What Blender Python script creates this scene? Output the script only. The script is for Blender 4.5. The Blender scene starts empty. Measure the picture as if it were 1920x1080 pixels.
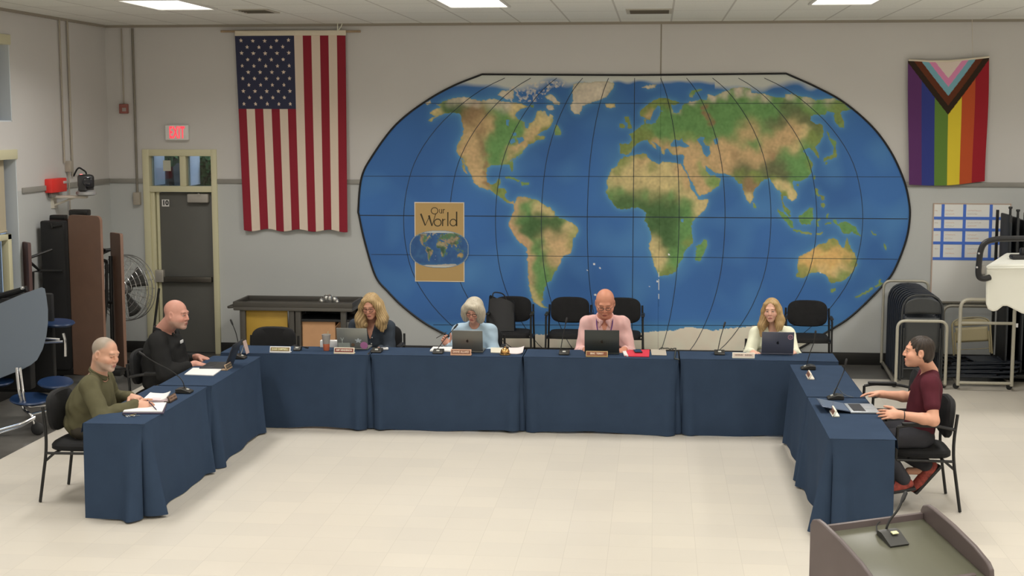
import bpy, bmesh, math, random
import numpy as np
from mathutils import Vector, Matrix, Euler

random.seed(7)
RNG = np.random.default_rng(7)
R = math.radians
sc = bpy.context.scene
COL = sc.collection

# ------------------------------------------------------------------ camera
FPX = 2660.0                       # focal length in pixels of the 1920 px wide frame
PITCH, YAW = R(6.8), R(5.8)
CAM_H = 3.0
cam_d = bpy.data.cameras.new('camera')
cam_d.sensor_width = 36.0
cam_d.lens = FPX / 1920.0 * 36.0
cam_d.clip_end = 200
cam = bpy.data.objects.new('camera', cam_d)
COL.objects.link(cam)
cam.location = (0, 0, CAM_H)
cam.rotation_euler = (R(90) - PITCH, 0, YAW)
sc.camera = cam

# ------------------------------------------------------------------ world, exposure
w = bpy.data.worlds.new('daylight')
sc.world = w
w.use_nodes = True
w.node_tree.nodes['Background'].inputs[0].default_value = (0.74, 0.82, 0.95, 1)
w.node_tree.nodes['Background'].inputs[1].default_value = 1.9
sc.view_settings.view_transform = 'Standard'
sc.view_settings.look = 'None'
sc.view_settings.gamma = 1.0
sc.view_settings.use_curve_mapping = False
sc.view_settings.exposure = 0.0
sc.cycles.use_denoising = True
sc.cycles.max_bounces = 6
sc.cycles.diffuse_bounces = 4
sc.cycles.sample_clamp_indirect = 6.0
sc.cycles.caustics_reflective = False
sc.cycles.caustics_refractive = False

# room (metres; camera above the origin, back wall along X)
YB = 17.55          # back wall
XL = -6.95          # left wall
XR = 7.2            # right wall, outside the frame
YF = -3.0           # wall behind the camera
ZC = 4.17           # ceiling
TT = 0.735          # table height

# ceiling lamps: x, y of the centre
LAMP_POWER = 40.0
LAMP_SPREAD = 150.0
LAMP_COL = (1.0, 0.97, 0.93)
LAMPS = [(x, y) for y in (14.35, 10.6, 6.8, 3.0, -0.8) for x in (-5.0, -1.86, 1.85, 5.2)]

# ------------------------------------------------------------------ pixel of the photograph -> point on a plane
_F = Vector((-math.sin(YAW) * math.cos(PITCH), math.cos(YAW) * math.cos(PITCH), -math.sin(PITCH)))
_RT = Vector((math.cos(YAW), math.sin(YAW), 0))
_UP = _RT.cross(_F)
def P(px, py, x=None, y=None, z=None):
    d = _F + _RT * ((px - 960) / FPX) - _UP * ((py - 540) / FPX)
    if y is not None: t = y / d.y
    elif x is not None: t = x / d.x
    else: t = (z - CAM_H) / d.z
    return Vector((0, 0, CAM_H)) + d * t

# ------------------------------------------------------------------ objects
def tag(o, label=None, cat=None, group=None, kind=None):
    if label: o['label'] = label
    if cat: o['category'] = cat
    if group: o['group'] = group
    if kind: o['kind'] = kind
    return o

def thing(name, label, cat, loc=(0, 0, 0), rz=0.0, group=None):
    o = bpy.data.objects.new(name, None)
    COL.objects.link(o)
    o.empty_display_size = 0.1
    o.location = loc
    o.rotation_euler = (0, 0, rz)
    return tag(o, label, cat, group)

def link_mesh(name, me, mats, parent=None, loc=None):
    o = bpy.data.objects.new(name, me)
    COL.objects.link(o)
    for m in (mats if isinstance(mats, (list, tuple)) else [mats]):
        me.materials.append(m)
    if parent is not None: o.parent = parent
    if loc is not None: o.location = loc
    return o

def copy_tree(o, parent=None):
    c = o.copy()
    COL.objects.link(c)
    if parent is not None: c.parent = parent
    for ch in list(o.children):
        copy_tree(ch, c)
    return c

def np_mesh(name, V, F, smooth=True):
    """mesh from numpy verts (n,3) and quads (m,4)"""
    me = bpy.data.meshes.new(name)
    V = np.asarray(V, np.float32); F = np.asarray(F, np.int32)
    k = F.shape[1]
    me.vertices.add(len(V)); me.vertices.foreach_set('co', V.ravel())
    me.loops.add(F.size); me.loops.foreach_set('vertex_index', F.ravel())
    me.polygons.add(len(F))
    me.polygons.foreach_set('loop_start', np.arange(0, F.size, k, dtype=np.int32))
    me.update(calc_edges=True)
    me.polygons.foreach_set('use_smooth', np.full(len(F), smooth))
    me.validate()
    return me

def set_cols(me, C, name='tint'):
    a = me.color_attributes.new(name, 'FLOAT_COLOR', 'POINT')
    C4 = np.ones((len(me.vertices), 4), np.float32)
    C4[:, :3] = C
    a.data.foreach_set('color', C4.ravel())

class MB:
    """collects boxes, tubes, lathes and prisms into one mesh"""
    def __init__(s): s.v = []; s.f = []; s.mi = []
    def add(s, verts, faces, mi=0, M=None):
        o = len(s.v)
        for q in verts:
            q = Vector(q)
            s.v.append(M @ q if M is not None else q)
        for f in faces:
            s.f.append([i + o for i in f]); s.mi.append(mi)
        return s
    def box(s, c, d, rot=None, bev=0.0, mi=0, seg=2, M=None):
        bm = bmesh.new()
        bmesh.ops.create_cube(bm, size=1.0)
        for v in bm.verts: v.co = Vector((v.co.x * d[0], v.co.y * d[1], v.co.z * d[2]))
        if bev > 0:
            bmesh.ops.bevel(bm, geom=list(bm.edges), offset=min(bev, min(d) * 0.49), segments=seg, affect='EDGES', profile=0.5)
        bm.verts.index_update()
        T = Matrix.Translation(Vector(c))
        if rot is not None:
            T = T @ (rot.to_matrix().to_4x4() if isinstance(rot, Euler) else rot.to_4x4())
        if M is not None: T = M @ T
        s.add([v.co.copy() for v in bm.verts], [[v.index for v in f.verts] for f in bm.faces], mi, T)
        bm.free()
        return s
    def b2(s, a, b, bev=0.0, mi=0):
        a, b = Vector(a), Vector(b)
        return s.box((a + b) / 2, [abs(q) for q in (b - a)], None, bev, mi)
    def tube(s, pts, r, seg=8, mi=0, cap=True, closed=False, M=None, flat=1.0):
        pts = [Vector(p) for p in pts]
        n = len(pts)
        rs = r if isinstance(r, (list, tuple)) else [r] * n
        V = []; Fc = []
        tprev = None; nrm = None
        for i, p in enumerate(pts):
            if closed: t = pts[(i + 1) % n] - pts[i - 1]
            else: t = pts[min(i + 1, n - 1)] - pts[max(i - 1, 0)]
            t = t.normalized() if t.length > 1e-9 else Vector((0, 0, 1))
            if nrm is None:
                nrm = t.cross(Vector((0, 0, 1)))
                if nrm.length < 1e-3: nrm = t.cross(Vector((0, 1, 0)))
                nrm.normalize()
            else:
                nrm = (nrm - t * nrm.dot(t))
                if nrm.length < 1e-6: nrm = t.orthogonal()
                nrm.normalize()
            b = t.cross(nrm)
            for k in range(seg):
                a = 2 * math.pi * k / seg
                V.append(p + nrm * (math.cos(a) * rs[i]) + b * (math.sin(a) * rs[i] * flat))
        m = n if closed else n - 1
        for i in range(m):
            for k in range(seg):
                j = (i + 1) % n
                Fc.append([i * seg + k, i * seg + (k + 1) % seg, j * seg + (k + 1) % seg, j * seg + k])
        if cap and not closed:
            Fc.append(list(range(seg))[::-1]); Fc.append([(n - 1) * seg + k for k in range(seg)])
        return s.add(V, Fc, mi, M)
    def lathe(s, prof, seg=24, mi=0, M=None, cap=True):
        V = []; Fc = []
        for r, z in prof:
            for k in range(seg):
                a = 2 * math.pi * k / seg
                V.append((r * math.cos(a), r * math.sin(a), z))
        for i in range(len(prof) - 1):
            for k in range(seg):
                Fc.append([i * seg + k, i * seg + (k + 1) % seg, (i + 1) * seg + (k + 1) % seg, (i + 1) * seg + k])
        if cap:
            Fc.append(list(range(seg))[::-1]); Fc.append([(len(prof) - 1) * seg + k for k in range(seg)])
        return s.add(V, Fc, mi, M)
    def prism(s, poly, d0, d1, M=None, mi=0):
        """polygon in local XY, extruded along local Z from d0 to d1"""
        n = len(poly)
        V = [(p[0], p[1], d0) for p in poly] + [(p[0], p[1], d1) for p in poly]
        Fc = [list(range(n))[::-1], [n + i for i in range(n)]]
        Fc += [[i, (i + 1) % n, n + (i + 1) % n, n + i] for i in range(n)]
        return s.add(V, Fc, mi, M)
    def build(s, name, mats, parent=None, loc=None, sharp=35, smooth=True):
        me = bpy.data.meshes.new(name)
        off = Vector(loc) if loc is not None else Vector((0, 0, 0))
        me.from_pydata([tuple(v - off) for v in s.v], [], s.f)
        me.polygons.foreach_set('material_index', s.mi)
        me.update()
        bm = bmesh.new(); bm.from_mesh(me)
        bmesh.ops.recalc_face_normals(bm, faces=bm.faces)
        bm.to_mesh(me); bm.free()
        if smooth:
            me.shade_smooth()
            me.set_sharp_from_angle(angle=R(sharp))
        return link_mesh(name, me, mats, parent, loc)

def arc(c, r, a0, a1, n, u=Vector((1, 0, 0)), v=Vector((0, 0, 1))):
    return [Vector(c) + u * (r * math.cos(a0 + (a1 - a0) * i / n)) + v * (r * math.sin(a0 + (a1 - a0) * i / n)) for i in range(n + 1)]

def fillet(pts, r, n=5):
    """round the corners of a polyline"""
    pts = [Vector(p) for p in pts]
    out = [pts[0]]
    for i in range(1, len(pts) - 1):
        a, b, c = pts[i - 1], pts[i], pts[i + 1]
        d1 = (a - b); d2 = (c - b)
        rr = min(r, d1.length * 0.49, d2.length * 0.49)
        p0 = b + d1.normalized() * rr; p1 = b + d2.normalized() * rr
        for k in range(n + 1):
            t = k / n
            out.append(p0 * (1 - t) ** 2 + b * (2 * t * (1 - t)) + p1 * t * t)
    out.append(pts[-1])
    return out

# ------------------------------------------------------------------ materials
def lin(c):
    return tuple(((v / 255) / 12.92 if v / 255 <= 0.04045 else ((v / 255 + 0.055) / 1.055) ** 2.4) for v in c)
def alb(c, e=0.5, hi=0.9):
    return tuple(min(hi, max(0.003, q / e)) for q in lin(c))

MATS = {}
def mat(name, col, rough=0.6, metal=0.0, noise=0.0, nscale=20.0, bump=0.0, bscale=200.0, emit=None, estr=0.0, spec=0.5, tint=False, trans=0.0, alpha=1.0):
    if name in MATS: return MATS[name]
    m = bpy.data.materials.new(name); m.use_nodes = True
    nt = m.node_tree; b = nt.nodes['Principled BSDF']
    b.inputs['Base Color'].default_value = (*col, 1)
    b.inputs['Roughness'].default_value = rough
    b.inputs['Metallic'].default_value = metal
    b.inputs['Specular IOR Level'].default_value = spec
    if trans: b.inputs['Transmission Weight'].default_value = trans
    if alpha < 1: b.inputs['Alpha'].default_value = alpha
    if emit is not None:
        b.inputs['Emission Color'].default_value = (*emit, 1); b.inputs['Emission Strength'].default_value = estr
    src = None
    if tint:
        a = nt.nodes.new('ShaderNodeAttribute'); a.attribute_name = 'tint'
        src = a.outputs['Color']
    tc = nt.nodes.new('ShaderNodeTexCoord')
    if noise > 0:
        n = nt.nodes.new('ShaderNodeTexNoise'); n.inputs['Scale'].default_value = nscale; n.inputs['Detail'].default_value = 4
        nt.links.new(tc.outputs['Object'], n.inputs['Vector'])
        mr = nt.nodes.new('ShaderNodeMapRange')
        mr.inputs['From Min'].default_value = 0.3; mr.inputs['From Max'].default_value = 0.7
        mr.inputs['To Min'].default_value = 1 - noise; mr.inputs['To Max'].default_value = 1 + noise
        nt.links.new(n.outputs['Fac'], mr.inputs['Value'])
        mx = nt.nodes.new('ShaderNodeVectorMath'); mx.operation = 'SCALE'
        if src is not None: nt.links.new(src, mx.inputs[0])
        else: mx.inputs[0].default_value = col
        nt.links.new(mr.outputs['Result'], mx.inputs['Scale'])
        src = mx.outputs['Vector']
    if src is not None: nt.links.new(src, b.inputs['Base Color'])
    if bump > 0:
        n2 = nt.nodes.new('ShaderNodeTexNoise'); n2.inputs['Scale'].default_value = bscale; n2.inputs['Detail'].default_value = 3
        nt.links.new(tc.outputs['Object'], n2.inputs['Vector'])
        bp = nt.nodes.new('ShaderNodeBump'); bp.inputs['Strength'].default_value = bump; bp.inputs['Distance'].default_value = 0.004
        nt.links.new(n2.outputs['Fac'], bp.inputs['Height'])
        nt.links.new(bp.outputs['Normal'], b.inputs['Normal'])
    MATS[name] = m
    return m

def text_mesh(body, size, bold=0.0, depth=0.001, align='CENTER', spacing=1.0):
    cu = bpy.data.curves.new('txt', 'FONT')
    cu.body = body; cu.size = size; cu.align_x = align; cu.align_y = 'CENTER'
    cu.offset = bold; cu.extrude = depth; cu.space_character = spacing
    cu.resolution_u = 3
    o = bpy.data.objects.new('txt', cu); COL.objects.link(o)
    dg = bpy.context.evaluated_depsgraph_get(); dg.update()
    me = bpy.data.meshes.new_from_object(o.evaluated_get(dg))
    bpy.data.objects.remove(o); bpy.data.curves.remove(cu)
    V = [v.co.copy() for v in me.vertices]; Fc = [list(p.vertices) for p in me.polygons]
    bpy.data.meshes.remove(me)
    return V, Fc

BLACK = mat('black_metal', (0.012, 0.012, 0.012), 0.45)
BLACKP = mat('black_plastic', (0.014, 0.014, 0.015), 0.5)
FABRIC = mat('black_fabric', (0.011, 0.011, 0.012), 0.9, bump=0.3, bscale=400, noise=0.15)
CHROME = mat('chrome', (0.75, 0.75, 0.76), 0.18, 1.0)
STEEL = mat('grey_steel', (0.36, 0.35, 0.33), 0.4, 0.6)
GALV = mat('galvanised_steel', (0.42, 0.41, 0.39), 0.45, 0.3)
CREAM = mat('cream_paint', alb((178, 174, 146), 0.60), 0.5)
PAPER = mat('white_paper', (0.85, 0.84, 0.82), 0.7)
# ================================================================== the room
def struct(o):
    o['kind'] = 'structure'
    return o

# walls: warm grey above the rail, cooler grey below, faint roller texture
RAIL_Z = 2.215
def wall_material(name, above, below, zsplit):
    m = bpy.data.materials.new(name); m.use_nodes = True
    nt = m.node_tree; b = nt.nodes['Principled BSDF']; b.inputs['Roughness'].default_value = 0.55
    g = nt.nodes.new('ShaderNodeNewGeometry'); s = nt.nodes.new('ShaderNodeSeparateXYZ')
    nt.links.new(g.outputs['Position'], s.inputs[0])
    gt = nt.nodes.new('ShaderNodeMath'); gt.operation = 'GREATER_THAN'; gt.inputs[1].default_value = zsplit
    nt.links.new(s.outputs['Z'], gt.inputs[0])
    mx = nt.nodes.new('ShaderNodeMix'); mx.data_type = 'RGBA'
    mx.inputs['A'].default_value = (*below, 1); mx.inputs['B'].default_value = (*above, 1)
    nt.links.new(gt.outputs[0], mx.inputs['Factor'])
    n = nt.nodes.new('ShaderNodeTexNoise'); n.inputs['Scale'].default_value = 1.3; n.inputs['Detail'].default_value = 5
    nt.links.new(g.outputs['Position'], n.inputs['Vector'])
    mr = nt.nodes.new('ShaderNodeMapRange'); mr.inputs['To Min'].default_value = 0.96; mr.inputs['To Max'].default_value = 1.04
    nt.links.new(n.outputs['Fac'], mr.inputs['Value'])
    vm = nt.nodes.new('ShaderNodeVectorMath'); vm.operation = 'SCALE'
    nt.links.new(mx.outputs['Result'], vm.inputs[0]); nt.links.new(mr.outputs['Result'], vm.inputs['Scale'])
    nt.links.new(vm.outputs['Vector'], b.inputs['Base Color'])
    return m
WALL = wall_material('painted_wall', alb((157, 155, 153), 0.48), alb((152, 154, 153), 0.52), RAIL_Z)

def wall_with_holes(name, u0, u1, z0, z1, holes, fix, axis, thick, matl):
    """wall in the plane axis=fix; holes as (u0, u1, z0, z1); solid of the given thickness behind the plane"""
    us = sorted({u0, u1, *[h[0] for h in holes], *[h[1] for h in holes]})
    zs = sorted({z0, z1, *[h[2] for h in holes], *[h[3] for h in holes]})
    mb = MB()
    for i in range(len(us) - 1):
        for j in range(len(zs) - 1):
            uc, zc = (us[i] + us[i + 1]) / 2, (zs[j] + zs[j + 1]) / 2
            if any(h[0] < uc < h[1] and h[2] < zc < h[3] for h in holes): continue
            if axis == 'y': mb.b2((us[i], fix, zs[j]), (us[i + 1], fix + thick, zs[j + 1]))
            else: mb.b2((fix, us[i], zs[j]), (fix - thick, us[i + 1], zs[j + 1]))
    return struct(mb.build(name, matl, smooth=False))

# door opening in the back wall (frame outer edge, from the photograph)
DX0 = P(268, 300, y=YB).x; DX1 = P(409, 400, y=YB).x
DZT = P(340, 280, y=YB).z
wall_with_holes('wall_back', XL - 0.2, XR + 0.2, 0, ZC + 0.2, [(DX0 + 0.02, DX1 - 0.02, 0.0, DZT - 0.02)], YB, 'y', 0.2, WALL)
# windows in the left wall: the frames run out of the picture on the left
WY1 = P(33, 360, x=XL).y
WIN_UP = (WY1 - 2.4, P(17, 80, x=XL).y, P(9, 228, x=XL).z, P(9, 68, x=XL).z)
WIN_LO = (WY1 - 2.4, WY1, 0.95, P(20, 284, x=XL).z)
wall_with_holes('wall_left', YF - 0.2, YB, 0, ZC + 0.2, [WIN_UP, WIN_LO], XL, 'x', 0.22, WALL)
struct(MB().b2((XR, YF - 0.2, 0), (XR + 0.2, YB, ZC + 0.2)).build('wall_right', WALL))
struct(MB().b2((XL, YF - 0.2, 0), (XR, YF, ZC + 0.2)).build('wall_front', WALL))

# floor: beige vinyl tiles with a dark grey border along the walls
BORD_X = P(45, 838, z=0).x
BORD_Y = P(1640, 711, z=0).y
def floor_material():
    m = bpy.data.materials.new('vinyl_tiles'); m.use_nodes = True
    nt = m.node_tree; b = nt.nodes['Principled BSDF']
    b.inputs['Roughness'].default_value = 0.32; b.inputs['Specular IOR Level'].default_value = 0.35
    g = nt.nodes.new('ShaderNodeNewGeometry')
    s = nt.nodes.new('ShaderNodeSeparateXYZ'); nt.links.new(g.outputs['Position'], s.inputs[0])
    br = nt.nodes.new('ShaderNodeTexBrick'); br.offset = 0.0
    br.inputs['Scale'].default_value = 1.0
    br.inputs['Brick Width'].default_value = 0.305; br.inputs['Row Height'].default_value = 0.305
    br.inputs['Mortar Size'].default_value = 0.0018; br.inputs['Mortar Smooth'].default_value = 0.3
    br.inputs['Color1'].default_value = (0.70, 0.65, 0.565, 1)
    br.inputs['Color2'].default_value = (0.66, 0.615, 0.54, 1)
    br.inputs['Mortar'].default_value = (0.57, 0.525, 0.455, 1)
    nt.links.new(g.outputs['Position'], br.inputs['Vector'])
    n = nt.nodes.new('ShaderNodeTexNoise'); n.inputs['Scale'].default_value = 0.9; n.inputs['Detail'].default_value = 6
    nt.links.new(g.outputs['Position'], n.inputs['Vector'])
    mr = nt.nodes.new('ShaderNodeMapRange'); mr.inputs['To Min'].default_value = 0.93; mr.inputs['To Max'].default_value = 1.05
    nt.links.new(n.outputs['Fac'], mr.inputs['Value'])
    vm = nt.nodes.new('ShaderNodeVectorMath'); vm.operation = 'SCALE'
    nt.links.new(br.outputs['Color'], vm.inputs[0]); nt.links.new(mr.outputs['Result'], vm.inputs['Scale'])
    ng = nt.nodes.new('ShaderNodeTexNoise'); ng.inputs['Scale'].default_value = 3.0; ng.inputs['Detail'].default_value = 5
    nt.links.new(g.outputs['Position'], ng.inputs['Vector'])
    cr = nt.nodes.new('ShaderNodeValToRGB')
    cr.color_ramp.elements[0].color = (0.085, 0.08, 0.072, 1); cr.color_ramp.elements[1].color = (0.14, 0.132, 0.12, 1)
    cr.color_ramp.elements[0].position = 0.35; cr.color_ramp.elements[1].position = 0.65
    nt.links.new(ng.outputs['Fac'], cr.inputs['Fac'])
    lx = nt.nodes.new('ShaderNodeMath'); lx.operation = 'LESS_THAN'; lx.inputs[1].default_value = BORD_X
    nt.links.new(s.outputs['X'], lx.inputs[0])
    gy = nt.nodes.new('ShaderNodeMath'); gy.operation = 'GREATER_THAN'; gy.inputs[1].default_value = BORD_Y
    nt.links.new(s.outputs['Y'], gy.inputs[0])
    mxm = nt.nodes.new('ShaderNodeMath'); mxm.operation = 'MAXIMUM'
    nt.links.new(lx.outputs[0], mxm.inputs[0]); nt.links.new(gy.outputs[0], mxm.inputs[1])
    mx = nt.nodes.new('ShaderNodeMix'); mx.data_type = 'RGBA'
    nt.links.new(mxm.outputs[0], mx.inputs['Factor'])
    nt.links.new(vm.outputs['Vector'], mx.inputs['A']); nt.links.new(cr.outputs['Color'], mx.inputs['B'])
    nt.links.new(mx.outputs['Result'], b.inputs['Base Color'])
    return m
struct(MB().b2((XL - 0.2, YF - 0.2, -0.15), (XR + 0.2, YB + 0.2, 0)).build('floor', floor_material(), smooth=False))

# ceiling: suspended tiles 0.61 x 1.22
def ceiling_material():
    m = bpy.data.materials.new('ceiling_tiles'); m.use_nodes = True
    nt = m.node_tree; b = nt.nodes['Principled BSDF']; b.inputs['Roughness'].default_value = 0.9
    g = nt.nodes.new('ShaderNodeNewGeometry')
    mp = nt.nodes.new('ShaderNodeMapping'); mp.inputs['Location'].default_value = (0.455, 0.05, 0)
    nt.links.new(g.outputs['Position'], mp.inputs['Vector'])
    br = nt.nodes.new('ShaderNodeTexBrick'); br.offset = 0.0
    br.inputs['Scale'].default_value = 1.0
    br.inputs['Brick Width'].default_value = 0.61; br.inputs['Row Height'].default_value = 1.22
    br.inputs['Mortar Size'].default_value = 0.011; br.inputs['Mortar Smooth'].default_value = 0.1
    br.inputs['Color1'].default_value = (0.88, 0.88, 0.82, 1); br.inputs['Color2'].default_value = (0.84, 0.84, 0.78, 1)
    br.inputs['Mortar'].default_value = (0.60, 0.585, 0.53, 1)
    nt.links.new(mp.outputs['Vector'], br.inputs['Vector'])
    n = nt.nodes.new('ShaderNodeTexNoise'); n.inputs['Scale'].default_value = 60; n.inputs['Detail'].default_value = 3
    nt.links.new(g.outputs['Position'], n.inputs['Vector'])
    mr = nt.nodes.new('ShaderNodeMapRange'); mr.inputs['To Min'].default_value = 0.88; mr.inputs['To Max'].default_value = 1.1
    nt.links.new(n.outputs['Fac'], mr.inputs['Value'])
    vm = nt.nodes.new('ShaderNodeVectorMath'); vm.operation = 'SCALE'
    nt.links.new(br.outputs['Color'], vm.inputs[0]); nt.links.new(mr.outputs['Result'], vm.inputs['Scale'])
    nt.links.new(vm.outputs['Vector'], b.inputs['Base Color'])
    return m
struct(MB().b2((XL - 0.2, YF - 0.2, ZC), (XR + 0.2, YB + 0.2, ZC + 0.15)).build('ceiling', ceiling_material(), smooth=False))

# ---- ceiling lamps (recessed 2 x 4 ft troffers)
LAMP_FRAME = mat('lamp_frame', (0.75, 0.74, 0.70), 0.5)
LAMP_EM = mat('lamp_diffuser', (0.9, 0.9, 0.88), 0.6, emit=(1.0, 0.97, 0.88), estr=2.6)
visible = {(-5.0, 14.35): 'fluorescent ceiling panel above the left side, over the grey door',
           (-1.86, 14.35): 'fluorescent ceiling panel nearest the middle, above the world map',
           (1.85, 14.35): 'fluorescent ceiling panel above the right side, towards the rainbow flag'}
for i, (x, y) in enumerate(LAMPS):
    lb = visible.get((x, y), 'fluorescent ceiling panel farther forward in the hall, over the open floor')
    t = thing('ceiling_light', lb, 'ceiling light', (x, y, ZC), group='fluorescent ceiling panels')
    mb = MB()
    for sx in (-1, 1): mb.box((sx * 0.315, 0, -0.008), (0.03, 1.25, 0.02), bev=0.004)
    for sy in (-1, 1): mb.box((0, sy * 0.61, -0.008), (0.6, 0.03, 0.02), bev=0.004)
    mb.build('frame', LAMP_FRAME, t)
    MB().box((0, 0, -0.003), (0.6, 1.19, 0.01)).build('diffuser', LAMP_EM, t)
    ld = bpy.data.lights.new('lamp', 'AREA'); ld.shape = 'RECTANGLE'; ld.size = 0.58; ld.size_y = 1.16
    ld.spread = R(LAMP_SPREAD); ld.energy = LAMP_POWER; ld.color = LAMP_COL
    lo = bpy.data.objects.new('lamp', ld); COL.objects.link(lo); lo.parent = t; lo.location = (0, 0, -0.03)

# ---- vents
VENT = mat('vent_dark', (0.10, 0.085, 0.06), 0.6)
VFR = mat('vent_frame', (0.50, 0.47, 0.40), 0.6)
def vent(px0, px1, pya, pyb, lb, fr=VFR, nsl=6):
    a = P(px0, pyb, z=ZC); b = P(px1, pyb, z=ZC); c = P((px0 + px1) / 2, pya, z=ZC)
    cx, y0, y1 = (a.x + b.x) / 2, a.y, c.y
    w, d = b.x - a.x, abs(y1 - y0)
    t = thing('ceiling_vent', lb, 'vent', (cx, (y0 + y1) / 2, ZC), group='ceiling vents')
    mb = MB()
    for s in (-1, 1):
        mb.box((s * (w / 2 + .02), 0, -0.006), (0.04, d + .08, 0.012)); mb.box((0, s * (d / 2 + .02), -0.006), (w, 0.04, 0.012))
    mb.build('frame', fr, t)
    MB().box((0, 0, -0.002), (w, d, 0.006)).build('grille', VENT, t)
    for k in range(nsl):
        MB().box((0, -d / 2 + (k + .5) * d / nsl, -0.008), (w, 0.012, 0.012), rot=Euler((R(35), 0, 0))).build('slat', VENT, t)
vent(1182, 1254, 17, 24, 'dark louvred ceiling vent above the map, between the middle and right ceiling panels')
vent(466, 518, 17, 23, 'dark square ceiling vent above the striped flag, left of the hanging rope', nsl=4)

# ---- rails, base, joint
RAIL = mat('grey_rail', alb((112, 110, 105), 0.5), 0.5)
BASE = mat('black_base', (0.022, 0.021, 0.02), 0.45)
for n, a, b in (('trim_1', XL, DX0), ('trim_2', DX1, P(676, 341, y=YB).x), ('trim_8', P(1697, 342, y=YB).x, XR)):
    struct(MB().b2((a, YB - 0.022, RAIL_Z - 0.028), (b, YB, RAIL_Z + 0.028), bev=0.006).build(n, RAIL))
struct(MB().b2((XL, WY1 + 0.1, RAIL_Z - 0.03), (XL + 0.022, YB - 0.022, RAIL_Z + 0.03), bev=0.006).build('trim_3', RAIL))
for n, a, b in (('baseboard_back', DX1, XR), ('baseboard_corner', XL, DX0)):
    struct(MB().b2((a, YB - 0.02, 0), (b, YB, 0.15), bev=0.005).build(n, BASE))
struct(MB().b2((XL, YF, 0), (XL + 0.02, YB - 0.02, 0.15), bev=0.005).build('baseboard_left', BASE))
JOINT = mat('wall_joint', alb((116, 110, 100), 0.5), 0.6)
xj = P(1239.5, 90, y=YB).x
struct(MB().b2((xj - 0.008, YB - 0.004, P(1239, 140, y=YB).z), (xj + 0.008, YB, ZC)).build('trim_4', JOINT))
# lip of plasterboard at the corner, over the conduit
TRIMW = mat('wall_angle', alb((118, 112, 102), 0.5), 0.7)
struct(MB().b2((XL, YB - 0.03, ZC - 0.03), (XR, YB, ZC)).build('trim_5', TRIMW))
struct(MB().b2((XL, YF, ZC - 0.03), (XL + 0.03, YB - .03, ZC)).build('trim_6', TRIMW))

# ---- windows in the left wall
GLASS = mat('window_glass', (0.75, 0.85, 0.95), 0.03, trans=1.0)
SHADE = mat('roller_shade', alb((138, 130, 112), 0.5), 0.8)
REV = mat('daylit_reveal', (.74, .80, .86), .5)  # pale blue colour stands in for daylight falling on the reveals
def window(name, rect, shade_to, sash=None):
    """deep opening: cream head, reveal with daylight put into its pale colour on the far side, glass and roller shade set back"""
    y0, y1, z0, z1 = rect
    mb = MB()
    hw_ = .085
    mb.b2((XL - 0.16, y0, z1 - hw_), (XL + 0.02, y1, z1 + .02), bev=.004)
    mb.b2((XL - 0.20, y0, z0), (XL - 0.06, y0 + .07, z1 - hw_), bev=.004)
    ym = (y0 + y1) / 2
    mb.b2((XL - 0.18, ym - .03, z0), (XL - 0.11, ym + .03, z1 - hw_), bev=.004)
    if sash is not None:
        ys, zs = sash
        mb.b2((XL - 0.10, y0, zs - .06), (XL - 0.02, ys, zs), bev=.004)
        mb.b2((XL - 0.10, ys - .085, z0), (XL - 0.02, ys, zs), bev=.004)
        mb.b2((XL - 0.10, y0, z0), (XL - 0.02, ys, z0 + .08), bev=.004)
    o = struct(mb.build(name, CREAM))
    MB().b2((XL - 0.215, y1 - .012, z0), (XL - .004, y1, z1 - hw_)).b2((XL - .215, y0, z0), (XL - .004, y1, z0 + .012)).build('reveal', REV, o)
    MB().b2((XL - 0.15, y0 + .07, z0 + .02), (XL - 0.145, y1 - .012, z1 - hw_)).build('pane', GLASS, o)
    if shade_to is not None:
        ysh = y1 - .16
        MB().b2((XL - 0.075, y0 + .07, shade_to), (XL - 0.07, ysh, z1 - hw_)).tube([(XL - .072, y0 + .07, shade_to), (XL - .072, ysh, shade_to)], .014).build('roller_shade', SHADE, o)
    return o
window('window_1', WIN_UP, P(9, 150, x=XL).z)
window('window_2', WIN_LO, P(20, 434, x=XL).z, (P(25, 440, x=XL).y, P(15, 440, x=XL).z))
# ---- door in the back wall
fw = 0.085
zdh = P(345, 360, y=YB).z                     # door head
ztl = P(340, 349, y=YB).z
mb = MB()
mb.b2((DX0, YB - .03, 0), (DX0 + fw, YB + .14, DZT), bev=.005)
mb.b2((DX1 - fw * .85, YB - .03, 0), (DX1, YB + .14, DZT), bev=.005)
mb.b2((DX0 + .002, YB - .027, DZT - fw), (DX1 - .002, YB + .137, DZT - .002), bev=.005)
mb.b2((DX0 + .003, YB - .026, zdh), (DX1 - .003, YB + .136, ztl), bev=.005)
xm = P(343, 320, y=YB).x
mb.b2((xm - .04, YB - .01, ztl), (xm + .04, YB + .12, DZT), bev=.005)
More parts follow.
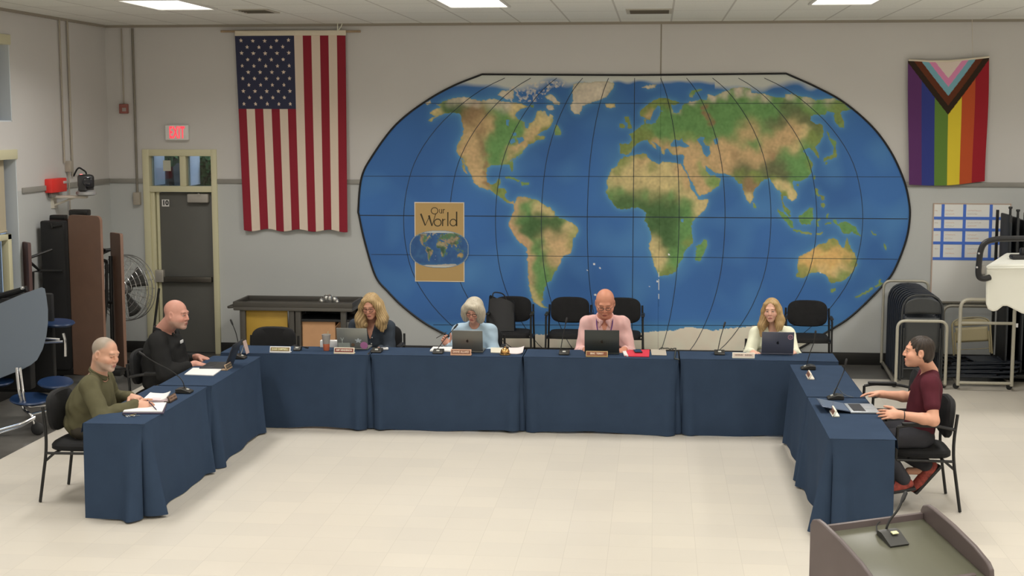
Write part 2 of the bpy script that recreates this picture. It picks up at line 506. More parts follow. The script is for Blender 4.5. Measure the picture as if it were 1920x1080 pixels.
# inner stop on the hinge-side
mb.b2((DX0 + fw, YB - .0, 0), (DX0 + fw + .05, YB + .12, zdh), bev=.004)
mb.b2((DX0 + fw + .065, YB + .03, 0), (DX0 + fw + .10, YB + .12, zdh), bev=.004)
door = struct(mb.build('door_1', CREAM))
DOORM = mat('grey_door_paint', alb((72, 72, 69), 0.5), 0.5, noise=.04, nscale=3)
dl, dr = DX0 + fw + .10, DX1 - fw * .85
MB().b2((dl, YB + .05, .01), (dr, YB + .095, zdh - .01), bev=.003).build('door_leaf', DOORM, door)
MB().b2((DX0 + fw, YB + .085, ztl), (xm - .04, YB + .09, DZT - fw)).b2((xm + .04, YB + .085, ztl), (DX1 - .07, YB + .09, DZT - fw)).build('transom_glass', GLASS, door)
zc_ = P(371, 371, y=YB).z; xa, xb = P(352, 371, y=YB).x, P(391, 371, y=YB).x
MB().b2((xa, YB - .03, zc_ - .06), (xb, YB + .05, zc_ + .05), bev=.012).tube([((xa + xb) / 2, YB + .01, zc_ + .05), (dr - .15, YB - .06, zdh - .03)], .012).build('door_closer', mat('closer_grey', alb((132, 128, 122), .5), .4), door)
zb = P(350, 524, y=YB).z
MB().b2((dl + .05, YB - .02, zb - .035), (dr - .03, YB + .05, zb + .035), bev=.012).build('push_bar', mat('bar_grey', alb((66, 63, 58), .5), .35, .5), door)
zb2 = P(300, 516, y=YB).z; xq = P(300, 516, y=YB).x
MB().b2((xq - .06, YB - .02, zb2 - .09), (xq + .05, YB + .055, zb2 + .07), bev=.01).build('latch', mat('latch_grey', alb((150, 146, 138), .5), .35, .5), door)
s = P(308, 381, y=YB)
mb = MB()
mb.box((s.x, YB + .046, s.z), (.095, .006, .09), mi=0)
V, Fc = text_mesh('10', .085, .003)
mb.add(V, Fc, 1, Matrix.Translation((s.x, YB + .0415, s.z)) @ Matrix.Rotation(R(90), 4, 'X'))
mb.build('number_plate', [PAPER, BLACKP], door)
s = P(309, 311, y=YB)
MB().box((s.x, YB + .08, s.z), (.10, .003, .135)).build('notice', mat('old_paper', alb((150, 150, 138), .5), .8), door)

# ---- outside, seen through the transom and the windows
OUT = mat('porch_grey', (0.05, 0.058, 0.056), 0.9, noise=.2, nscale=4)
gx0 = P(286, 320, y=YB).x - .2
struct(MB().b2((-9.5, YB + 1.6, -.1), (-3.5, YB + 1.7, DZT + .6)).build('exterior_porch_wall', OUT))
struct(MB().b2((XL - 5.2, 4, -.2), (XL - 5, YB - .5, 6)).build('exterior_building_wall', mat('outer_wall', (.16, .19, .22), .9, noise=.15, nscale=1)))
for k_, xx in (('trim_9', DX0 + fw), ('trim_10', xm + .04)):
    struct(MB().b2((xx - .03, YB + .15, ztl), (xx + .004, YB + .55, DZT - .03)).build(k_, REV))
struct(MB().b2((-14, YB + .2, -.2), (2, YB + 12, -.1)).build('exterior_ground', mat('asphalt', (.08, .08, .085), .9)))
def leafy(name, label, c, rad, n, col):
    t = thing(name, label, 'tree', (c[0], c[1], -.1))
    MB().tube([(0, 0, 0), (0.03, 0, c[2] * .6), (0, 0, c[2] + .2)], [.09, .07, .04]).build('trunk', mat('bark', (.03, .028, .022), .9), t)
    mb = MB()
    for i in range(n):
        d = Vector(RNG.normal(size=3)).normalized() * (rad * (RNG.random() ** .4))
        p = Vector((0, 0, c[2] + .1)) + Vector((d.x, d.y * .6, d.z * .8))
        s = .05 + .05 * RNG.random()
        M = Matrix.Translation(p) @ Euler(tuple(RNG.random(3) * 6)).to_matrix().to_4x4()
        mb.add([(-s, 0, 0), (0, -s * .45, .01), (s, 0, 0), (0, s * .45, .01)], [[0, 1, 2, 3]], 0, M)
    mb.build('foliage', mat(name + '_leaf', col, .6, noise=.35, nscale=8), t)
pt = P(388, 322, y=YB + .85)
leafy('shrub', 'green leafy shrub outside, seen through the right transom pane', (pt.x + .15, YB + .75, pt.z), .36, 900, (.05, .16, .035))
pt = P(312, 296, y=YB + .85)
leafy('shrub', 'dark green shrub outside, seen through the left transom pane', (pt.x + .05, YB + .8, pt.z + .12), .25, 500, (.035, .10, .03))
# ================================================================== the world map on the back wall
# outlines traced in picture pixels, laid on the wall plane
S675 = 6.75
def q(ox, oy, *uv):
    return [(ox + uv[i] / S675, oy + uv[i + 1] / S675) for i in range(0, len(uv), 2)]
NA1 = lambda *a: q(780, 140, *a)
CA = lambda *a: q(840, 280, *a)
SA = lambda *a: q(920, 420, *a)
EU = lambda *a: q(1120, 160, *a)
AF1 = lambda *a: q(1120, 290, *a)
AF2 = lambda *a: q(1120, 400, *a)
AS1 = lambda *a: q(1340, 160, *a)
AS2 = lambda *a: q(1340, 280, *a)
AU1 = lambda *a: q(1440, 360, *a)
AU2 = lambda *a: q(1440, 440, *a)
GR = lambda *a: q(960, 130, *a)
LANDS = [
    NA1(175,480,240,440,330,400,255,385,350,345,370,330,470,295,600,280,740,310,830,340,920,310,1000,300,1080,340,1200,350,1300,360,1400,390,1440,400,1330,430,1280,470,1250,520,1290,560,1370,600,1385,670,1410,690,1430,620,1500,580,1520,500,1550,455,1640,470,1680,530,1700,500,1740,520,1735,600,1700,660,1640,700,1560,740,1530,770,1640,780,1620,820,1530,830,1480,870,1420,890,1370,950,1330,1010,1280,1060,1180,1100)
    + CA(960,40,900,100,820,150,822,270,805,290,780,200,740,190,640,200,550,200,500,240,485,330,500,420,545,450,600,430,625,380,670,380,660,440,625,490,720,490,735,540,720,600,770,660,830,655,835,695,780,690,730,670,680,620,610,570,540,520,490,510,400,480,330,430,310,370,270,280,220,200,180,110,130,70,105,0)
    + NA1(520,1010,515,930,540,860,580,780,600,700,590,640,570,560,565,500,470,480,360,490,290,520,190,590,140,590,250,525,180,495),
    CA(170,120,185,250,230,310,247,320,215,240,195,160),
    NA1(1640,270,1700,240,1760,290,1780,330,1820,350,1810,380,1740,370,1700,320,1650,300),
    NA1(1450,380,1500,380,1480,420,1450,410), NA1(1650,390,1740,390,1750,440,1690,450,1650,420),
    NA1(1030,260,1090,200,1240,200,1230,300,1130,300), NA1(120,360,180,330,200,360,150,385),
    GR(775,190,900,170,1050,160,1200,155,1290,180,1290,230,1230,300,1200,350,1110,390,1010,420,960,440,900,470,880,520,850,570,790,565,750,520,740,460,770,410,765,300,770,230),
    GR(1175,440,1310,435,1310,480,1240,490,1190,480), NA1(1760,640,1800,640,1840,740,1830,770,1750,760,1760,700),
    CA(835,690,880,600,930,600,1000,600,1040,630,1130,640,1190,690,1300,740,1345,790,1350,840,1480,890,1560,920,1640,980,1655,1030)
    + SA(1110,90,1080,140,1040,200,1035,290,1010,370,920,400,890,460,860,540,830,590,790,640,770,720,720,740,690,790,665,870,665,960,640,990,700,1050,740,1078,640,1050,570,1010,520,940,500,830,480,720,475,600,465,450,460,310,420,270,360,230,320,180,280,110,230,30)
    + CA(770,970,785,890,810,830,840,780,835,730),
    AF1(640,40,700,85,780,125,830,90,900,95,980,110,1060,115,1090,180,1140,260,1170,350,1190,440,1240,490,1270,560,1330,570,1415,560,1400,620,1360,700,1300,760,1230,810,1200,860,1190,950,1205,1030)
    + AF2(1210,370,1180,410,1110,450,1090,520,1080,580,1030,650,1000,720,940,770,830,790,780,790,750,720,720,650,690,550,655,450,660,370,690,320,680,270,660,200,630,130,600,100,610,60)
    + AF1(615,740,580,700,540,680,450,670,330,690,240,680,190,610,140,540,110,470,135,420,110,340,150,260,180,190,250,140,280,70,330,30,380,30,470,5,560,-12,630,-10),
    AF2(1340,330,1390,340,1390,410,1350,500,1310,590,1260,605,1235,570,1250,500,1250,410,1310,390),
    EU(285,740,410,735,435,690,400,620,440,600,500,560,550,510,600,490,585,430,615,430,610,480,680,490,740,470,770,400,800,350,790,330,835,325,800,310,795,260,765,260,740,290,700,340,690,400,660,440,620,430,600,400,540,390,530,330,600,270,680,210,780,160,870,160,960,190,1040,220,1000,250,930,240,960,350,1010,350,1070,300,1080,250,1180,210,1300,180,1380,180,1400,110,1500,130,1600,80,1750,30,1890,20)
    + AS1(450,45,460,100,600,100,700,130,800,150,890,150,900,115,1020,115,1060,140,1200,150,1280,190,1400,170,1520,170,1590,195,1700,280,1740,310,1600,330,1590,360,1640,470,1640,540,1590,530,1520,450,1510,390,1520,340,1430,330,1400,370,1300,370,1220,380,1215,440,1270,490,1360,500,1380,580,1370,650,1330,720,1270,780,1320,850,1320,910,1300,910,1250,830,1200,790,1150,800,1120,830,1170,900,1230,970)
    + AS2(1240,200,1220,300,1170,360,1090,400,1000,400,980,420,1000,490,1050,560,1040,620,980,660,930,620,900,580,870,590,860,650,890,720,940,770,970,850,940,860,880,780,850,700,840,600,830,520,790,520,740,440,700,370,640,380,580,420,540,480,490,550,490,610,450,695,400,630,370,550,340,440,290,420,230,340,130,310,30,300,0,310)
    + AF1(1510,230,1470,210,1430,190,1380,150,1360,150,1380,210,1440,270,1480,250,1510,280,1565,300,1540,390,1480,430,1390,490,1290,520,1260,490,1230,400,1180,320,1150,260,1110,180,1090,140)
    + EU(1090,1000,1100,900,1080,880,1000,880,930,870,910,820,890,800,850,830,850,880,810,860,800,780,720,720,700,700,690,690,750,780,745,810,700,780,650,720,640,690,560,700,480,750,440,800,430,850,360,880,330,870,290,860,285,800),
    EU(340,400,400,390,410,460,440,520,430,545,380,545,390,490,350,450), EU(280,490,330,480,350,510,340,540,280,540),
    GR(1640,230,1740,200,1830,190,1820,230,1740,250), EU(1160,120,1200,60,1330,45,1330,65,1230,90,1210,150,1170,150),
    AS1(1440,640,1480,680,1530,700,1540,740,1530,790,1550,870,1540,910,1480,930,1410,960,1380,970,1370,940,1410,910,1490,890,1510,850,1500,780,1480,740,1450,690),
    AS1(1405,970,1425,975,1415,1010,1400,1000), AS1(1430,570,1460,650,1440,660,1420,600),
    AS2(1255,330,1275,330,1270,380,1255,380), AS2(1035,440,1075,440,1060,465,1035,465), AS2(490,670,525,700,525,745,490,740),
    AS2(1275,490,1310,490,1310,560,1340,590,1300,590,1275,550), AS2(1330,580,1380,590,1400,640,1360,650), AS2(1340,690,1390,680,1410,710,1380,745,1345,730),
    AS2(800,750,850,790,920,850,990,920,1000,990,960,1000,900,920,850,850,800,790),
    AU1(310,465,420,490,560,525,570,545,440,525,320,495), AU1(600,525,700,510,690,540,610,545),
    AS2(1060,840,1100,830,1200,740,1250,740,1240,800,1250,870,1210,950,1110,950,1070,910),
    AS2(1275,880,1350,885,1340,905,1300,910,1320,980,1290,980,1275,920), AS2(1420,820,1440,820,1440,880,1415,880), AS2(1390,930,1470,920,1470,950,1390,950),
    AU1(820,350,870,350,880,400,960,375,1040,400,1100,440,1140,510,1180,560,1130,550,1070,500,1020,530,940,520,900,430,840,400),
    AU1(1300,490,1380,545,1360,555,1300,505), AU1(1460,640,1490,660,1500,740,1470,720),
    AU2(395,270,470,240,530,210,600,160,650,115,740,105,770,60,830,45,880,60,890,110,940,160,965,170,985,90,1005,40,1025,100,1050,170,1090,230,1130,320,1130,380,1080,460,1030,520,960,580,880,600,800,620,770,590,760,540,730,510,710,500,665,480,600,480,520,490,480,530,420,545,360,540,350,510,380,470,370,380,385,310),
    AU2(785,690,855,675,850,720,800,740),
    AU2(1095,790,1200,740,1290,680,1340,660,1330,690,1230,750,1120,800), AU2(1350,650,1400,620,1410,560,1430,570,1430,610,1460,620,1420,650,1360,670),
    CA(720,350,800,345,880,380,920,410,890,420,800,370,730,370), CA(920,410,1020,430,1020,455,930,460),
    [(826,645),(850,637),(900,633),(940,631),(1000,627),(1060,629),(1100,627),(1200,623),(1235,621),(1260,620),(1285,614),(1296,613),(1305,615),(1325,618),(1335,621),(1345,618),(1360,616),(1420,611),(1460,612),(1500,630),(1545,640),(1545,700),(826,700)],
]
WATERS = [
    EU(930,740,970,690,1000,690,1040,700,1070,670,1080,710,1170,770,1110,790,1040,770,960,780,930,770),
    EU(1260,690,1310,650,1360,660,1340,710,1370,760,1420,770,1430,870,1390,910,1340,860,1320,770,1290,730),
    EU(1470,690,1520,660,1530,740,1490,750), NA1(1215,740,1270,730,1270,770,1230,780), NA1(1180,830,1240,800,1260,850,1200,880),
    NA1(1270,800,1350,790,1370,830,1300,880,1290,830), NA1(1140,570,1180,570,1170,650,1145,640), AF1(1055,810,1095,810,1090,855,1060,850),
]
ICE_ISLES = NA1(1080,200,1250,140,1450,100,1700,80,1890,85,1890,150,1720,170,1650,230,1560,340,1330,350,1200,340,1120,300,1100,250)

GX0, GX1, GY0, GY1, GST = 664.0, 1712.0, 134.0, 682.0, 1.2
gx = np.arange(GX0, GX1 + GST, GST); gy = np.arange(GY0, GY1 + GST, GST)
GXX, GYY = np.meshgrid(gx, gy)
NYG, NXG = GXX.shape
def inside(poly, X=None, Y=None):
    X = GXX if X is None else X; Y = GYY if Y is None else Y
    c = np.zeros(X.shape, bool)
    n = len(poly)
    ys = [p[1] for p in poly]; xs = [p[0] for p in poly]
    sel = (Y > min(ys)) & (Y < max(ys)) & (X > min(xs)) & (X < max(xs))
    xx, yy = X[sel], Y[sel]; cc = np.zeros(xx.shape, bool)
    for i in range(n):
        x1, y1 = poly[i]; x2, y2 = poly[(i + 1) % n]
        if y1 == y2: continue
        m = (y1 > yy) != (y2 > yy)
        cc ^= m & (xx < (x2 - x1) * (yy - y1) / (y2 - y1) + x1)
    c[sel] = cc
    return c
def blur(A, s):
    s = s / GST
    fy = np.fft.fftfreq(A.shape[0])[:, None]; fx = np.fft.rfftfreq(A.shape[1])[None, :]
    return np.fft.irfft2(np.fft.rfft2(A) * np.exp(-2 * (math.pi * s) ** 2 * (fx * fx + fy * fy)), s=A.shape)
def fnoise(s):
    n = blur(RNG.normal(size=GXX.shape), s)
    return n / n.std()
jx, jy = fnoise(1.5) * 0.55, fnoise(1.5) * 0.55          # ragged coasts
land = np.zeros(GXX.shape, bool)
for p in LANDS: land |= inside(p, GXX + jx, GYY + jy)
for p in WATERS: land &= ~inside(p)
isl = inside(ICE_ISLES) & (fnoise(1.6) > 0.1)
Lm = land.astype(float)
near = np.clip(blur(Lm, 5.0) * 1.6, 0, 1); wide = np.clip(blur(Lm, 16.0) * 1.4, 0, 1)
def c3(r, g, b): return np.array(lin((r, g, b)))
def mixc(A, B, t): return A + (B - A) * t[..., None]
ocean = np.zeros(GXX.shape + (3,)) + c3(56, 93, 145)
ocean = mixc(ocean, np.zeros_like(ocean) + c3(50, 82, 130), np.clip(0.5 + .35 * fnoise(40), 0, 1) * .8)
ocean = mixc(ocean, np.zeros_like(ocean) + c3(66, 106, 150), np.clip(.3 * fnoise(18), 0, 1))
ocean = mixc(ocean, np.zeros_like(ocean) + c3(70, 112, 148), wide * .55)
ocean = mixc(ocean, np.zeros_like(ocean) + c3(82, 132, 160), near * .6)
arct = np.clip((163 - GYY + 5 * fnoise(12) + 2 * ((GXX < 1010) | (GXX > 1330))) / 12, 0, 1)
arct = np.where((GXX > 1150) & (GXX < 1340), np.clip((157 - GYY + 2 * fnoise(10)) / 6, 0, 1), arct)
ocean = mixc(ocean, np.zeros_like(ocean) + c3(163, 165, 158), arct * .95)
south = np.clip((GYY - 598) / 14, 0, 1)
ocean = mixc(ocean, np.zeros_like(ocean) + c3(66, 112, 150), south * .6)
# terrain: colour spots spread over the land
G1, G2, G3 = (88, 124, 76), (60, 84, 54), (108, 132, 78)
TN, SN, PK, WH, OL, BR, DK = (168, 141, 106), (174, 157, 115), (168, 136, 106), (176, 164, 150), (106, 118, 68), (124, 100, 76), (88, 88, 66)
SPOTS = []
def sp(f, col, r, *uv):
    for i in range(0, len(uv), 2):
        (x, y), = f(uv[i], uv[i + 1]); SPOTS.append((x, y, r, col))
sp(NA1, G2, 16, 450,410, 560,420); sp(NA1, WH, 12, 470,315, 620,300, 760,330, 950,340, 1050,380, 1180,370)
sp(NA1, SN, 12, 230,475, 1290,400, 1260,470); sp(NA1, BR, 15, 640,480, 720,420, 760,540, 640,580, 850,480)
sp(NA1, TN, 18, 700,720, 640,880, 720,960, 860,600, 640,980); sp(NA1, BR, 9, 820,700, 820,830, 830,930, 860,1000)
sp(NA1, G1, 20, 1000,460, 1080,600, 1020,760, 1000,900, 950,1000, 1120,800, 1300,640); sp(NA1, TN, 11, 930,620, 920,720)
sp(NA1, SN, 13, 1600,560, 1560,640, 1480,700); sp(NA1, TN, 9, 1520,720, 1420,790, 1340,870, 1240,960, 1160,1040); sp(NA1, OL, 8, 1700,640, 1620,720, 1450,860, 1560,820)
sp(CA, TN, 20, 330,120, 300,200, 370,330, 400,420); sp(CA, G1, 20, 560,80, 640,120, 760,140); sp(CA, OL, 9, 800,200, 190,160, 580,470, 690,540, 640,450, 720,620); sp(CA, BR, 5, 460,100, 470,200, 465,300, 480,420)
sp(CA, G1, 14, 960,700, 1000,660, 900,860); sp(CA, SN, 10, 1100,720, 1160,750, 1250,790, 1310,800); sp(CA, PK, 9, 900,650, 860,740, 830,820, 790,920, 800,980, 980,620)
sp(CA, G2, 20, 980,900, 1120,920, 1280,900, 1100,980, 1400,930); sp(CA, SN, 12, 1560,980, 1500,960, 1600,1030); sp(CA, G1, 10, 1440,880)
sp(SA, G2, 18, 480,60, 640,30, 820,40); sp(SA, G1, 15, 620,260, 640,350, 620,460, 700,520, 620,600, 600,700, 650,740, 740,620); sp(SA, G2, 9, 640,280, 700,430)
sp(SA, PK, 9, 300,80, 370,190, 460,250, 500,330, 500,420, 500,520, 510,640, 520,740); sp(SA, SN, 7, 530,860, 560,930, 600,1000); sp(SA, TN, 17, 720,160, 780,240, 900,200, 920,300, 820,440, 960,340, 800,500); sp(SA, OL, 10, 1080,60, 1000,280, 1040,130, 600,920, 800,590)
sp(EU, G1, 22, 880,420, 1000,440, 1150,480, 1250,350, 1300,560, 850,600, 1600,250, 1700,400, 1600,560); sp(EU, OL, 12, 620,260, 760,190, 560,340, 320,800, 380,780, 520,620, 900,200, 380,450, 310,510); sp(EU, TN, 9, 640,370, 740,720, 850,780)
sp(EU, WH, 8, 1000,310, 1200,215, 1450,140, 1600,120, 1800,90); sp(EU, BR, 5, 1370,280, 1400,380, 1440,470); sp(EU, OL, 10, 600,620, 650,670, 500,720); sp(EU, TN, 18, 1050,830, 1200,820, 1150,950, 1300,960, 1600,800, 1700,850, 1500,900); sp(EU, G3, 10, 1000,620, 1150,640)
sp(AF1, SN, 26, 380,220, 560,160, 700,250, 860,220, 500,330, 700,360, 900,350, 250,330); sp(AF1, OL, 9, 350,80, 300,110, 560,0, 250,220, 680,160); sp(AF1, TN, 12, 560,90, 1050,200, 1150,350)
sp(AF1, G1, 9, 300,480, 600,500, 900,520, 1100,590); sp(AF1, G2, 22, 250,600, 400,600, 600,580, 800,640, 700,750, 900,800, 1000,650, 750,900, 950,950); sp(AF1, G1, 14, 1150,700, 1100,900, 150,500); sp(AF1, SN, 11, 1330,650, 1280,710, 1380,590, 1100,530, 1230,500)
sp(AF1, TN, 14, 1220,150, 1250,300, 1300,420, 1180,80, 1330,480); sp(AF1, G3, 9, 1310,120, 1350,220, 1460,350); sp(AF1, TN, 14, 1450,120, 1600,150, 1700,80)
sp(AF2, G2, 22, 750,200, 900,250, 900,380); sp(AF2, SN, 12, 700,400, 760,500, 820,560, 780,640, 720,360); sp(AF2, G1, 16, 1000,560, 1100,300, 950,650, 1150,200); sp(AF2, OL, 9, 850,740, 900,720, 1160,380); sp(AF2, G1, 9, 1300,450, 1280,560)
sp(AS1, G1, 26, 200,250, 500,280, 700,250, 200,420, 900,200, 200,560, 1300,230, 450,380, 650,380); sp(AS1, WH, 9, 300,80, 500,110, 650,130, 950,140, 1200,175, 1450,185); sp(AS1, DK, 12, 900,250, 1000,330, 1150,420, 850,430, 700,500, 1300,520); sp(AS1, G3, 14, 1500,240, 1180,300)
sp(AS1, TN, 18, 450,520, 420,600, 700,700, 850,740, 950,600, 1000,560, 800,640, 200,780, 100,820); sp(AS1, SN, 11, 1120,600, 1000,800); sp(AS1, OL, 10, 1250,650, 1320,540, 1590,430, 1560,280, 1500,900, 1290,850); sp(AS1, G1, 12, 500,760, 1150,880, 900,880, 680,580); sp(AS1, BR, 9, 250,880, 700,880); sp(AS1, TN, 14, 400,880, 550,900, 650,860)
sp(AS2, DK, 15, 750,250, 650,230, 850,320, 400,220, 850,180, 300,220); sp(AS2, G1, 18, 1020,230, 1100,310, 950,150); sp(AS2, OL, 9, 330,300, 480,320, 750,370, 560,370, 860,600, 900,740, 1200,200); sp(AS2, BR, 12, 450,410, 440,490); sp(AS2, SN, 8, 440,580, 900,470, 980,560, 1010,600, 780,440); sp(AS2, G1, 11, 900,860, 950,930, 1150,860, 1120,920)
sp(AS2, TN, 14, 60,120, 130,220, 480,110); sp(AS2, OL, 7, 1300,520, 1370,700, 1370,620)
sp(AU1, G1, 12, 960,440, 1050,470, 1120,520, 860,380)
sp(AU2, (186, 150, 96), 24, 600,260, 760,260, 560,380, 700,380, 880,260, 900,350, 480,320); sp(AU2, OL, 9, 830,90, 1000,130, 700,130, 410,430, 390,500, 470,510, 1030,380, 1100,340, 900,580, 1000,500, 820,600); sp(AU2, SN, 12, 860,450, 960,420, 660,440); sp(AU2, G3, 10, 940,500, 560,470, 1200,740, 1400,610, 820,710)
sp(GR, WH, 30, 900,250, 1050,300, 1150,220, 850,400, 820,500); sp(GR, WH, 14, 1740,220); sp(GR, SN, 9, 1240,465); sp(NA1, WH, 12, 1740,300, 1690,420, 150,360, 1150,260)
for x in (850, 900, 960, 1000, 1050, 1100, 1150, 1200, 1260, 1320, 1380, 1440, 1500): SPOTS.append((x, 650, 34, (186, 178, 164)))
num = np.zeros(GXX.shape + (3,)) + np.array(lin((98, 128, 80))) * .10; den = np.zeros(GXX.shape) + .10
wx, wy = GXX + 2.5 * fnoise(5), GYY + 2.5 * fnoise(5)
for x, y, r, col in SPOTS:
    x0, x1 = np.searchsorted(gx, [x - 5 * r, x + 5 * r]); y0, y1 = np.searchsorted(gy, [y - 5 * r, y + 5 * r])
    sl = (slice(y0, y1), slice(x0, x1))
    wgt = np.exp(-((wx[sl] - x) ** 2 + (wy[sl] - y) ** 2) / (r * r) * 1.25) * (12 / r)
    num[sl] += wgt[..., None] * np.array(lin(col)); den[sl] += wgt
terr = num / den[..., None]
terr = np.where((GYY > 600)[..., None], c3(186, 177, 162) * (1 + .02 * fnoise(6))[..., None], terr)
rel = np.clip(1 + .05 * fnoise(1.6) + .03 * fnoise(5), .7, 1.35)
rel = np.where(GYY > 600, 1 + .03 * (rel - 1), rel)
terr = terr * rel[..., None]
edge = np.clip(1 - (blur(Lm, 1.6) - .5) * 2.2, 0, 1) * land
terr = mixc(terr, np.zeros_like(terr) + c3(112, 110, 64), edge * .4 * (GYY < 600))
mapc = np.where(land[..., None], terr, ocean)
mapc = mixc(mapc, np.zeros_like(mapc) + c3(170, 164, 152), isl * (.55 + .25 * np.clip(fnoise(1.2), -1, 1)))
# chipped paint: small white scuffs
for x, y, r in ((1114, 495.5, 2.0), (1125, 502.5, 1.5), (1101, 507, 1.2), (1116, 553, 2.2), (1232.5, 527.5, 1.8), (1254, 477.5, 2.0), (1538, 511, 1.3), (1218, 537, 1.0)):
    mapc[((GXX - x) ** 2 + (GYY - y) ** 2) < r * r] = c3(205, 210, 215)
mapc[(abs(GXX - 1235.2) < 1.0) & (GYY > 510) & (GYY < 560) & (fnoise(3) > -.8)] = c3(190, 185, 175)
mapc[(abs(GXX - (1239.5 - (GYY - 140) * .0115)) < .7) & ~((GYY > 510) & (GYY < 560))] *= .72

OUTL = [(904,139.5),(1188,141),(1474,138),(1530,163),(1582.5,192),(1635,237),(1670,284),(1693,333),(1703,370),(1706,405),(1699,450),(1678,504),(1658,532),(1617,574),(1588,599),(1555,619.6),(1510,647),(1468,668),(1188,672),(905,668),(860,640),(800,608),(757,576),(727.5,546.7),(704,517.5),(684,453),(673.5,405),(672,391.7),(678,333),(698,292.5),(742,234),(797.5,190.4),(850,161)]
def smooth_closed(pts, keep, n=6):
    out = []
    m = len(pts)
    for i in range(m):
        p0, p1, p2, p3 = [np.array(pts[(i + k) % m], float) for k in (-1, 0, 1, 2)]
        if i in keep: p0 = p1 - (p2 - p1)
        if (i + 1) % m in keep: p3 = p2 + (p2 - p1)
        for k in range(n):
            t = k / n
            out.append(tuple(.5 * (2 * p1 + (p2 - p0) * t + (2 * p0 - 5 * p1 + 4 * p2 - p3) * t * t + (3 * p1 - p0 - 3 * p2 + p3) * t ** 3)))
    return out
OUTS = smooth_closed(OUTL, {0, 1, 2, 17, 18, 19})
keep = inside(OUTS)
E_MURAL = 0.50
def wallpts(xx, yy, dy):
    """pixel arrays -> points on the wall plane"""
    X = (np.asarray(xx, float) - 960) / FPX; Y = (np.asarray(yy, float) - 540) / FPX
    D = np.array(_F)[None, :] + X.ravel()[:, None] * np.array(_RT)[None, :] - Y.ravel()[:, None] * np.array(_UP)[None, :]
    t = (YB - dy) / D[:, 1]
    return D * t[:, None] + np.array([0, 0, CAM_H])
V = wallpts(GXX, GYY, 0.012)
idx = np.arange(NXG * NYG).reshape(NYG, NXG)
kc = keep[:-1, :-1] & keep[1:, 1:] & keep[1:, :-1] & keep[:-1, 1:]
Fq = np.stack([idx[:-1, :-1][kc], idx[1:, :-1][kc], idx[1:, 1:][kc], idx[:-1, 1:][kc]], 1)
used = np.unique(Fq); remap = np.full(NXG * NYG, -1); remap[used] = np.arange(len(used))
cen = P(1188, 405, y=YB - .012)
mural = thing('world_map', 'large painted world map with blue oceans filling the middle of the back wall', 'wall map', (cen.x, YB, cen.z))
loc = np.array([cen.x, YB, cen.z])
me = np_mesh('map_surface', V[used] - loc, remap[Fq], smooth=False)
set_cols(me, np.clip(mapc.reshape(-1, 3)[used] / E_MURAL, 0.002, .95))
MAPM = mat('map_paint', (.1, .2, .4), 0.6, tint=True, spec=.1)
link_mesh('map_surface', me, MAPM, mural)
# meridians and parallels as thin painted lines
ROB = [(0,1,0),(5,.9986,.062),(10,.9954,.124),(15,.99,.186),(20,.9822,.248),(25,.973,.31),(30,.96,.372),(35,.9427,.434),(40,.9216,.4958),(45,.8962,.5571),(50,.8679,.6176),(55,.835,.6769),(60,.7986,.7346),(65,.7597,.7903),(70,.7186,.8435),(75,.6732,.8936),(80,.6213,.9394),(85,.5722,.9761),(90,.5322,1.0)]
mb = MB()
def line_strip(pts, wpx, dy=.015):
    pts = [p for p in pts]
    n = len(pts); V = []; Fc = []
    for i in range(n):
        a = np.array(pts[max(i - 1, 0)]); b = np.array(pts[min(i + 1, n - 1)])
        t = (b - a) / (np.linalg.norm(b - a) + 1e-9); nn = np.array([-t[1], t[0]]) * wpx / 2
        for s in (-1, 1):
            x, y = np.array(pts[i]) + nn * s
            V.append(P(x, y, y=YB - dy))
        if i: Fc.append([2 * i - 2, 2 * i - 1, 2 * i + 1, 2 * i])
    mb.add(V, Fc)
for k in range(-5, 6):
    pts = []
    for s in (-1, 1):
        for la, X, Yv in (ROB[::-1] if s < 0 else ROB[1:]):
            y = 407 + s * Yv * 267
            pts.append((1187.3 + k * 86.1 * X + (407 - y) * .010 + (.012 * k * (y - 407) * .2), y))
    pts = [p for p in pts if 142 < p[1] < 671]
    line_strip(pts, 1.15)
for y0, y1, x0, x1, wd in ((405.0 - 1.3, 410.2, 675, 1702, 1.5), (330.3, 331.8, 682, 1690, .8), (477, 486, 696, 1683, .8), (193.9, 193.9, 795, 1582, .9), (609, 610.5, 812, 1562, .9)):
    line_strip([(x0 + (x1 - x0) * t, y0 + (y1 - y0) * t) for t in (0, .25, .5, .75, 1)], wd)
mb.build('graticule', mat('map_line', alb((30, 40, 50), .5), .6), mural, smooth=False).location = (0, 0, 0)
o = [c for c in mural.children if c.name.startswith('graticule')][0]
for v in o.data.vertices: v.co -= Vector(loc)
# dark border
mb = MB()
pl = [P(x, y, y=YB - .016) for x, y in OUTS]
mb.tube(pl, 0.013, seg=6, closed=True)
o = mb.build('map_border', mat('border_black', (.012, .012, .014), .5), mural)
for v in o.data.vertices: v.co -= Vector(loc)
mural.children[0].location = (0, 0, 0)

# ---- the poster «Our World» stuck on the map
pc = P(824, 454, y=YB - .02)
poster = thing('map_poster', 'tan poster reading Our World with a small globe map, on the large map', 'poster', (pc.x, YB - .016, pc.z))
wp = P(870.5, 454, y=YB).x - P(777.5, 454, y=YB).x; hp = P(824, 380, y=YB).z - P(824, 529, y=YB).z
PLOC = Vector((pc.x, YB - .016, pc.z))
MB().box((0, 0, 0), (wp, .006, hp)).build('sheet_edge', mat('poster_edge', alb((178, 170, 155), .5), .6), poster)
sh_ = MB().box((0, -.002, 0), (wp - .022, .006, hp - .022)).build('sheet', mat('poster_tan', alb((146, 121, 78), .48), .6), poster)
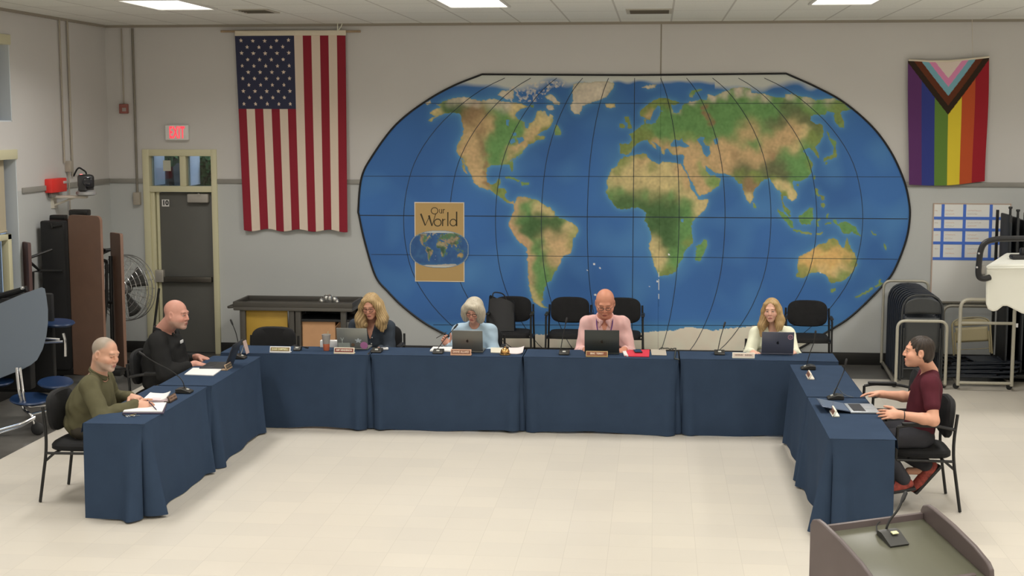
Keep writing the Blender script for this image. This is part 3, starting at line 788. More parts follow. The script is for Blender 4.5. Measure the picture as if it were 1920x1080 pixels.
# lettering drawn as tapered strokes (units: crop pixels of the poster, 1 px = 1/6.35 photo px)
mb = MB()
def ink(pts, w0, w1=None):
    w1 = w0 if w1 is None else w1
    n = len(pts); V = []; Fc = []
    for i in range(n):
        a = np.array(pts[max(i - 1, 0)], float); b = np.array(pts[min(i + 1, n - 1)], float)
        t = (b - a) / (np.linalg.norm(b - a) + 1e-9); nn = np.array([-t[1], t[0]])
        ww = w0 + (w1 - w0) * i / max(1, n - 1)
        for s in (-1, 1):
            x, y = np.array(pts[i], float) + nn * s * ww / 2
            p_ = P(740 + x / 6.35, 370 + y / 6.35, y=YB - .016) - PLOC
            V.append((p_.x, -.0065, p_.z))
        if i: Fc.append([2 * i - 2, 2 * i - 1, 2 * i + 1, 2 * i])
    mb.add(V, Fc)
def ring(cx, cy, rx, ry, wd, a0=0, a1=360, n=20):
    ink([(cx + rx * math.cos(R(a0 + (a1 - a0) * i / n)), cy + ry * math.sin(R(a0 + (a1 - a0) * i / n))) for i in range(n + 1)], wd)
ring(476, 160, 40, 38, 9)
ink([(535, 140), (535, 175), (548, 190), (560, 185), (562, 140)], 7); ink([(562, 140), (564, 192)], 7)
ink([(580, 140), (580, 192)], 8); ink([(580, 155), (590, 143), (600, 145)], 7)
ink([(312, 195), (365, 335)], 20, 14); ink([(365, 335), (420, 215)], 7); ink([(408, 215), (445, 340)], 20, 14); ink([(445, 340), (490, 195)], 8)
ring(513, 300, 42, 42, 12); ink([(572, 255), (572, 342)], 13); ink([(572, 285), (590, 262), (606, 262)], 9)
ink([(634, 175), (634, 342)], 14); ring(698, 300, 38, 40, 11); ink([(739, 170), (739, 342)], 15)
mb.build('lettering', mat('poster_ink', alb((48, 42, 26), .5), .6), sh_, smooth=False)
# the little map
ex, ez = P(824, 467, y=YB).x, P(824, 467, y=YB).z
rx = (P(880, 467, y=YB).x - P(768, 467, y=YB).x) / 2; rz = (P(824, 432, y=YB).z - P(824, 503, y=YB).z) / 2
ng = 110
uu, vv = np.meshgrid(np.linspace(-1, 1, ng), np.linspace(-1, 1, ng))
ins = (np.abs(uu) ** 2.3 + np.abs(vv) ** 2.6) < 1
smx = 1188 + uu * 514; smy = 407 + vv * 268
ii = np.clip(((smy - GY0) / GST).astype(int), 0, NYG - 1); jj = np.clip(((smx - GX0) / GST).astype(int), 0, NXG - 1)
Cs = mapc[ii, jj] * .62 + np.array(c3(60, 76, 100)) * .25
Cs[vv > .86] = c3(165, 165, 158); Cs[vv < -.86] = c3(160, 165, 165)
Vs = np.stack([uu * rx, np.full_like(uu, -.0085), -vv * rz], -1).reshape(-1, 3) + np.array([ex - PLOC.x, 0, ez - PLOC.z])
ix = np.arange(ng * ng).reshape(ng, ng); kk = ins[:-1, :-1] & ins[1:, 1:] & ins[1:, :-1] & ins[:-1, 1:]
Fs = np.stack([ix[:-1, :-1][kk], ix[1:, :-1][kk], ix[1:, 1:][kk], ix[:-1, 1:][kk]], 1)
Cs[(np.abs(uu) ** 2.3 + np.abs(vv) ** 2.6) > .90] = c3(112, 128, 140)
us = np.unique(Fs); rm = np.full(ng * ng, -1); rm[us] = np.arange(len(us))
me = np_mesh('small_map', Vs[us], rm[Fs], smooth=False); set_cols(me, np.clip(Cs.reshape(-1, 3)[us] / .55, .002, .9))
link_mesh('small_map', me, MAPM, poster)

# ================================================================== flags
def cloth_flag(name, label, cat, corners, nu, nv, colfn, wav, parent_parts=None):
    """corners: pixel TL, TR, BR, BL; colfn(u, v) -> linear rgb; returns root"""
    tl, tr, br, bl = corners
    top = P((tl[0] + tr[0]) / 2, (tl[1] + tr[1]) / 2, y=YB)
    root = thing(name, label, cat, (top.x, YB - .04, top.z))
    u, v = np.meshgrid(np.linspace(0, 1, nu), np.linspace(0, 1, nv))
    px = (1 - v) * ((1 - u) * tl[0] + u * tr[0]) + v * ((1 - u) * bl[0] + u * br[0])
    py = (1 - v) * ((1 - u) * tl[1] + u * tr[1]) + v * ((1 - u) * bl[1] + u * br[1])
    dpx, dpy, dep = wav(u, v)
    V = wallpts(px + dpx, py + dpy, 0.04) - np.array([top.x, YB - .04, top.z])
    V[:, 1] -= dep.ravel()
    ix = np.arange(nu * nv).reshape(nv, nu)
    Fq = np.stack([ix[:-1, :-1].ravel(), ix[1:, :-1].ravel(), ix[1:, 1:].ravel(), ix[:-1, 1:].ravel()], 1)
    me = np_mesh('cloth', V, Fq, smooth=True)
    set_cols(me, colfn(u, v).reshape(-1, 3))
    o = link_mesh('cloth', me, mat('flag_nylon', (.5, .5, .5), .8, spec=.12, tint=True, bump=.15, bscale=30), root)
    s = o.modifiers.new('solid', 'SOLIDIFY'); s.thickness = .003
    return root
E_F = .50
US_R, US_W, US_B = [np.array(alb(c, E_F)) for c in ((112, 34, 44), (176, 163, 150), (46, 48, 66))]
def us_col(u, v):
    C = np.zeros(u.shape + (3,))
    stripe = np.clip((u * 13).astype(int), 0, 12)
    C[:] = np.where((stripe % 2 == 0)[..., None], US_R, US_W)
    can = (u < 7 / 13) & (v < .379)
    C[can] = US_B
    # fifty stars (five and four across, eleven rows in this vertical hang)
    cu, cv = u / (7 / 13), v / .379
    asp = 1.18
    for r in range(11):
        n = 5 if r % 2 == 0 else 4
        for k in range(n):
            x0 = (.10 + .2 * k) if n == 5 else (.2 + .2 * k)
            y0 = .07 + .086 * r
            dx, dy = (cu - x0) , (cv - y0) * asp
            ang = np.arctan2(dx, -dy); rad = np.hypot(dx, dy)
            a5 = np.mod(ang, 2 * math.pi / 5); a5 = np.minimum(a5, 2 * math.pi / 5 - a5)
            lim = .033 * .40 / np.cos(.0 + math.pi / 5 * 0 + np.clip(a5 * 0, 0, 1))
            # star edge between outer tip (a5 = 0) and inner notch (a5 = 36 deg)
            ro, ri = .036, .016
            tt = np.clip(a5 / (math.pi / 5), 0, 1)
            edge_ = ro * ri * math.sin(math.pi / 5) / (ro * np.sin(a5) + ri * np.sin(math.pi / 5 - a5) + 1e-9)
            C[can & (rad < edge_)] = US_W * 1.08
    return C
def us_wav(u, v):
    ph = u * 13.5 + 1.5 * v
    d = .010 * np.sin(ph) * (.3 + v) + .008 * np.sin(5 * u - 3 * v) + .012 * v
    return np.zeros_like(u), (2.2 * np.sin(u * 21) * v ** 3 + 1.5 * np.sin(u * 7) * (1 - v) ** 6), d + .014
usf = cloth_flag('flag', 'American flag with stars and stripes hanging upright from a wooden rod on the wall', 'flag', ((441, 66), (648, 66), (653, 433), (459, 431)), 313, 420, us_col, us_wav)
z_ = P(545, 59.5, y=YB - .05); L = usf.location
xl, xr_ = P(414, 59, y=YB - .05), P(676, 59, y=YB - .05)
WOODL = mat('rod_wood', alb((128, 110, 88), .5), .6, noise=.1)
MB().tube([(xl.x - L.x, -.012, xl.z - L.z), (xr_.x - L.x, -.012, xr_.z - L.z)], .014).build('rod', WOODL, usf)
hl, hr = P(441, 63, y=YB - .05), P(649, 63, y=YB - .05)
h0, h1 = P(441, 58, y=YB - .05).z - L.z, P(441, 67.5, y=YB - .05).z - L.z
MB().b2((hl.x - L.x, -.034, h1), (hr.x - L.x, .006, h0), bev=.006).build('header', mat('flag_header', alb((176, 168, 152), .5), .8), usf)
ROPE = mat('rope', alb((190, 182, 165), .5), .8)
rp = P(633, 58, y=YB - .06)
r0, r1 = P(634, 0, y=YB - .06), P(646, 0, y=YB - .06)
mb = MB()
mb.tube([(r0.x, YB - .06, ZC), (r0.x - .01, YB - .06, rp.z + .12), (rp.x, YB - .07, rp.z)], .006)
mb.tube([(r1.x - .02, YB - .06, ZC), (r1.x - .01, YB - .06, rp.z + .15), (r1.x - .05, YB - .06, rp.z + .05), (rp.x, YB - .07, rp.z - .01)], .006)
o = mb.build('rope', ROPE, None, loc=(r0.x, YB - .06, ZC))
tag(o, 'pale rope hanging from the ceiling and looped over the wooden flag rod', 'rope')

PR = {k: np.array(alb(c, E_F)) for k, c in dict(pu=(76, 44, 84), bl=(44, 52, 108), gr=(78, 104, 48), ye=(176, 158, 48), orr=(150, 66, 38), re=(122, 30, 38), bk=(42, 33, 26), bn=(80, 44, 30), cy=(98, 138, 150), pk=(176, 112, 146), wh=(178, 166, 158)).items()}
def pr_col(u, v):
    C = np.zeros(u.shape + (3,))
    order = ['pu', 'bl', 'gr', 'ye', 'orr', 're']
    st = np.clip((u * 6).astype(int), 0, 5)
    for i, k in enumerate(order): C[st == i] = PR[k]
    w_ = np.abs(u - .5) * 2
    for k, d in (('bk', .44), ('bn', .385), ('cy', .29), ('pk', .205), ('wh', .145)):
        d0 = {'bk': .445, 'bn': .37, 'cy': .29, 'pk': .215, 'wh': .145}[k]
        # chevron tip at depth d0 on the centre line, arms rise to the top corners
        C[v < d0 - w_ * .43] = PR[k]
    return C
def pr_wav(u, v):
    d = .012 * np.sin(u * 11 + v * 2) * (.4 + v * .6) + .02 * np.clip(v - .75, 0, 1) * np.sin(u * 5)
    return (2 * np.sin(v * 5) * (u - .3)), (3.5 * np.sin(math.pi * u) * (1 - v) ** 3 + 4 * np.sin(math.pi * (u * 1.1)) * v ** 4), d + .02
prf = cloth_flag('flag', 'rainbow striped flag with a chevron of pink, blue, brown and black, on the right wall', 'flag', ((1702, 114), (1854, 108), (1847, 341), (1703, 346)), 200, 260, pr_col, pr_wav)
L = prf.location
a, b_ = P(1704, 112.5, y=YB - .06), P(1855, 106.5, y=YB - .06)
mpt = P(1778, 114.5, y=YB - .06)
MB().tube([a - L, (a + mpt) / 2 - L - Vector((0, 0, .008)), mpt - L, (mpt + b_) / 2 - L - Vector((0, 0, .004)), b_ - L], .012).build('header', mat('flag_header', (.5, .5, .5)), prf)
st = P(1824, 0, y=YB - .03)
zz = P(1824, 108, y=YB - .03)
tag(MB().tube([(st.x, YB - .03, ZC), (zz.x, YB - .03, zz.z)], .003).build('string', mat('string', alb((165, 160, 148), .5), .8), None, loc=(st.x, YB - .03, ZC)), 'thin pale string running from the ceiling down to the rainbow flag', 'string')
# ================================================================== wall fittings
def base_loc(mb, name, mats, label, cat, loc, group=None, **k):
    o = mb.build(name, mats, None, loc=loc, **k)
    return tag(o, label, cat, group)
PIPE = mat('painted_pipe', alb((122, 116, 106), .42), .5)
def pipe_on_left(pxy_top, pxy_bot, r, label, zb=None):
    a = P(*pxy_top, x=XL + .02); b = P(*pxy_bot, x=XL + .02)
    y = (a.y + b.y) / 2
    z0 = b.z if zb is None else zb
    base_loc(MB().tube([(XL + .022, y, ZC), (XL + .022, y, z0)], r), 'conduit', PIPE, label, 'pipe', (XL, y, z0), 'wall conduits')
    return y
yc1 = pipe_on_left((107, 26), (124, 305), .012, 'thin conduit running down from the ceiling to the small junction box on the left wall')
yc2 = pipe_on_left((122.5, 28), (139, 330), .014, 'thicker conduit on the left wall that ends above the video camera')
a = P(124, 312, x=XL)
mb = MB().box((XL + .035, a.y, a.z), (.07, .085, .13), bev=.008)
mb.tube([(XL + .03, a.y, a.z - .06), (XL + .03, a.y, .6)], .008)
base_loc(mb, 'junction_box', PIPE, 'small grey junction box with a thin drop pipe on the left wall', 'electrical box', (XL, a.y, a.z))
# red pull box on the rail
p0 = P(98, 349, x=XL)
t = thing('alarm_box', 'red fire alarm box mounted on the grey rail of the left wall', 'alarm box', (XL, p0.y, p0.z))
REDB = mat('alarm_red', alb((172, 38, 34), .42), .45)
MB().box((.045, 0, .01), (.09, .42, .16), bev=.012).build('housing', REDB, t)
MB().box((.093, .14, .04), (.012, .08, .03), bev=.004).build('button_plate', mat('plate_pale', (.7, .6, .58), .5), t)
MB().box((.03, -.03, -.10), (.05, .2, .05), bev=.01).build('bracket', STEEL, t)
# video camera on a wall bracket
pb = P(158, 345, x=XL + .38)
t = thing('video_camera', 'dark remote video camera on a bracket high on the left wall near the corner', 'camera', (XL, pb.y, pb.z - .12))
BK = mat('camera_grey', (.05, .05, .052), .4)
MB().box((.20, 0, -.03), (.40, .10, .03), bev=.006).b2((.0, -.07, -.16), (.012, .07, .10)).tube([(.01, 0, -.13), (.26, 0, -.035)], .012).build('bracket', mat('bracket_pale', alb((150, 146, 136), .42), .5), t)
MB().lathe([(.085, -.012), (.115, 0), (.115, .03), (.09, .05), (.05, .055)], 28, M=Matrix.Translation((.40, 0, 0))).build('base', mat('camera_silver', (.45, .45, .45), .35, .4), t)
mb = MB()
for s in (-1, 1): mb.box((.40, s * .115, .13), (.09, .02, .16), bev=.008)
mb.box((.40, 0, .06), (.1, .24, .03), bev=.01)
mb.build('yoke', BK, t)
Mh = Matrix.Translation((.40, 0, .15)) @ Matrix.Rotation(R(-60), 4, 'Z')
hd_ = MB().box((0, 0, 0), (.20, .17, .16), bev=.035, seg=3, M=Mh).build('head', BLACKP, t)
MB().lathe([(.055, 0), (.055, .05), (.045, .055)], 20, M=Mh @ Matrix.Translation((.09, 0, 0)) @ Matrix.Rotation(R(90), 4, 'Y')).build('lens', mat('lens_glass', (.02, .02, .025), .08), hd_)
MB().box((0, -.05, .082), (.02, .03, .006), bev=.002, M=Mh).build('tally_light', mat('tally', (.8, .2, .2), .4, emit=(1, .2, .2), estr=1.5), hd_)
# cable loop above the camera
base_loc(MB().tube(fillet([(XL + .03, yc2, P(139, 330, x=XL).z), (XL + .10, yc2 - .02, pb.z + .18), (XL + .10, yc2 + .25, pb.z + .1), (XL + .03, yc2 + .3, pb.z - .05)], .1), .010), 'cable', BLACKP, 'dark cable looping from the conduit to the video camera', 'cable', (XL + .03, yc2, pb.z))
# corner: red horn and its conduit, dark conduit by the door
p0 = P(234, 204, y=YB)
t = thing('alarm_horn', 'small dull red alarm horn high on the wall left of the door', 'alarm', (p0.x, YB, p0.z))
MB().box((0, -.03, 0), (.11, .06, .12), bev=.008).build('housing', mat('dull_red', alb((110, 66, 60), .42), .5), t)
MB().box((.015, -.065, -.01), (.05, .012, .045), bev=.004).build('strobe', mat('strobe', (.45, .38, .36), .3), t)
xt = P(228, 52, y=YB).x
base_loc(MB().tube([(p0.x - .005, YB - .015, ZC - .04), (p0.x - .005, YB - .015, p0.z + .05)], .009), 'conduit', PIPE, 'thin conduit from the ceiling down to the dull red alarm horn', 'pipe', (p0.x, YB, p0.z + .05), 'wall conduits')
p1 = P(259, 372, y=YB)
xp = P(253, 180, y=YB).x
base_loc(MB().tube([(p1.x + .0, YB - .02, ZC - .04), (p1.x + .0, YB - .02, p1.z)], .016), 'conduit', mat('dark_pipe', alb((92, 88, 80), .42), .5), 'dark conduit dropping from the ceiling just left of the door', 'pipe', (p1.x, YB, p1.z), 'wall conduits')
base_loc(MB().box((p1.x, YB - .035, p1.z), (.085, .07, .16), bev=.006), 'switch_box', PIPE, 'small grey box on the wall beside the door frame', 'electrical box', (p1.x, YB, p1.z))
# exit sign
p0 = P(334.5, 248.5, y=YB)
t = thing('exit_sign', 'lit EXIT sign with red letters above the door', 'exit sign', (p0.x, YB, p0.z))
ws, hs = P(356, 248, y=YB).x - P(313, 248, y=YB).x, P(334, 234, y=YB).z - P(334, 263, y=YB).z
hs_ = MB().box((0, -.04, 0), (ws, .08, hs), bev=.014, seg=3).build('housing', mat('sign_white', alb((196, 182, 176), .5), .4), t)
V, Fc = text_mesh('EXIT', hs * .88, .004, .002, spacing=1.12)
x_ = [v.x for v in V]; sx = ws * .66 / (max(x_) - min(x_))
MB().add([(v.x * sx, v.y * 1.2, v.z) for v in V], Fc, 0, Matrix.Translation((.008, -.083, -.005)) @ Matrix.Rotation(R(90), 4, 'X')).build('letters', mat('exit_red', (.8, .05, .06), .4, emit=(1.0, .06, .09), estr=1.1), hs_)

# whiteboard
TAPE = mat('blue_tape', alb((56, 88, 160), .46), .6)
x0, x1 = P(1748.5, 470, y=YB).x, P(1890, 470, y=YB).x
z0, z1 = P(1800, 565, y=YB).z, P(1800, 383, y=YB).z
t = thing('whiteboard', 'whiteboard with a blue tape grid on the right wall, below the rainbow flag', 'whiteboard', (x0, YB, z0))
bd_ = MB().b2((0, -.015, 0), (x1 - x0, -.003, z1 - z0), bev=.003).build('board', mat('board_white', alb((198, 188, 170), .46), .6, spec=.2), t)
MB().b2((-.012, -.018, 0), (0, 0, z1 - z0)).b2((-.012, -.018, z1 - z0), (x1 - x0 + .012, 0, z1 - z0 + .012)).b2((x1 - x0, -.018, 0), (x1 - x0 + .012, 0, z1 - z0)).build('frame', mat('board_frame', alb((150, 132, 120), .5), .5), t)
MB().b2((-.012, -.05, -.022), (x1 - x0 + .012, 0, 0), bev=.004).build('tray', mat('tray_grey', alb((92, 88, 80), .5), .5), t)
for px_ in (1766, 1806.5, 1856):
    X = P(px_, 440, y=YB).x - x0
    zb_, zt_ = P(px_, 487, y=YB).z - z0, z1 - z0
    MB().box((X, -.0165, (zb_ + zt_) / 2), (.035, .003, zt_ - zb_)).build('tape', TAPE, bd_)
for py_ in (409, 430.5, 455.5, 485):
    Z = P(1800, py_, y=YB).z - z0
    MB().box(((x1 - x0) / 2, -.018, Z), (x1 - x0, .003, .034)).build('tape', TAPE, bd_)
mb = MB()
rr = random.Random(3)
for (xa, xb) in ((1751, 1763), (1771, 1802), (1812, 1851)):
    for (ya, yb) in ((390, 406), (413, 428), (435, 452), (460, 481)):
        for k in range(2 if xb - xa > 15 else 1):
            yy = ya + (yb - ya) * (.3 + .4 * k)
            L_ = (xb - xa) * rr.uniform(.4, .85)
            pts = []
            for i in range(int(L_ * 2)):
                p_ = P(xa + 1 + i / 2, yy + rr.uniform(-1.3, 1.3), y=YB)
                pts.append((p_.x - x0, -.0155, p_.z - z0))
            if len(pts) > 2: mb.tube(pts, .0015, 4, mi=rr.choice((0, 0, 1)))
mb.build('marker_lettering', [mat('marker_pink', alb((178, 152, 138), .5), .5), mat('marker_grey', alb((158, 150, 142), .5), .5)], bd_)

# ================================================================== tables with navy cloths
NAVY = mat('navy_cloth', (0.040, 0.063, 0.108), 0.9, noise=.05, nscale=6, bump=.12, bscale=350, spec=.04)
TABLETOP = mat('table_laminate', (.35, .32, .28), .5)
def draped_table(name, label, cx, cy, rz, L, W, flares, seed, group):
    """local frame: X along the table, front skirt on -Y, open at the back"""
    root = thing(name, label, 'table', (cx, cy, 0), rz, group)
    rg = random.Random(seed)
    hx, hy = L / 2, W / 2
    # perimeter from back-left, down the left end, along the front, up the right end
    per = []
    def seg(a, b, n, nrm, side):
        for i in range(n):
            t = i / n
            per.append((Vector(a).lerp(Vector(b), t), Vector(nrm), side))
    seg((-hx, hy, 0), (-hx, -hy, 0), 36, (-1, 0, 0), 0)
    seg((-hx, -hy, 0), (hx, -hy, 0), 120, (0, -1, 0), 1)
    seg((hx, -hy, 0), (hx, hy, 0), 37, (1, 0, 0), 2)
    s = 0; S = []
    for i, (p, n, sd) in enumerate(per):
        if i: s += (p - per[i - 1][0]).length
        S.append(s)
    c1, c2 = W, W + L
    ph = [rg.uniform(0, 6) for _ in range(4)]
    NT = 26
    V = []; Fc = []
    zt = TT
    for j in range(NT + 1):
        t = j / NT
        for i, (p, n, sd) in enumerate(per):
            sc_ = S[i]
            d1, d2 = sc_ - c1, sc_ - c2
            nn = Vector(n)
            wd = .05
            if abs(d1) < wd: nn = Vector((-1, 0, 0)).lerp(Vector((0, -1, 0)), .5 + d1 / wd / 2)
            if abs(d2) < wd: nn = Vector((0, -1, 0)).lerp(Vector((1, 0, 0)), .5 + d2 / wd / 2)
            off = .012 * t
            for d, f in ((d1, flares[0]), (d2, flares[1])):
                off += f * (.10 * math.exp(-((abs(d) - .10) / .055) ** 2) * t ** 1.1 - .17 * math.exp(-(d / .024) ** 2) * t ** .5)
                off += f * .03 * math.exp(-(d / .5) ** 2) * t
            if sd == 1:
                off += (.011 * math.sin(sc_ * 7.3 + ph[0]) + .008 * math.sin(sc_ * 13 + ph[1])) * t ** 1.4
            else:
                off += (.006 * math.sin(sc_ * 15 + ph[2])) * t
                if (sd == 0 and flares[0] == 0) or (sd == 2 and flares[1] == 0): off = min(off, .004) * .3
            z = zt - .010 - (zt - .022 - .012 * math.sin(sc_ * 4.1 + ph[3]) * (1 if sd == 1 else .2)) * t
            if j == 0: off, z = -.003, zt - .002
            q_ = p + nn * off
            V.append((q_.x, q_.y, max(.006, z)))
    n = len(per)
    for j in range(NT):
        for i in range(n - 1):
            Fc.append([j * n + i, j * n + i + 1, (j + 1) * n + i + 1, (j + 1) * n + i])
    mb = MB(); mb.add(V, Fc)
    # top sheet and short back drop
    nx, ny = 40, 8
    o = len(mb.v); T = []; TF = []
    for j in range(ny + 1):
        for i in range(nx + 1):
            x = -hx + L * i / nx; y = -hy + W * j / ny
            T.append((x, y, zt + .0012 * math.sin(x * 9 + ph[1]) * math.sin(y * 12)))
    for j in range(ny):
        for i in range(nx): TF.append([j * (nx + 1) + i, j * (nx + 1) + i + 1, (j + 1) * (nx + 1) + i + 1, (j + 1) * (nx + 1) + i])
    mb.add(T, TF)
    B = []; BF = []
    for j in range(5):
        for i in range(nx + 1):
            x = -hx + L * i / nx
            B.append((x, hy + .004 + .01 * (j / 4) * (1 + math.sin(x * 11 + ph[2])), zt - .002 - .07 * j / 4))
    for j in range(4):
        for i in range(nx): BF.append([j * (nx + 1) + i, j * (nx + 1) + i + 1, (j + 1) * (nx + 1) + i + 1, (j + 1) * (nx + 1) + i])
    mb.add(B, BF)
    c = mb.build('tablecloth', NAVY, root, sharp=50)
    MB().box((0, 0, zt - .017), (L - .03, W - .03, .026), bev=.004).build('tabletop', TABLETOP, root)
    for s_ in (-1, 1):
        x = s_ * (hx - .16)
        MB().tube([(x, 0, zt - .03), (x, 0, .03)], .02).box((x, 0, .018), (.05, W * .72, .03), bev=.008).build('leg', BLACK, root)
    return root
RXC, RW = 1.487, .47
LXC = -4.02
tg = 'navy draped meeting tables'
FY = 13.54
draped_table('meeting_table', 'navy draped table at the left end of the middle row, holding the orange drink', -3.475, FY, 0, 1.47, .47, (0, .55), 1, tg)
draped_table('meeting_table', 'navy draped table in the middle row holding the small brass bell', -1.995, FY + .03, 0, 1.47, .47, (.55, .4), 2, tg)
draped_table('meeting_table', 'navy draped table in the middle row holding the red folder', -.51, FY + .06, 0, 1.48, .47, (.4, .4), 3, tg)
draped_table('meeting_table', 'navy draped table at the right end of the middle row, with the sticker laptop', .985, FY + .09, 0, 1.48, .47, (.4, 0), 4, tg)
draped_table('meeting_table', 'navy draped table with the open notebook, nearest on the left', LXC, 10.82, R(90), 1.52, RW, (.9, .7), 5, tg)
draped_table('meeting_table', 'navy draped table in the left row nearer the door, with the typing man', LXC + .03, 12.37, R(90), 1.52, RW, (.5, .5), 6, tg)
draped_table('meeting_table', 'navy draped table with the open silver laptop, nearest the lectern', RXC, 10.86, R(-90), 1.52, RW, (.6, .9), 7, tg)
draped_table('meeting_table', 'navy draped table in the right row behind the open silver laptop table', RXC, 12.42, R(-90), 1.54, RW, (.4, .6), 8, tg)

# ================================================================== guest chairs
def make_chair(name, label, group, arms=True):
    t = thing(name, label, 'chair', group=group)
    def pill(w, h, d, n=28, e=3.2):
        return [(w / 2 * math.copysign(abs(math.cos(a)) ** (2 / e), math.cos(a)), h / 2 * math.copysign(abs(math.sin(a)) ** (2 / e), math.sin(a))) for a in [2 * math.pi * i / n for i in range(n)]]
    # seat: cushion
    mb = MB(); rows = []
    prof = [(.93, 0), (1, .012), (1, .04), (.94, .058), (.75, .066), (.3, .07)]
    pl = pill(.48, .47, 0, 32, 4)
    V = []; Fc = []
    for s, z in prof:
        for x, y in pl: V.append((x * s, y * s, .405 + z))
    n = len(pl)
    for j in range(len(prof) - 1):
        for i in range(n): Fc.append([j * n + i, j * n + (i + 1) % n, (j + 1) * n + (i + 1) % n, (j + 1) * n + i])
    Fc.append(list(range(n))[::-1]); Fc.append([(len(prof) - 1) * n + i for i in range(n)])
    mb.add(V, Fc); mb.build('seat', FABRIC, t)
    # back: slightly dished pad
    mb = MB(); V = []; Fc = []
    pl = pill(.47, .31, 0, 36, 3.4)
    prof = [(.92, -.026), (1, -.014), (1, .014), (.92, .026), (.5, .03), (.1, .031)]
    prof = [(.1, -.031), (.5, -.03)] + prof
    for s, d in prof:
        for x, z in pl:
            xx, zz = x * s, z * s
            V.append((xx, .215 + d + .10 * (zz) - .25 * xx * xx, .70 + zz))
    n = len(pl)
    for j in range(len(prof) - 1):
        for i in range(n): Fc.append([j * n + i, j * n + (i + 1) % n, (j + 1) * n + (i + 1) % n, (j + 1) * n + i])
    Fc.append(list(range(n))[::-1]); Fc.append([(len(prof) - 1) * n + i for i in range(n)])
    mb.add(V, Fc); mb.build('backrest', FABRIC, t)
    for s in (-1, 1):
        x = s * .262
        MB().tube(fillet([(x * 1.03, -.235, .005), (x, -.205, .45), (x, -.20, .655)], .03) if arms else [(x * 1.03, -.235, .005), (x, -.205, .41)], .0125).build('leg', BLACK, t)
        MB().tube(fillet([(x * 1.04, .285, .005), (x, .225, .40), (x * .98, .222, .55), (x * .96, .245, .76)], .08), .0125).build('leg', BLACK, t)
        if arms: MB().tube(fillet([(x, -.20, .655), (x, -.12, .672), (x, .10, .668), (x * .97, .235, .64)], .05), .013).box((x, -.045, .683), (.045, .25, .022), bev=.01).build('armrest', BLACKP, t)
    mb = MB()
    for s in (-1, 1):
        mb.tube([(s * .262, -.205, .40), (s * .262, .225, .395)], .011)
        mb.tube([(s * .262, .16, .395), (s * .262, .235, .33)], .010)
    mb.tube([(-.262, -.1, .40), (.262, -.1, .40)], .011).tube([(-.262, .15, .40), (.262, .15, .40)], .011)
    mb.build('frame', BLACK, t)
    return t
CG = 'black guest chairs'
chair0 = make_chair('guest_chair', 'empty black chair at the table, in front of the dark cart', CG)
used = []
def place_chair(x, y, rz, label):
    o = chair0 if not used else copy_tree(chair0)
    used.append(1)
    o.location = (x, y, 0); o.rotation_euler = (0, 0, rz)
    o['label'] = label
    return o
place_chair(P(518, 640, y=14.35).x, 14.05, 0, 'empty black chair at the table, in front of the dark cart')
YW = 17.05
def cx_at(px): return P(px, 600, y=YW).x
bagchair = place_chair(cx_at(961), YW - .22, 0, 'black chair against the wall with the black bag on it')
place_chair(cx_at(1069), YW - .22, 0, 'empty black chair against the wall, behind the left shoulder of the pink shirt')
place_chair(cx_at(1165), YW - .22, 0, 'empty black chair against the wall, partly hidden behind the man in pink')
place_chair(cx_at(1511), YW - .25, R(-3), 'empty black chair against the wall beside the blonde woman')
# ================================================================== the dark cart by the door
yc = 16.95
DG = mat('cart_dark', alb((52, 50, 46), .5), .55)
DGT = mat('cart_top_grey', alb((66, 64, 60), .55), .5)
xa, xb = P(446, 575, y=yc - .3).x, P(652, 575, y=yc - .3).x
cw = xb - xa; cxm = (xa + xb) / 2
zt_ = P(545, 575, y=yc - .3).z
t = thing('utility_cart', 'long dark cart with a rimmed top and yellow side panel against the back wall', 'cart', (cxm, yc, 0))
mb = MB().box((0, 0, zt_ - .03), (cw + .12, .62, .05), bev=.015)
top_ = mb.build('top', DGT, t)
mb = MB()
for s in (-1, 1):
    mb.box((0, s * .295, zt_ + .02), (cw + .12, .035, .07), bev=.012); mb.box((s * (cw / 2 + .045), 0, zt_ + .02), (.035, .62, .07), bev=.012)
mb.tube(fillet([(-cw / 2 - .05, -.29, zt_ - .01), (-cw / 2 - .13, -.29, zt_ - .02), (-cw / 2 - .13, .29, zt_ - .02), (-cw / 2 - .05, .29, zt_ - .01)], .06), .016)
mb.build('rim', DG, top_)
for x in (-cw / 2 + .05, -.02, .06, cw / 2 - .06):
    for y in (-.26, .26): MB().box((x, y, zt_ / 2), (.07, .06, zt_ - .1), bev=.01).build('post', DG, t)
MB().box((0, 0, .16), (cw - .04, .56, .05), bev=.01).build('shelf', DG, t)
MB().box((.38, 0, zt_ - .17), (.72, .54, .03), bev=.006).box((.38, .27, zt_ - .12), (.72, .02, .12)).build('shelf', BLACKP, t)
MB().box((-cw / 4 - .02, -.235, (zt_ + .1) / 2), (cw / 2 - .12, .02, zt_ - .22), bev=.004).build('side_panel', mat('yellow_panel', alb((132, 106, 40), .5), .5, noise=.06, nscale=5), t)
for x in (-cw / 2 + .1, cw / 2 - .1):
    for y in (-.2, .2): MB().lathe([(.055, -.02), (.06, -.01), (.06, .01), (.055, .02)], 18, M=Matrix.Translation((x, y, .06)) @ Matrix.Rotation(R(90), 4, 'X')).build('caster', BLACKP, t)
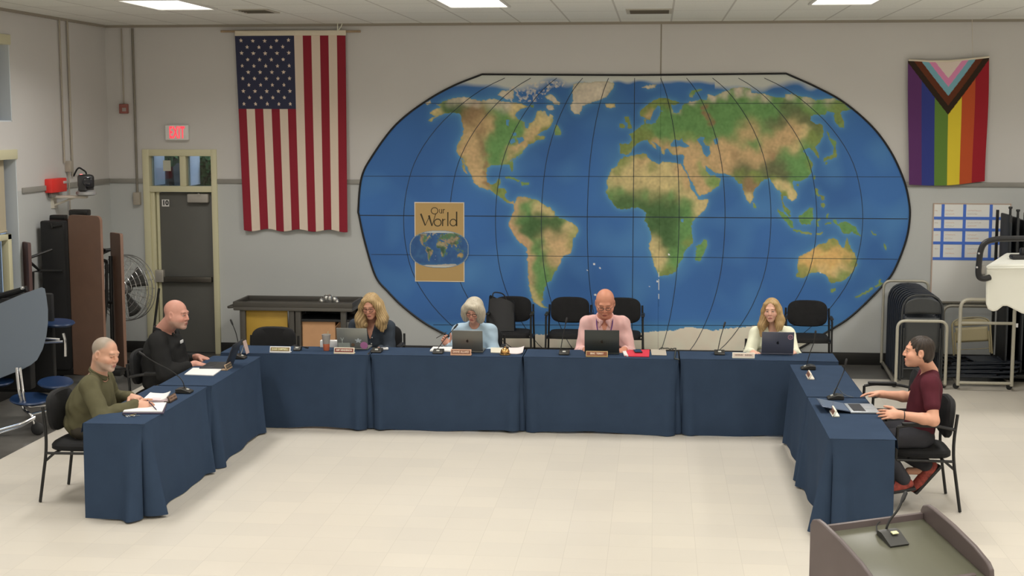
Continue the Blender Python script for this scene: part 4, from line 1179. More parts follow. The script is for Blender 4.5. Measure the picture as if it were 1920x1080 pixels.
# cardboard box on the shelf, small metal jars on top
CARD = mat('cardboard', alb((146, 112, 82), .5), .8, noise=.05, nscale=8)
bx0, bx1 = P(567, 630, y=yc - .25).x, P(628, 630, y=yc - .25).x
zb1 = P(598, 602, y=yc - .25).z
t = thing('cardboard_box', 'open brown cardboard box on the lower shelf of the dark cart', 'box', ((bx0 + bx1) / 2, yc - .03, .187))
bw = bx1 - bx0; bh = zb1 - .187
mb = MB()
mb.box((0, -.21, bh / 2), (bw, .006, bh)).box((0, .21, bh / 2), (bw, .006, bh)).box((0, 0, .003), (bw, .42, .006))
for s in (-1, 1): mb.box((s * bw / 2, 0, bh / 2), (.006, .42, bh))
mb.build('carton', CARD, t)
for s in (-1, 1): MB().box((s * (bw / 2 + .03), 0, bh - .04), (.006, .40, .10), rot=Euler((0, R(s * 40), 0))).build('flap', CARD, t)
SILV = mat('brushed_silver', (.6, .6, .58), .25, .9)
for i, (px_, h, r, dy) in enumerate(((603, .085, .03, -.05), (612, .12, .035, .05), (618, .14, .03, -.08), (627, .11, .035, 0), (632, .08, .025, -.09))):
    x = P(px_, 566, y=yc + dy).x
    lbs = ['small silver jar leftmost of the cluster on the dark cart', 'silver jar with a lid, second from the left on the dark cart', 'tallest silver jar in the cluster on the dark cart', 'silver jar right of the tallest jar on the dark cart', 'smallest silver jar at the right end of the cluster on the dark cart']
    t = thing('metal_jar', lbs[i], 'jar', (x, yc + dy, zt_ - .005), group='silver jars on the dark cart')
    MB().lathe([(r * .8, 0), (r, .01), (r, h * .7), (r * .8, h * .8)], 18).build('body', SILV, t)
    MB().lathe([(r * .85, h * .8), (r * .85, h * .88), (r * .3, h * .95), (r * .25, h)], 18).build('lid', SILV, t)

# ================================================================== folded bench table (brown) and folded stool table (grey) on the left
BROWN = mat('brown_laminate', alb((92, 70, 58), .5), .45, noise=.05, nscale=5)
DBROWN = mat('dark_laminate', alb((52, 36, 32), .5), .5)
def board(mb, pxl, pxr, ytop, yl, yr, z0, th=.035, mi=0, ch=.05):
    """upright board between two picture columns; yl, yr are the depths of its two edges"""
    a, b_ = P(pxl, ytop, y=yl), P(pxr, ytop, y=yr)
    zt = (a.z + b_.z) / 2
    d = Vector((b_.x - a.x, b_.y - a.y, 0)); w = d.length; d.normalize()
    nrm = Vector((-d.y, d.x, 0))
    M = Matrix(((d.x, 0, nrm.x, a.x), (d.y, 0, nrm.y, a.y), (0, 1, 0, z0), (0, 0, 0, 1)))
    h = zt - z0
    poly = [(0, 0), (w, 0), (w, h - ch), (w - ch * .3, h - ch * .3), (w - ch, h), (ch, h), (ch * .3, h - ch * .3), (0, h - ch)]
    mb.prism(poly, 0, th, M, mi)
    return a, b_, zt
bc = P(150, 640, y=15.3)
root = thing('folding_bench_table', 'tall folded brown bench table standing upright by the left wall', 'folding table', (bc.x, 15.4, 0))
def sub_each(name, m, *tubes):
    for pts, r in tubes:
        sub(MB().tube(pts, r), name, m)
def sub(mb, name, m, **k):
    o = mb.build(name, m, root, **k)
    for v in o.data.vertices: v.co -= root.location
    return o
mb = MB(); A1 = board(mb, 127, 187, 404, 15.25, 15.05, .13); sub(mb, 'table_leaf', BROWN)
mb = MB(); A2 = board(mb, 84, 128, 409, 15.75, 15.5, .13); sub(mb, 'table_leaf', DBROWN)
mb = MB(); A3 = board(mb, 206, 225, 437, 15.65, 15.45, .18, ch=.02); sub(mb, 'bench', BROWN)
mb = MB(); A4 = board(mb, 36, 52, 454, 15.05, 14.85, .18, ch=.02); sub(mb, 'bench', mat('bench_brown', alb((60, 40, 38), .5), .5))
# dark underside frame between the leaves
mb = MB()
x1_, x2_ = P(88, 500, y=15.45).x, P(126, 500, y=15.35).x
mb.b2((x1_, 15.30, .16), (x2_, 15.42, 1.86), bev=.02)
sub(mb, 'underframe', mat('underside_black', (.010, .010, .011), .7))
def tz(px, py, y): return P(px, py, y=y)
sub_each('arm', BLACK,
    ([tz(97, 468, 15.2), tz(46, 487, 14.95)], .016),
    ([tz(52, 488, 14.95), tz(66, 500, 15.1), tz(75, 508, 15.2), tz(118, 508, 15.25)], .016),
    ([tz(62, 640, 15.1), tz(62, 510, 15.1), tz(75, 508, 15.2)], .016),
    ([tz(182, 462, 15.2), tz(196, 469, 15.5), tz(207, 468, 15.55)], .017),
    ([tz(183, 483, 15.2), tz(194, 474, 15.5), tz(207, 468, 15.55)], .017),
    (fillet([tz(184, 487, 15.2), tz(200, 489, 15.45), tz(200, 560, 15.45), tz(193, 632, 15.45)], .05), .019),
    ([tz(207, 480, 15.6), tz(211, 660, 15.6)], .022), ([tz(188, 566, 15.4), tz(210, 567, 15.6)], .018),
    ([tz(95, 418, 15.3), tz(98, 426, 15.3), tz(97, 428, 15.3)], .012), ([tz(100, 425, 15.3), tz(117, 422, 15.3)], .014))
a_, b_ = P(130, 404, y=15.4), P(160, 404, y=15.35)
sub(MB().box(((a_.x + b_.x) / 2, 15.45, a_.z + .03), (.22, .12, .07), bev=.015), 'latch', BLACK)
sub(MB().box((P(110, 407, y=15.5).x, 15.5, P(110, 407, y=15.5).z), (.18, .10, .05), bev=.012), 'latch', BLACK)
mb = MB()
for dx in (-.45, .35):
    mb.box((bc.x + dx, 15.4, .12), (.05, .9, .05), bev=.01)
mb.b2((bc.x - .55, 15.33, .10), (bc.x + .45, 15.47, .17), bev=.01)
sub(mb, 'base_rail', BLACK)
for dx, dy in ((-.45, -.4), (.35, -.4), (-.45, .4), (.35, .4)):
    sub(MB().lathe([(.045, -.02), (.05, -.012), (.05, .012), (.045, .02)], 16, M=Matrix.Translation((bc.x + dx, 15.4 + dy, .05)) @ Matrix.Rotation(R(90), 4, 'X')), 'caster', BLACKP)

# grey stool table: half of an oval top tipped upright, blue stools on chrome arms
SLATE = mat('slate_laminate', alb((88, 96, 106), .5), .4)
BLUE = mat('stool_blue', (.012, .035, .10), .35)
cc = P(68, 815, z=0)
root = thing('folding_stool_table', 'folded cafeteria table with a slate grey top and blue round stools, at the left edge', 'folding table', (cc.x - .3, cc.y + .35, 0))
yg = 13.0
outl = [(-60, 590), (0, 569), (40, 552), (78, 538.5), (84, 541), (87, 556), (90, 580), (90, 605), (87, 630), (80, 655), (70, 674), (58, 684), (40, 693), (0, 709), (-60, 732)]
mb = MB()
pf = [P(x, y, y=yg) for x, y in outl]
n = len(pf)
V = pf + [p + Vector((-.02, .035, -.012)) for p in pf]
mb.add(V, [list(range(n)), [n + i for i in range(n)][::-1]] + [[i, (i + 1) % n, n + (i + 1) % n, n + i] for i in range(n)])
sub(mb, 'tabletop', SLATE, sharp=30)
mb = MB()
a_, b_ = P(-40, 566, y=yg + .25), P(50, 541, y=yg + .25)
mb.tube([a_, b_], .028)
mb.b2((P(-40, 700, y=yg + .3).x, yg + .2, .35), (P(66, 700, y=yg + .3).x, yg + .32, P(50, 560, y=yg + .3).z), bev=.02)
mb.b2((P(-20, 700, y=yg + .6).x, yg + .55, .25), (P(106, 700, y=yg + .6).x, yg + .62, P(50, 560, y=yg + .3).z + .02), bev=.02)
sub(mb, 'underframe', mat('underside_black', (.01, .01, .01)))
sub(MB().lathe([(.018, 0), (.02, .01), (.012, .03)], 14, M=Matrix.Translation(P(43, 540, y=yg + .22)) @ Matrix.Rotation(R(90), 4, 'X')), 'knob', SILV)
y1 = cc.y
sub_each('chrome_leg', CHROME,
    (fillet([P(31, 690, y=yg - .05), P(36, 735, y=yg - .15), P(44, 768, y=y1 + .08), P(58, 777, y=y1), P(64, 790, y=y1), P(66, 806, y=y1)], .06), .015),
    (fillet([P(38, 690, y=yg - .05), P(44, 740, y=yg - .15), P(50, 764, y=y1 + .08), P(92, 759, y=y1 + .35)], .06), .012),
    ([P(58, 777, y=y1), P(94, 768, y=y1 + .3)], .014),
    (fillet([P(66, 781, y=y1), P(40, 795, y=y1 - .08), P(-30, 815, y=y1 - .15)], .05), .014),
    (fillet([P(66, 785, y=y1), P(40, 800, y=y1 - .05), P(-30, 822, y=y1 - .12)], .05), .010),
    ([P(84, 634, y=yg + .4), P(112, 636, y=yg + .45)], .013), ([P(84, 642, y=yg + .4), P(118, 640, y=yg + .45)], .015),
    (fillet([P(118, 625, y=yg + .5), P(122, 640, y=yg + .5), P(122, 668, y=yg + .5)], .03), .017))
cw_ = P(69, 805, y=y1)
mb = MB().lathe([(.05, -.022), (.062, -.014), (.062, .014), (.05, .022)], 20, M=Matrix.Translation((cw_.x + .01, cw_.y, .062)) @ Matrix.Rotation(R(80), 4, 'X'))
sub(mb, 'caster', BLACKP)
def stool(px, py, y, rx, tilt):
    c_ = P(px, py, y=y)
    M = Matrix.Translation(c_) @ Euler((R(tilt), R(4), 0)).to_matrix().to_4x4()
    sub(MB().lathe([(rx * .4, -.03), (rx * .85, -.022), (rx, 0), (rx * .95, .012), (rx * .6, .008), (0.01, .004)], 28, M=M), 'stool_seat', BLUE)
stool(108, 605, yg + .55, .17, 3); stool(104, 717, yg + .15, .17, 8); stool(56, 748, yg - .05, .19, 6); stool(-6, 715, yg + .1, .16, 5)

# fan behind
fc = P(233, 540, y=16.75)
t = thing('drum_fan', 'large round metal fan with grey blades, half hidden behind the brown folded table', 'fan', (fc.x, 16.75, 0))
FR = .40
Mf = Matrix.Translation((0, 0, fc.z)) @ Euler((R(90), 0, R(-18))).to_matrix().to_4x4()
FANM = mat('fan_metal', (.15, .15, .145), .4, .3)
mb = MB()
for zz, rr_ in ((.04, FR), (-.10, FR), (-.03, FR + .006)):
    mb.tube([(rr_ * math.cos(a), rr_ * math.sin(a), zz) for a in [2 * math.pi * i / 40 for i in range(40)]], .006, 6, closed=True, M=Mf)
for r_ in (.12, .22, .32):
    mb.tube([(r_ * math.cos(a), r_ * math.sin(a), -.13) for a in [2 * math.pi * i / 36 for i in range(36)]], .002, 5, closed=True, M=Mf)
for k in range(20):
    a = 2 * math.pi * k / 20
    mb.tube([(.06 * math.cos(a), .06 * math.sin(a), -.13), (.36 * math.cos(a), .36 * math.sin(a), -.13), (FR * math.cos(a), FR * math.sin(a), -.03), (FR * math.cos(a), FR * math.sin(a), .04)], .002, 5, M=Mf)
mb.build('cage', mat('wire_grey', (.32, .32, .31), .35, .6), t)
mb = MB()
for r_ in (.08, .14, .20, .26, .32, .38):
    mb.tube([(r_ * math.cos(a), r_ * math.sin(a), .04 + .09 * (1 - (r_ / .4) ** 2)) for a in [2 * math.pi * i / 36 for i in range(36)]], .0025, 5, closed=True, M=Mf)
for k in range(24):
    a = 2 * math.pi * k / 24
    mb.tube([(r_ * math.cos(a), r_ * math.sin(a), .04 + .09 * (1 - (r_ / .4) ** 2)) for r_ in (.05, .15, .25, .33, .40)], .0022, 5, M=Mf)
mb.build('guard', CHROME, t)
for k in range(4):
    a0 = 2 * math.pi * k / 4 + .5
    V = []; Fc = []
    for i in range(6):
        r_ = .06 + .30 * i / 5
        for j in range(6):
            a = a0 + (j - 2.5) / 5 * (.75)
            V.append((r_ * math.cos(a), r_ * math.sin(a), .0 + .05 * (j - 2.5) / 5))
    for i in range(5):
        for j in range(5): Fc.append([i * 6 + j, i * 6 + j + 1, (i + 1) * 6 + j + 1, (i + 1) * 6 + j])
    o = MB().add(V, Fc, 0, Mf).build('blade', FANM, t)
    md = o.modifiers.new('s', 'SOLIDIFY'); md.thickness = .004
MB().lathe([(.07, -.08), (.075, .05), (.05, .08)], 20, M=Mf).build('motor', mat('motor_grey', (.2, .2, .2), .5), t)
MB().tube([(-.3, 0, .02), (.3, 0, .02)], .02).tube([(-.44, -.0, fc.z), (-.3, 0, .03)], .016).tube([(.44, 0, fc.z), (.3, 0, .03)], .016).tube([(-.3, -.2, .02), (-.3, .2, .02)], .018).tube([(.3, -.2, .02), (.3, .2, .02)], .018).build('stand', BLACK, t)

# ================================================================== chair carts on the right
GUNM = mat('folding_chair_blue', (.012, .017, .028), .45)
GUNG = mat('folding_chair_grey', (.045, .048, .05), .45)
TAN = mat('folding_chair_tan', alb((112, 104, 80), .5), .5)
TUBEG = mat('cart_tube', alb((136, 133, 122), .5), .4, .2)
def folded_chair(name, label, M, fm, pm, group):
    """folded steel chair standing upright, front towards -Y, 0.46 wide, 0.98 tall"""
    root = thing(name, label, 'folding chair', M.translation, M.to_euler().z, group)
    root.rotation_euler = M.to_euler()
    hw = .225
    pts = [(-hw, 0, 0), (-hw, 0, .72)] + [(hw * math.copysign(1, -math.cos(a)) * abs(math.cos(a)) ** .65, 0, .74 + .235 * math.sin(a) ** .8) for a in [math.pi * i / 14 for i in range(1, 14)]] + [(hw, 0, .72), (hw, 0, 0)]
    MB().tube(pts, .0125).build('frame', fm, root)
    def panel(z0, z1, w, y, bow, nm):
        V = []; Fc = []
        nx, nz = 10, 6
        for j in range(nz + 1):
            for i in range(nx + 1):
                u = -1 + 2 * i / nx; v = j / nz
                ww = w * (1 - .16 * max(0, v - .5) ** 2 * 4 * (1 if nm == 'backrest' else 0))
                V.append((u * ww, y + bow * (1 - u * u), z0 + (z1 - z0) * v - (.05 * u * u * v if nm == 'backrest' else 0)))
        for j in range(nz):
            for i in range(nx): Fc.append([j * (nx + 1) + i, j * (nx + 1) + i + 1, (j + 1) * (nx + 1) + i + 1, (j + 1) * (nx + 1) + i])
        o = MB().add(V, Fc).build(nm, pm, root)
        md = o.modifiers.new('s', 'SOLIDIFY'); md.thickness = .012
    panel(.76, .955, .20, -.005, .02, 'backrest')
    panel(.33, .72, .19, -.02, .0, 'seat')
    for s in (-1, 1): MB().tube([(s * .20, -.012, .03), (s * .20, -.014, .60)], .010).build('leg', fm, root)
    MB().tube([(-.2, -.013, .14), (.2, -.013, .14)], .009).build('stretcher', fm, root)
    return root
nch = 9
c0, c1_ = P(1731, 553, y=16.12), P(1703, 528, y=17.22)
fg = 'dark folding chairs standing on the chair cart'
for i in range(nch):
    f = i / (nch - 1)
    x, y = c0.x + (c1_.x - c0.x) * f, 16.12 + 1.10 * f
    if i == 0:
        fch = folded_chair('folding_chair', 'charcoal folding chair at the front of the chair cart, behind the man in maroon', Matrix.Translation((x, y, .07)), GUNG, GUNG, fg)
    else:
        lbl = ['', 'dark blue folding chair second from the front of the chair cart', 'dark blue folding chair third from the front of the chair cart', 'dark blue folding chair fourth from the front of the chair cart', 'dark blue folding chair in the middle of the chair cart', 'dark blue folding chair sixth from the front of the chair cart', 'dark blue folding chair seventh from the front of the chair cart', 'dark blue folding chair next to the rear hoop of the chair cart', 'dark blue folding chair at the back of the chair cart, nearest the wall'][i]
        if i == 1: fblue = folded_chair('folding_chair', lbl, Matrix.Translation((x, y, .07)), GUNM, GUNM, fg)
        else:
            c = copy_tree(fblue); c.location = (x, y, .07); c['label'] = lbl
def hoop(mb, c, w, h, rr=.09, r=.017):
    c = Vector(c)
    mb.tube(fillet([c + Vector((-w / 2, 0, 0)), c + Vector((-w / 2, 0, h)), c + Vector((w / 2, 0, h)), c + Vector((w / 2, 0, 0))], rr, 8), r)
yF, yR = 15.98, 17.36
xF, xR = P(1728, 650, y=yF).x, P(1700, 600, y=yR).x
wF = P(1775, 650, y=yF).x - P(1682, 650, y=yF).x
t = thing('chair_cart', 'grey tube cart with rounded hoops carrying the dark folding chairs', 'chair cart', ((xF + xR) / 2, (yF + yR) / 2, 0))
L0 = t.location
mb = MB(); hoop(mb, Vector((xF, yF, .06)) - L0, wF, P(1728, 602, y=yF).z - .06); mb.build('hoop', TUBEG, t)
mb = MB(); hoop(mb, Vector((xR - .02, yR, .06)) - L0, wF * .98, P(1700, 527, y=yR).z - .06); mb.build('hoop', TUBEG, t)
mb = MB()
for s in (-1, 1): mb.tube([Vector((xF + s * wF / 2, yF, .06)) - L0, Vector((xR + s * wF / 2, yR, .06)) - L0], .02)
mb.build('rail', mat('rail_dark', alb((84, 80, 72), .5), .5), t)
for s in (-1, 1):
    for (xx, yy) in ((xF, yF + .1), (xR, yR - .1)):
        MB().lathe([(.03, -.012), (.035, 0), (.03, .012)], 14, M=Matrix.Translation(Vector((xx + s * wF / 2, yy, .035)) - L0) @ Matrix.Rotation(R(90), 4, 'X')).build('caster', BLACKP, t)
# second cart, nearly empty
yF, yR = 15.95, 17.3
xl_, xr2 = P(1799, 640, y=yF).x, P(1900, 640, y=yF).x
xF = (xl_ + xr2) / 2; wF = xr2 - xl_
t = thing('chair_cart', 'nearly empty grey tube cart with a crossbar, right of the cart of dark chairs', 'chair cart', (xF, 16.6, 0))
L0 = t.location
zh = P(1850, 562, y=yF).z
mb = MB(); hoop(mb, Vector((xF, yF, .06)) - L0, wF, zh - .06, .10, .02); mb.build('hoop', TUBEG, t)
zx = P(1850, 606, y=yF).z
MB().tube([Vector((xl_, yF, zx)) - L0, Vector((xr2, yF, zx)) - L0], .017).build('crossbar', TUBEG, t)
MB().tube([Vector((xl_, yF, .09)) - L0, Vector((xr2, yF, .09)) - L0], .017).build('crossbar', TUBEG, t)
x2 = P(1815, 600, y=yR).x
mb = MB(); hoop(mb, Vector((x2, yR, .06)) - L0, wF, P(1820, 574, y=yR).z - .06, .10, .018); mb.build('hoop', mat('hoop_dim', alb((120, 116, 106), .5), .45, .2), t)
mb = MB()
for s in (-1, 1): mb.tube([Vector((xF + s * wF / 2, yF, .07)) - L0, Vector((x2 + s * wF / 2, yR, .07)) - L0], .018)
mb.build('rail', mat('rail_dark', (.1, .1, .1)), t)
for s in (-1, 1):
    for (xx, yy) in ((xF, yF + .1), (x2, yR - .1)):
        MB().lathe([(.03, -.012), (.035, 0), (.03, .012)], 14, M=Matrix.Translation(Vector((xx + s * wF / 2, yy, .035)) - L0) @ Matrix.Rotation(R(90), 4, 'X')).build('caster', BLACKP, t)
# tan chair leaning on its side in that cart, dark ones lying under it
pc_ = P(1818, 700, y=16.75)
Mt = Matrix.Translation((pc_.x - .0, 16.62, .30)) @ Euler((R(-8), R(-4), 0)).to_matrix().to_4x4()
tanc = folded_chair('folding_chair', 'tan folding chair standing in the nearly empty cart', Mt, TAN, TAN, None)
tanc.scale = (.95, 1, .44)
for i in range(4):
    c = copy_tree(fblue)
    c.rotation_euler = Euler((R(-89), 0, R(-90 + (i - 1.5) * 4)), 'XYZ')
    c.location = (pc_.x - .42 + .03 * i, 16.45 + .02 * i, .11 + .042 * i)
    c.scale = (1, 1, .86)
    c['group'] = 'dark folding chairs lying flat in the nearly empty cart'
    c['label'] = ['dark folding chair lying flat, lowest in the pile below the tan chair', 'dark folding chair lying flat, second from the bottom below the tan chair', 'dark folding chair lying flat, third from the bottom below the tan chair', 'dark folding chair lying flat, topmost of the pile below the tan chair'][i]
# black rack of folded black stands
xb0 = P(1872, 640, y=16.55).x + .06
t = thing('equipment_rack', 'tall black rack packed with folded black stands, at the right edge', 'rack', (xb0 + .35, 16.75, 0))
for i in range(9):
    x = -.33 + .085 * i
    hgt = P(1872 + 9, 400 + (i % 3) * 5, y=16.7).z
    MB().box((x, 0, hgt / 2 + .05), (.035, .42, hgt - .12), bev=.012).box((x + .03, .1, hgt / 2 + .05), (.02, .3, hgt - .3), bev=.006).build('stand_panel', mat('rack_black', (.014, .015, .016), .5, noise=.2, nscale=9), t)
    MB().tube([(x, -.17, hgt - .06), (x, -.17, hgt + .06)], .014).lathe([(.02, 0), (.024, .01), (.02, .025)], 12, M=Matrix.Translation((x, -.17, hgt + .06))).build('peg', BLACKP, t)
    if i % 2 == 0: MB().tube([(x, -.23, hgt * .95), (x, -.23, .12)], .012).build('strut', mat('strut_grey', (.05, .055, .06), .4, .4), t)
mb = MB()
mb.box((0, 0, .07), (.82, .5, .05), bev=.01)
for x in (-.38, .38):
    mb.box((x, .22, 1.0), (.03, .03, 1.9))
mb.build('base', BLACK, t)
MB().box((-.22, -.232, .66), (.025, .008, .045)).build('tag', PAPER, t)
# white moulded cart top with a black handle
yw = 14.6
WHT = mat('moulded_white', alb((214, 208, 188), .62), .35)
pcx = P(1905, 530, y=yw)
t = thing('moulded_cart', 'white moulded plastic cart top with a bent black handle, at the right edge', 'cart', (pcx.x + .45, yw + .3, 0))
L0 = t.location
outl = [(1848, 501), (1852, 496), (2040, 494), (2040, 600), (1962, 600), (1935, 592), (1915, 588), (1900, 580), (1888, 574), (1880, 574), (1870, 582), (1862, 585), (1852, 580), (1848, 570)]
pf = [P(x, y, y=yw) - L0 for x, y in outl]
n = len(pf)
mb = MB()
zf_ = P(1850, 497, y=yw)
ext_ = P(1884, 475, z=zf_.z) - zf_
V = pf + [p + ext_ for p in pf]
mb.add(V, [list(range(n)), [n + i for i in range(n)][::-1]] + [[i, (i + 1) % n, n + (i + 1) % n, n + i] for i in range(n)])
o = mb.build('shell', WHT, t, sharp=40)
bv = o.modifiers.new('b', 'BEVEL'); bv.width = .02; bv.segments = 3; bv.limit_method = 'ANGLE'; bv.angle_limit = R(50)
mb = MB(); p0_, p1_ = P(1851, 503, y=yw - .012) - L0, P(2040, 501, y=yw - .012) - L0
mb.tube([p0_, p1_], .008).build('lip', WHT, t)
mb = MB()
hp_ = [P(1925, 447, y=yw - .04), P(1868, 448, y=yw - .04), P(1846, 454, y=yw - .04), P(1838, 470, y=yw - .04), P(1834, 510, y=yw - .04), P(1836, 521, y=yw - .04), P(1846, 523, y=yw - .04), P(1856, 520, y=yw - .02)]
mb.tube(fillet([p - L0 for p in hp_], .08), .030, 10)
mb.build('handle', BLACKP, t)
for px_, py_ in ((1835, 475), (1831.5, 501)):
    MB().lathe([(.012, 0), (.010, .012)], 12, M=Matrix.Translation(P(px_, py_, y=yw - .075) - L0) @ Matrix.Rotation(R(90), 4, 'X')).build('bolt', CHROME, t)
a_ = P(1913, 482, y=yw + .55) - L0
MB().box(a_ + Vector((.02, 0, 0)), (.24, .16, .05), bev=.02).box(a_ + Vector((.06, .02, .05)), (.12, .1, .09), bev=.02).build('clamp', BLACKP, t)
a_ = P(1843, 507, y=yw) - L0
MB().box(a_, (.05, .03, .10), bev=.01).build('bracket', STEEL, t)
mb = MB()
for dx in (.02, .24):
    mb.tube([(dx, 0, .02), (dx, 0, P(1950, 600, y=yw).z + .02)], .03)
mb.box((.13, 0, .05), (.5, .5, .05), bev=.01)
mb.build('pedestal', BLACK, t)

# ================================================================== lectern in the foreground
PW = mat('lectern_laminate', alb((86, 76, 75), .80), .4, noise=.05, nscale=6)
PWT = mat('lectern_top', alb((84, 84, 70), .78), .38, noise=.05, nscale=4)
a_, b_ = P(1530, 977, z=1.15), P(1737, 950, z=1.15)
ab = b_ - a_; w = ab.length
rz = math.atan2(ab.y, ab.x)
mid = (a_ + b_) / 2
t = thing('lectern', 'brown laminate lectern with raised rounded sides in the right foreground', 'lectern', (mid.x, mid.y, 0), rz)
D = .46; TH = .026
prof = [(0.03, .02), (0.03, 1.13), (0.015, 1.155), (-.02, 1.165), (-.06, 1.158), (-.20, 1.115), (-.35, 1.055), (-.44, 1.005), (-.465, .975), (-.47, .93), (-.47, .85), (-.42, .80), (-.42, .02)]
for s in (-1, 1):
    M = Matrix(((0, 0, 1, s * w / 2 - TH / 2), (1, 0, 0, 0), (0, 1, 0, 0), (0, 0, 0, 1)))
    o = MB().prism(prof, 0, TH, M).build('side_panel', PW, t, sharp=30)
    bv = o.modifiers.new('b', 'BEVEL'); bv.width = .007; bv.segments = 3
MB().box((0, .012, .565), (w - TH, .024, 1.11), bev=.005).build('front_panel', PW, t)
sl = math.atan2(1.085 - .935, .44)
MB().box((0, -.215, 1.005), (w - TH, .48, .022), rot=Euler((sl, 0, 0)), bev=.003).build('reading_top', PWT, t)
MB().box((0, -.435, .948), (w - TH - .12, .018, .03), rot=Euler((sl, 0, 0)), bev=.004).build('book_stop', PW, t)
MB().box((0, -.2, .5), (w - TH, .38, .02)).build('shelf', PW, t)
LECT = t
# ================================================================== people: smooth solids sculpted from distance fields
class Field:
    """dense distance field; primitives are blended only inside their own block"""
    def __init__(s, lo, hi, h):
        s.h = h; s.lo = np.array(lo, float)
        s.n = np.ceil((np.array(hi, float) - s.lo) / h).astype(int) + 1
        s.D = np.full(s.n, .08, np.float32)
    def block(s, lo, hi, pad):
        a = np.clip(np.floor((np.array(lo) - pad - s.lo) / s.h).astype(int), 0, s.n - 1)
        b = np.clip(np.ceil((np.array(hi) + pad - s.lo) / s.h).astype(int) + 1, 1, s.n)
        if np.any(b <= a): return None, None
        sl = tuple(slice(a[i], b[i]) for i in range(3))
        g = [(s.lo[i] + s.h * np.arange(a[i], b[i])).astype(np.float32) for i in range(3)]
        return sl, np.meshgrid(*g, indexing='ij')
    def blend(s, sl, d, k, op):
        A = s.D[sl]
        if op == 'add':
            hh = np.maximum(k - np.abs(A - d), 0) / k
            s.D[sl] = np.minimum(A, d) - hh * hh * k * .25
        else:
            d = -d
            hh = np.maximum(k - np.abs(A - d), 0) / k
            s.D[sl] = np.maximum(A, d) + hh * hh * k * .25
    def cone(s, a, b, ra, rb, k=.03, op='add'):
        a = np.array(a, float); b = np.array(b, float)
        r = max(ra, rb)
        sl, G = s.block(np.minimum(a, b) - r, np.maximum(a, b) + r, .02 + k)
        if sl is None: return s
        ab = b - a; L2 = max((ab * ab).sum(), 1e-9)
        t = np.clip(((G[0] - a[0]) * ab[0] + (G[1] - a[1]) * ab[1] + (G[2] - a[2]) * ab[2]) / L2, 0, 1)
        d = np.sqrt((G[0] - a[0] - ab[0] * t) ** 2 + (G[1] - a[1] - ab[1] * t) ** 2 + (G[2] - a[2] - ab[2] * t) ** 2) - (ra + (rb - ra) * t)
        s.blend(sl, d, k, op); return s
    def path(s, pts, rs, k=.02, op='add'):
        for i in range(len(pts) - 1): s.cone(pts[i], pts[i + 1], rs[i], rs[i + 1], k, op)
        return s
    def ell(s, c, rad, M=None, k=.03, op='add'):
        """ellipsoid; M = 3x3 with the axes as columns"""
        c = np.array(c, float); rad = np.array(rad, float)
        M = np.eye(3) if M is None else np.array(M, float)
        ext = np.sqrt(((M * rad[None, :]) ** 2).sum(1))
        sl, G = s.block(c - ext, c + ext, .02 + k)
        if sl is None: return s
        X = [G[i] - c[i] for i in range(3)]
        q_ = [(X[0] * M[0, j] + X[1] * M[1, j] + X[2] * M[2, j]) for j in range(3)]
        k0 = np.sqrt(sum((q_[j] / rad[j]) ** 2 for j in range(3)))
        k1 = np.sqrt(sum((q_[j] / rad[j] ** 2) ** 2 for j in range(3))) + 1e-6
        s.blend(sl, k0 * (k0 - 1) / k1, k, op); return s
    def box(s, c, half, M=None, rnd=.01, k=.01, op='add'):
        c = np.array(c, float); half = np.array(half, float)
        M = np.eye(3) if M is None else np.array(M, float)
        ext = (np.abs(M) * half[None, :]).sum(1)
        sl, G = s.block(c - ext, c + ext, .02 + k)
        if sl is None: return s
        X = [G[i] - c[i] for i in range(3)]
        q_ = [np.abs(X[0] * M[0, j] + X[1] * M[1, j] + X[2] * M[2, j]) - (half[j] - rnd) for j in range(3)]
        d = np.sqrt(sum(np.maximum(v, 0) ** 2 for v in q_)) + np.minimum(np.maximum(np.maximum(q_[0], q_[1]), q_[2]), 0) - rnd
        s.blend(sl, d, k, op); return s
    def wrinkle(s, amp, fr, seed):
        m = np.abs(s.D) < .03
        i = np.argwhere(m)
        Pp = i * s.h + s.lo
        rg = np.random.default_rng(seed)
        v = np.zeros(len(Pp))
        for _ in range(5):
            w_ = rg.normal(size=3) * fr
            v += np.sin(Pp @ w_ + rg.random() * 6) * np.sin(Pp @ (rg.normal(size=3) * fr * .35) + rg.random() * 6)
        s.D[m] += (amp * v / 2).astype(np.float32)
        return s
    def mesh(s):
        D = s.D
        D[0], D[-1], D[:, 0], D[:, -1], D[:, :, 0], D[:, :, -1] = .08, .08, .08, .08, .08, .08
        S = D < 0
        n = np.array(D.shape)
        cnt = np.zeros(n - 1, np.uint8)
        for dx in (0, 1):
            for dy in (0, 1):
                for dz in (0, 1):
                    cnt += S[dx:n[0] - 1 + dx, dy:n[1] - 1 + dy, dz:n[2] - 1 + dz]
        act = (cnt > 0) & (cnt < 8)
        I = np.argwhere(act)
        vid = np.full(act.shape, -1, np.int32); vid[act] = np.arange(len(I))
        acc = np.zeros((len(I), 3)); num = np.zeros(len(I))
        cor = [(a, b, c) for a in (0, 1) for b in (0, 1) for c in (0, 1)]
        val = {c: D[I[:, 0] + c[0], I[:, 1] + c[1], I[:, 2] + c[2]].astype(float) for c in cor}
        for ax in range(3):
            for c in cor:
                if c[ax]: continue
                c2 = list(c); c2[ax] = 1; c2 = tuple(c2)
                a, b = val[c], val[c2]
                m = (a < 0) != (b < 0)
                t = np.where(m, a / np.where(m, a - b, 1), 0)
                p = np.array(c, float)[None, :].repeat(len(I), 0); p[:, ax] += t
                acc[m] += p[m]; num[m] += 1
        V = s.lo + s.h * (I + acc / num[:, None])
        Fs = []
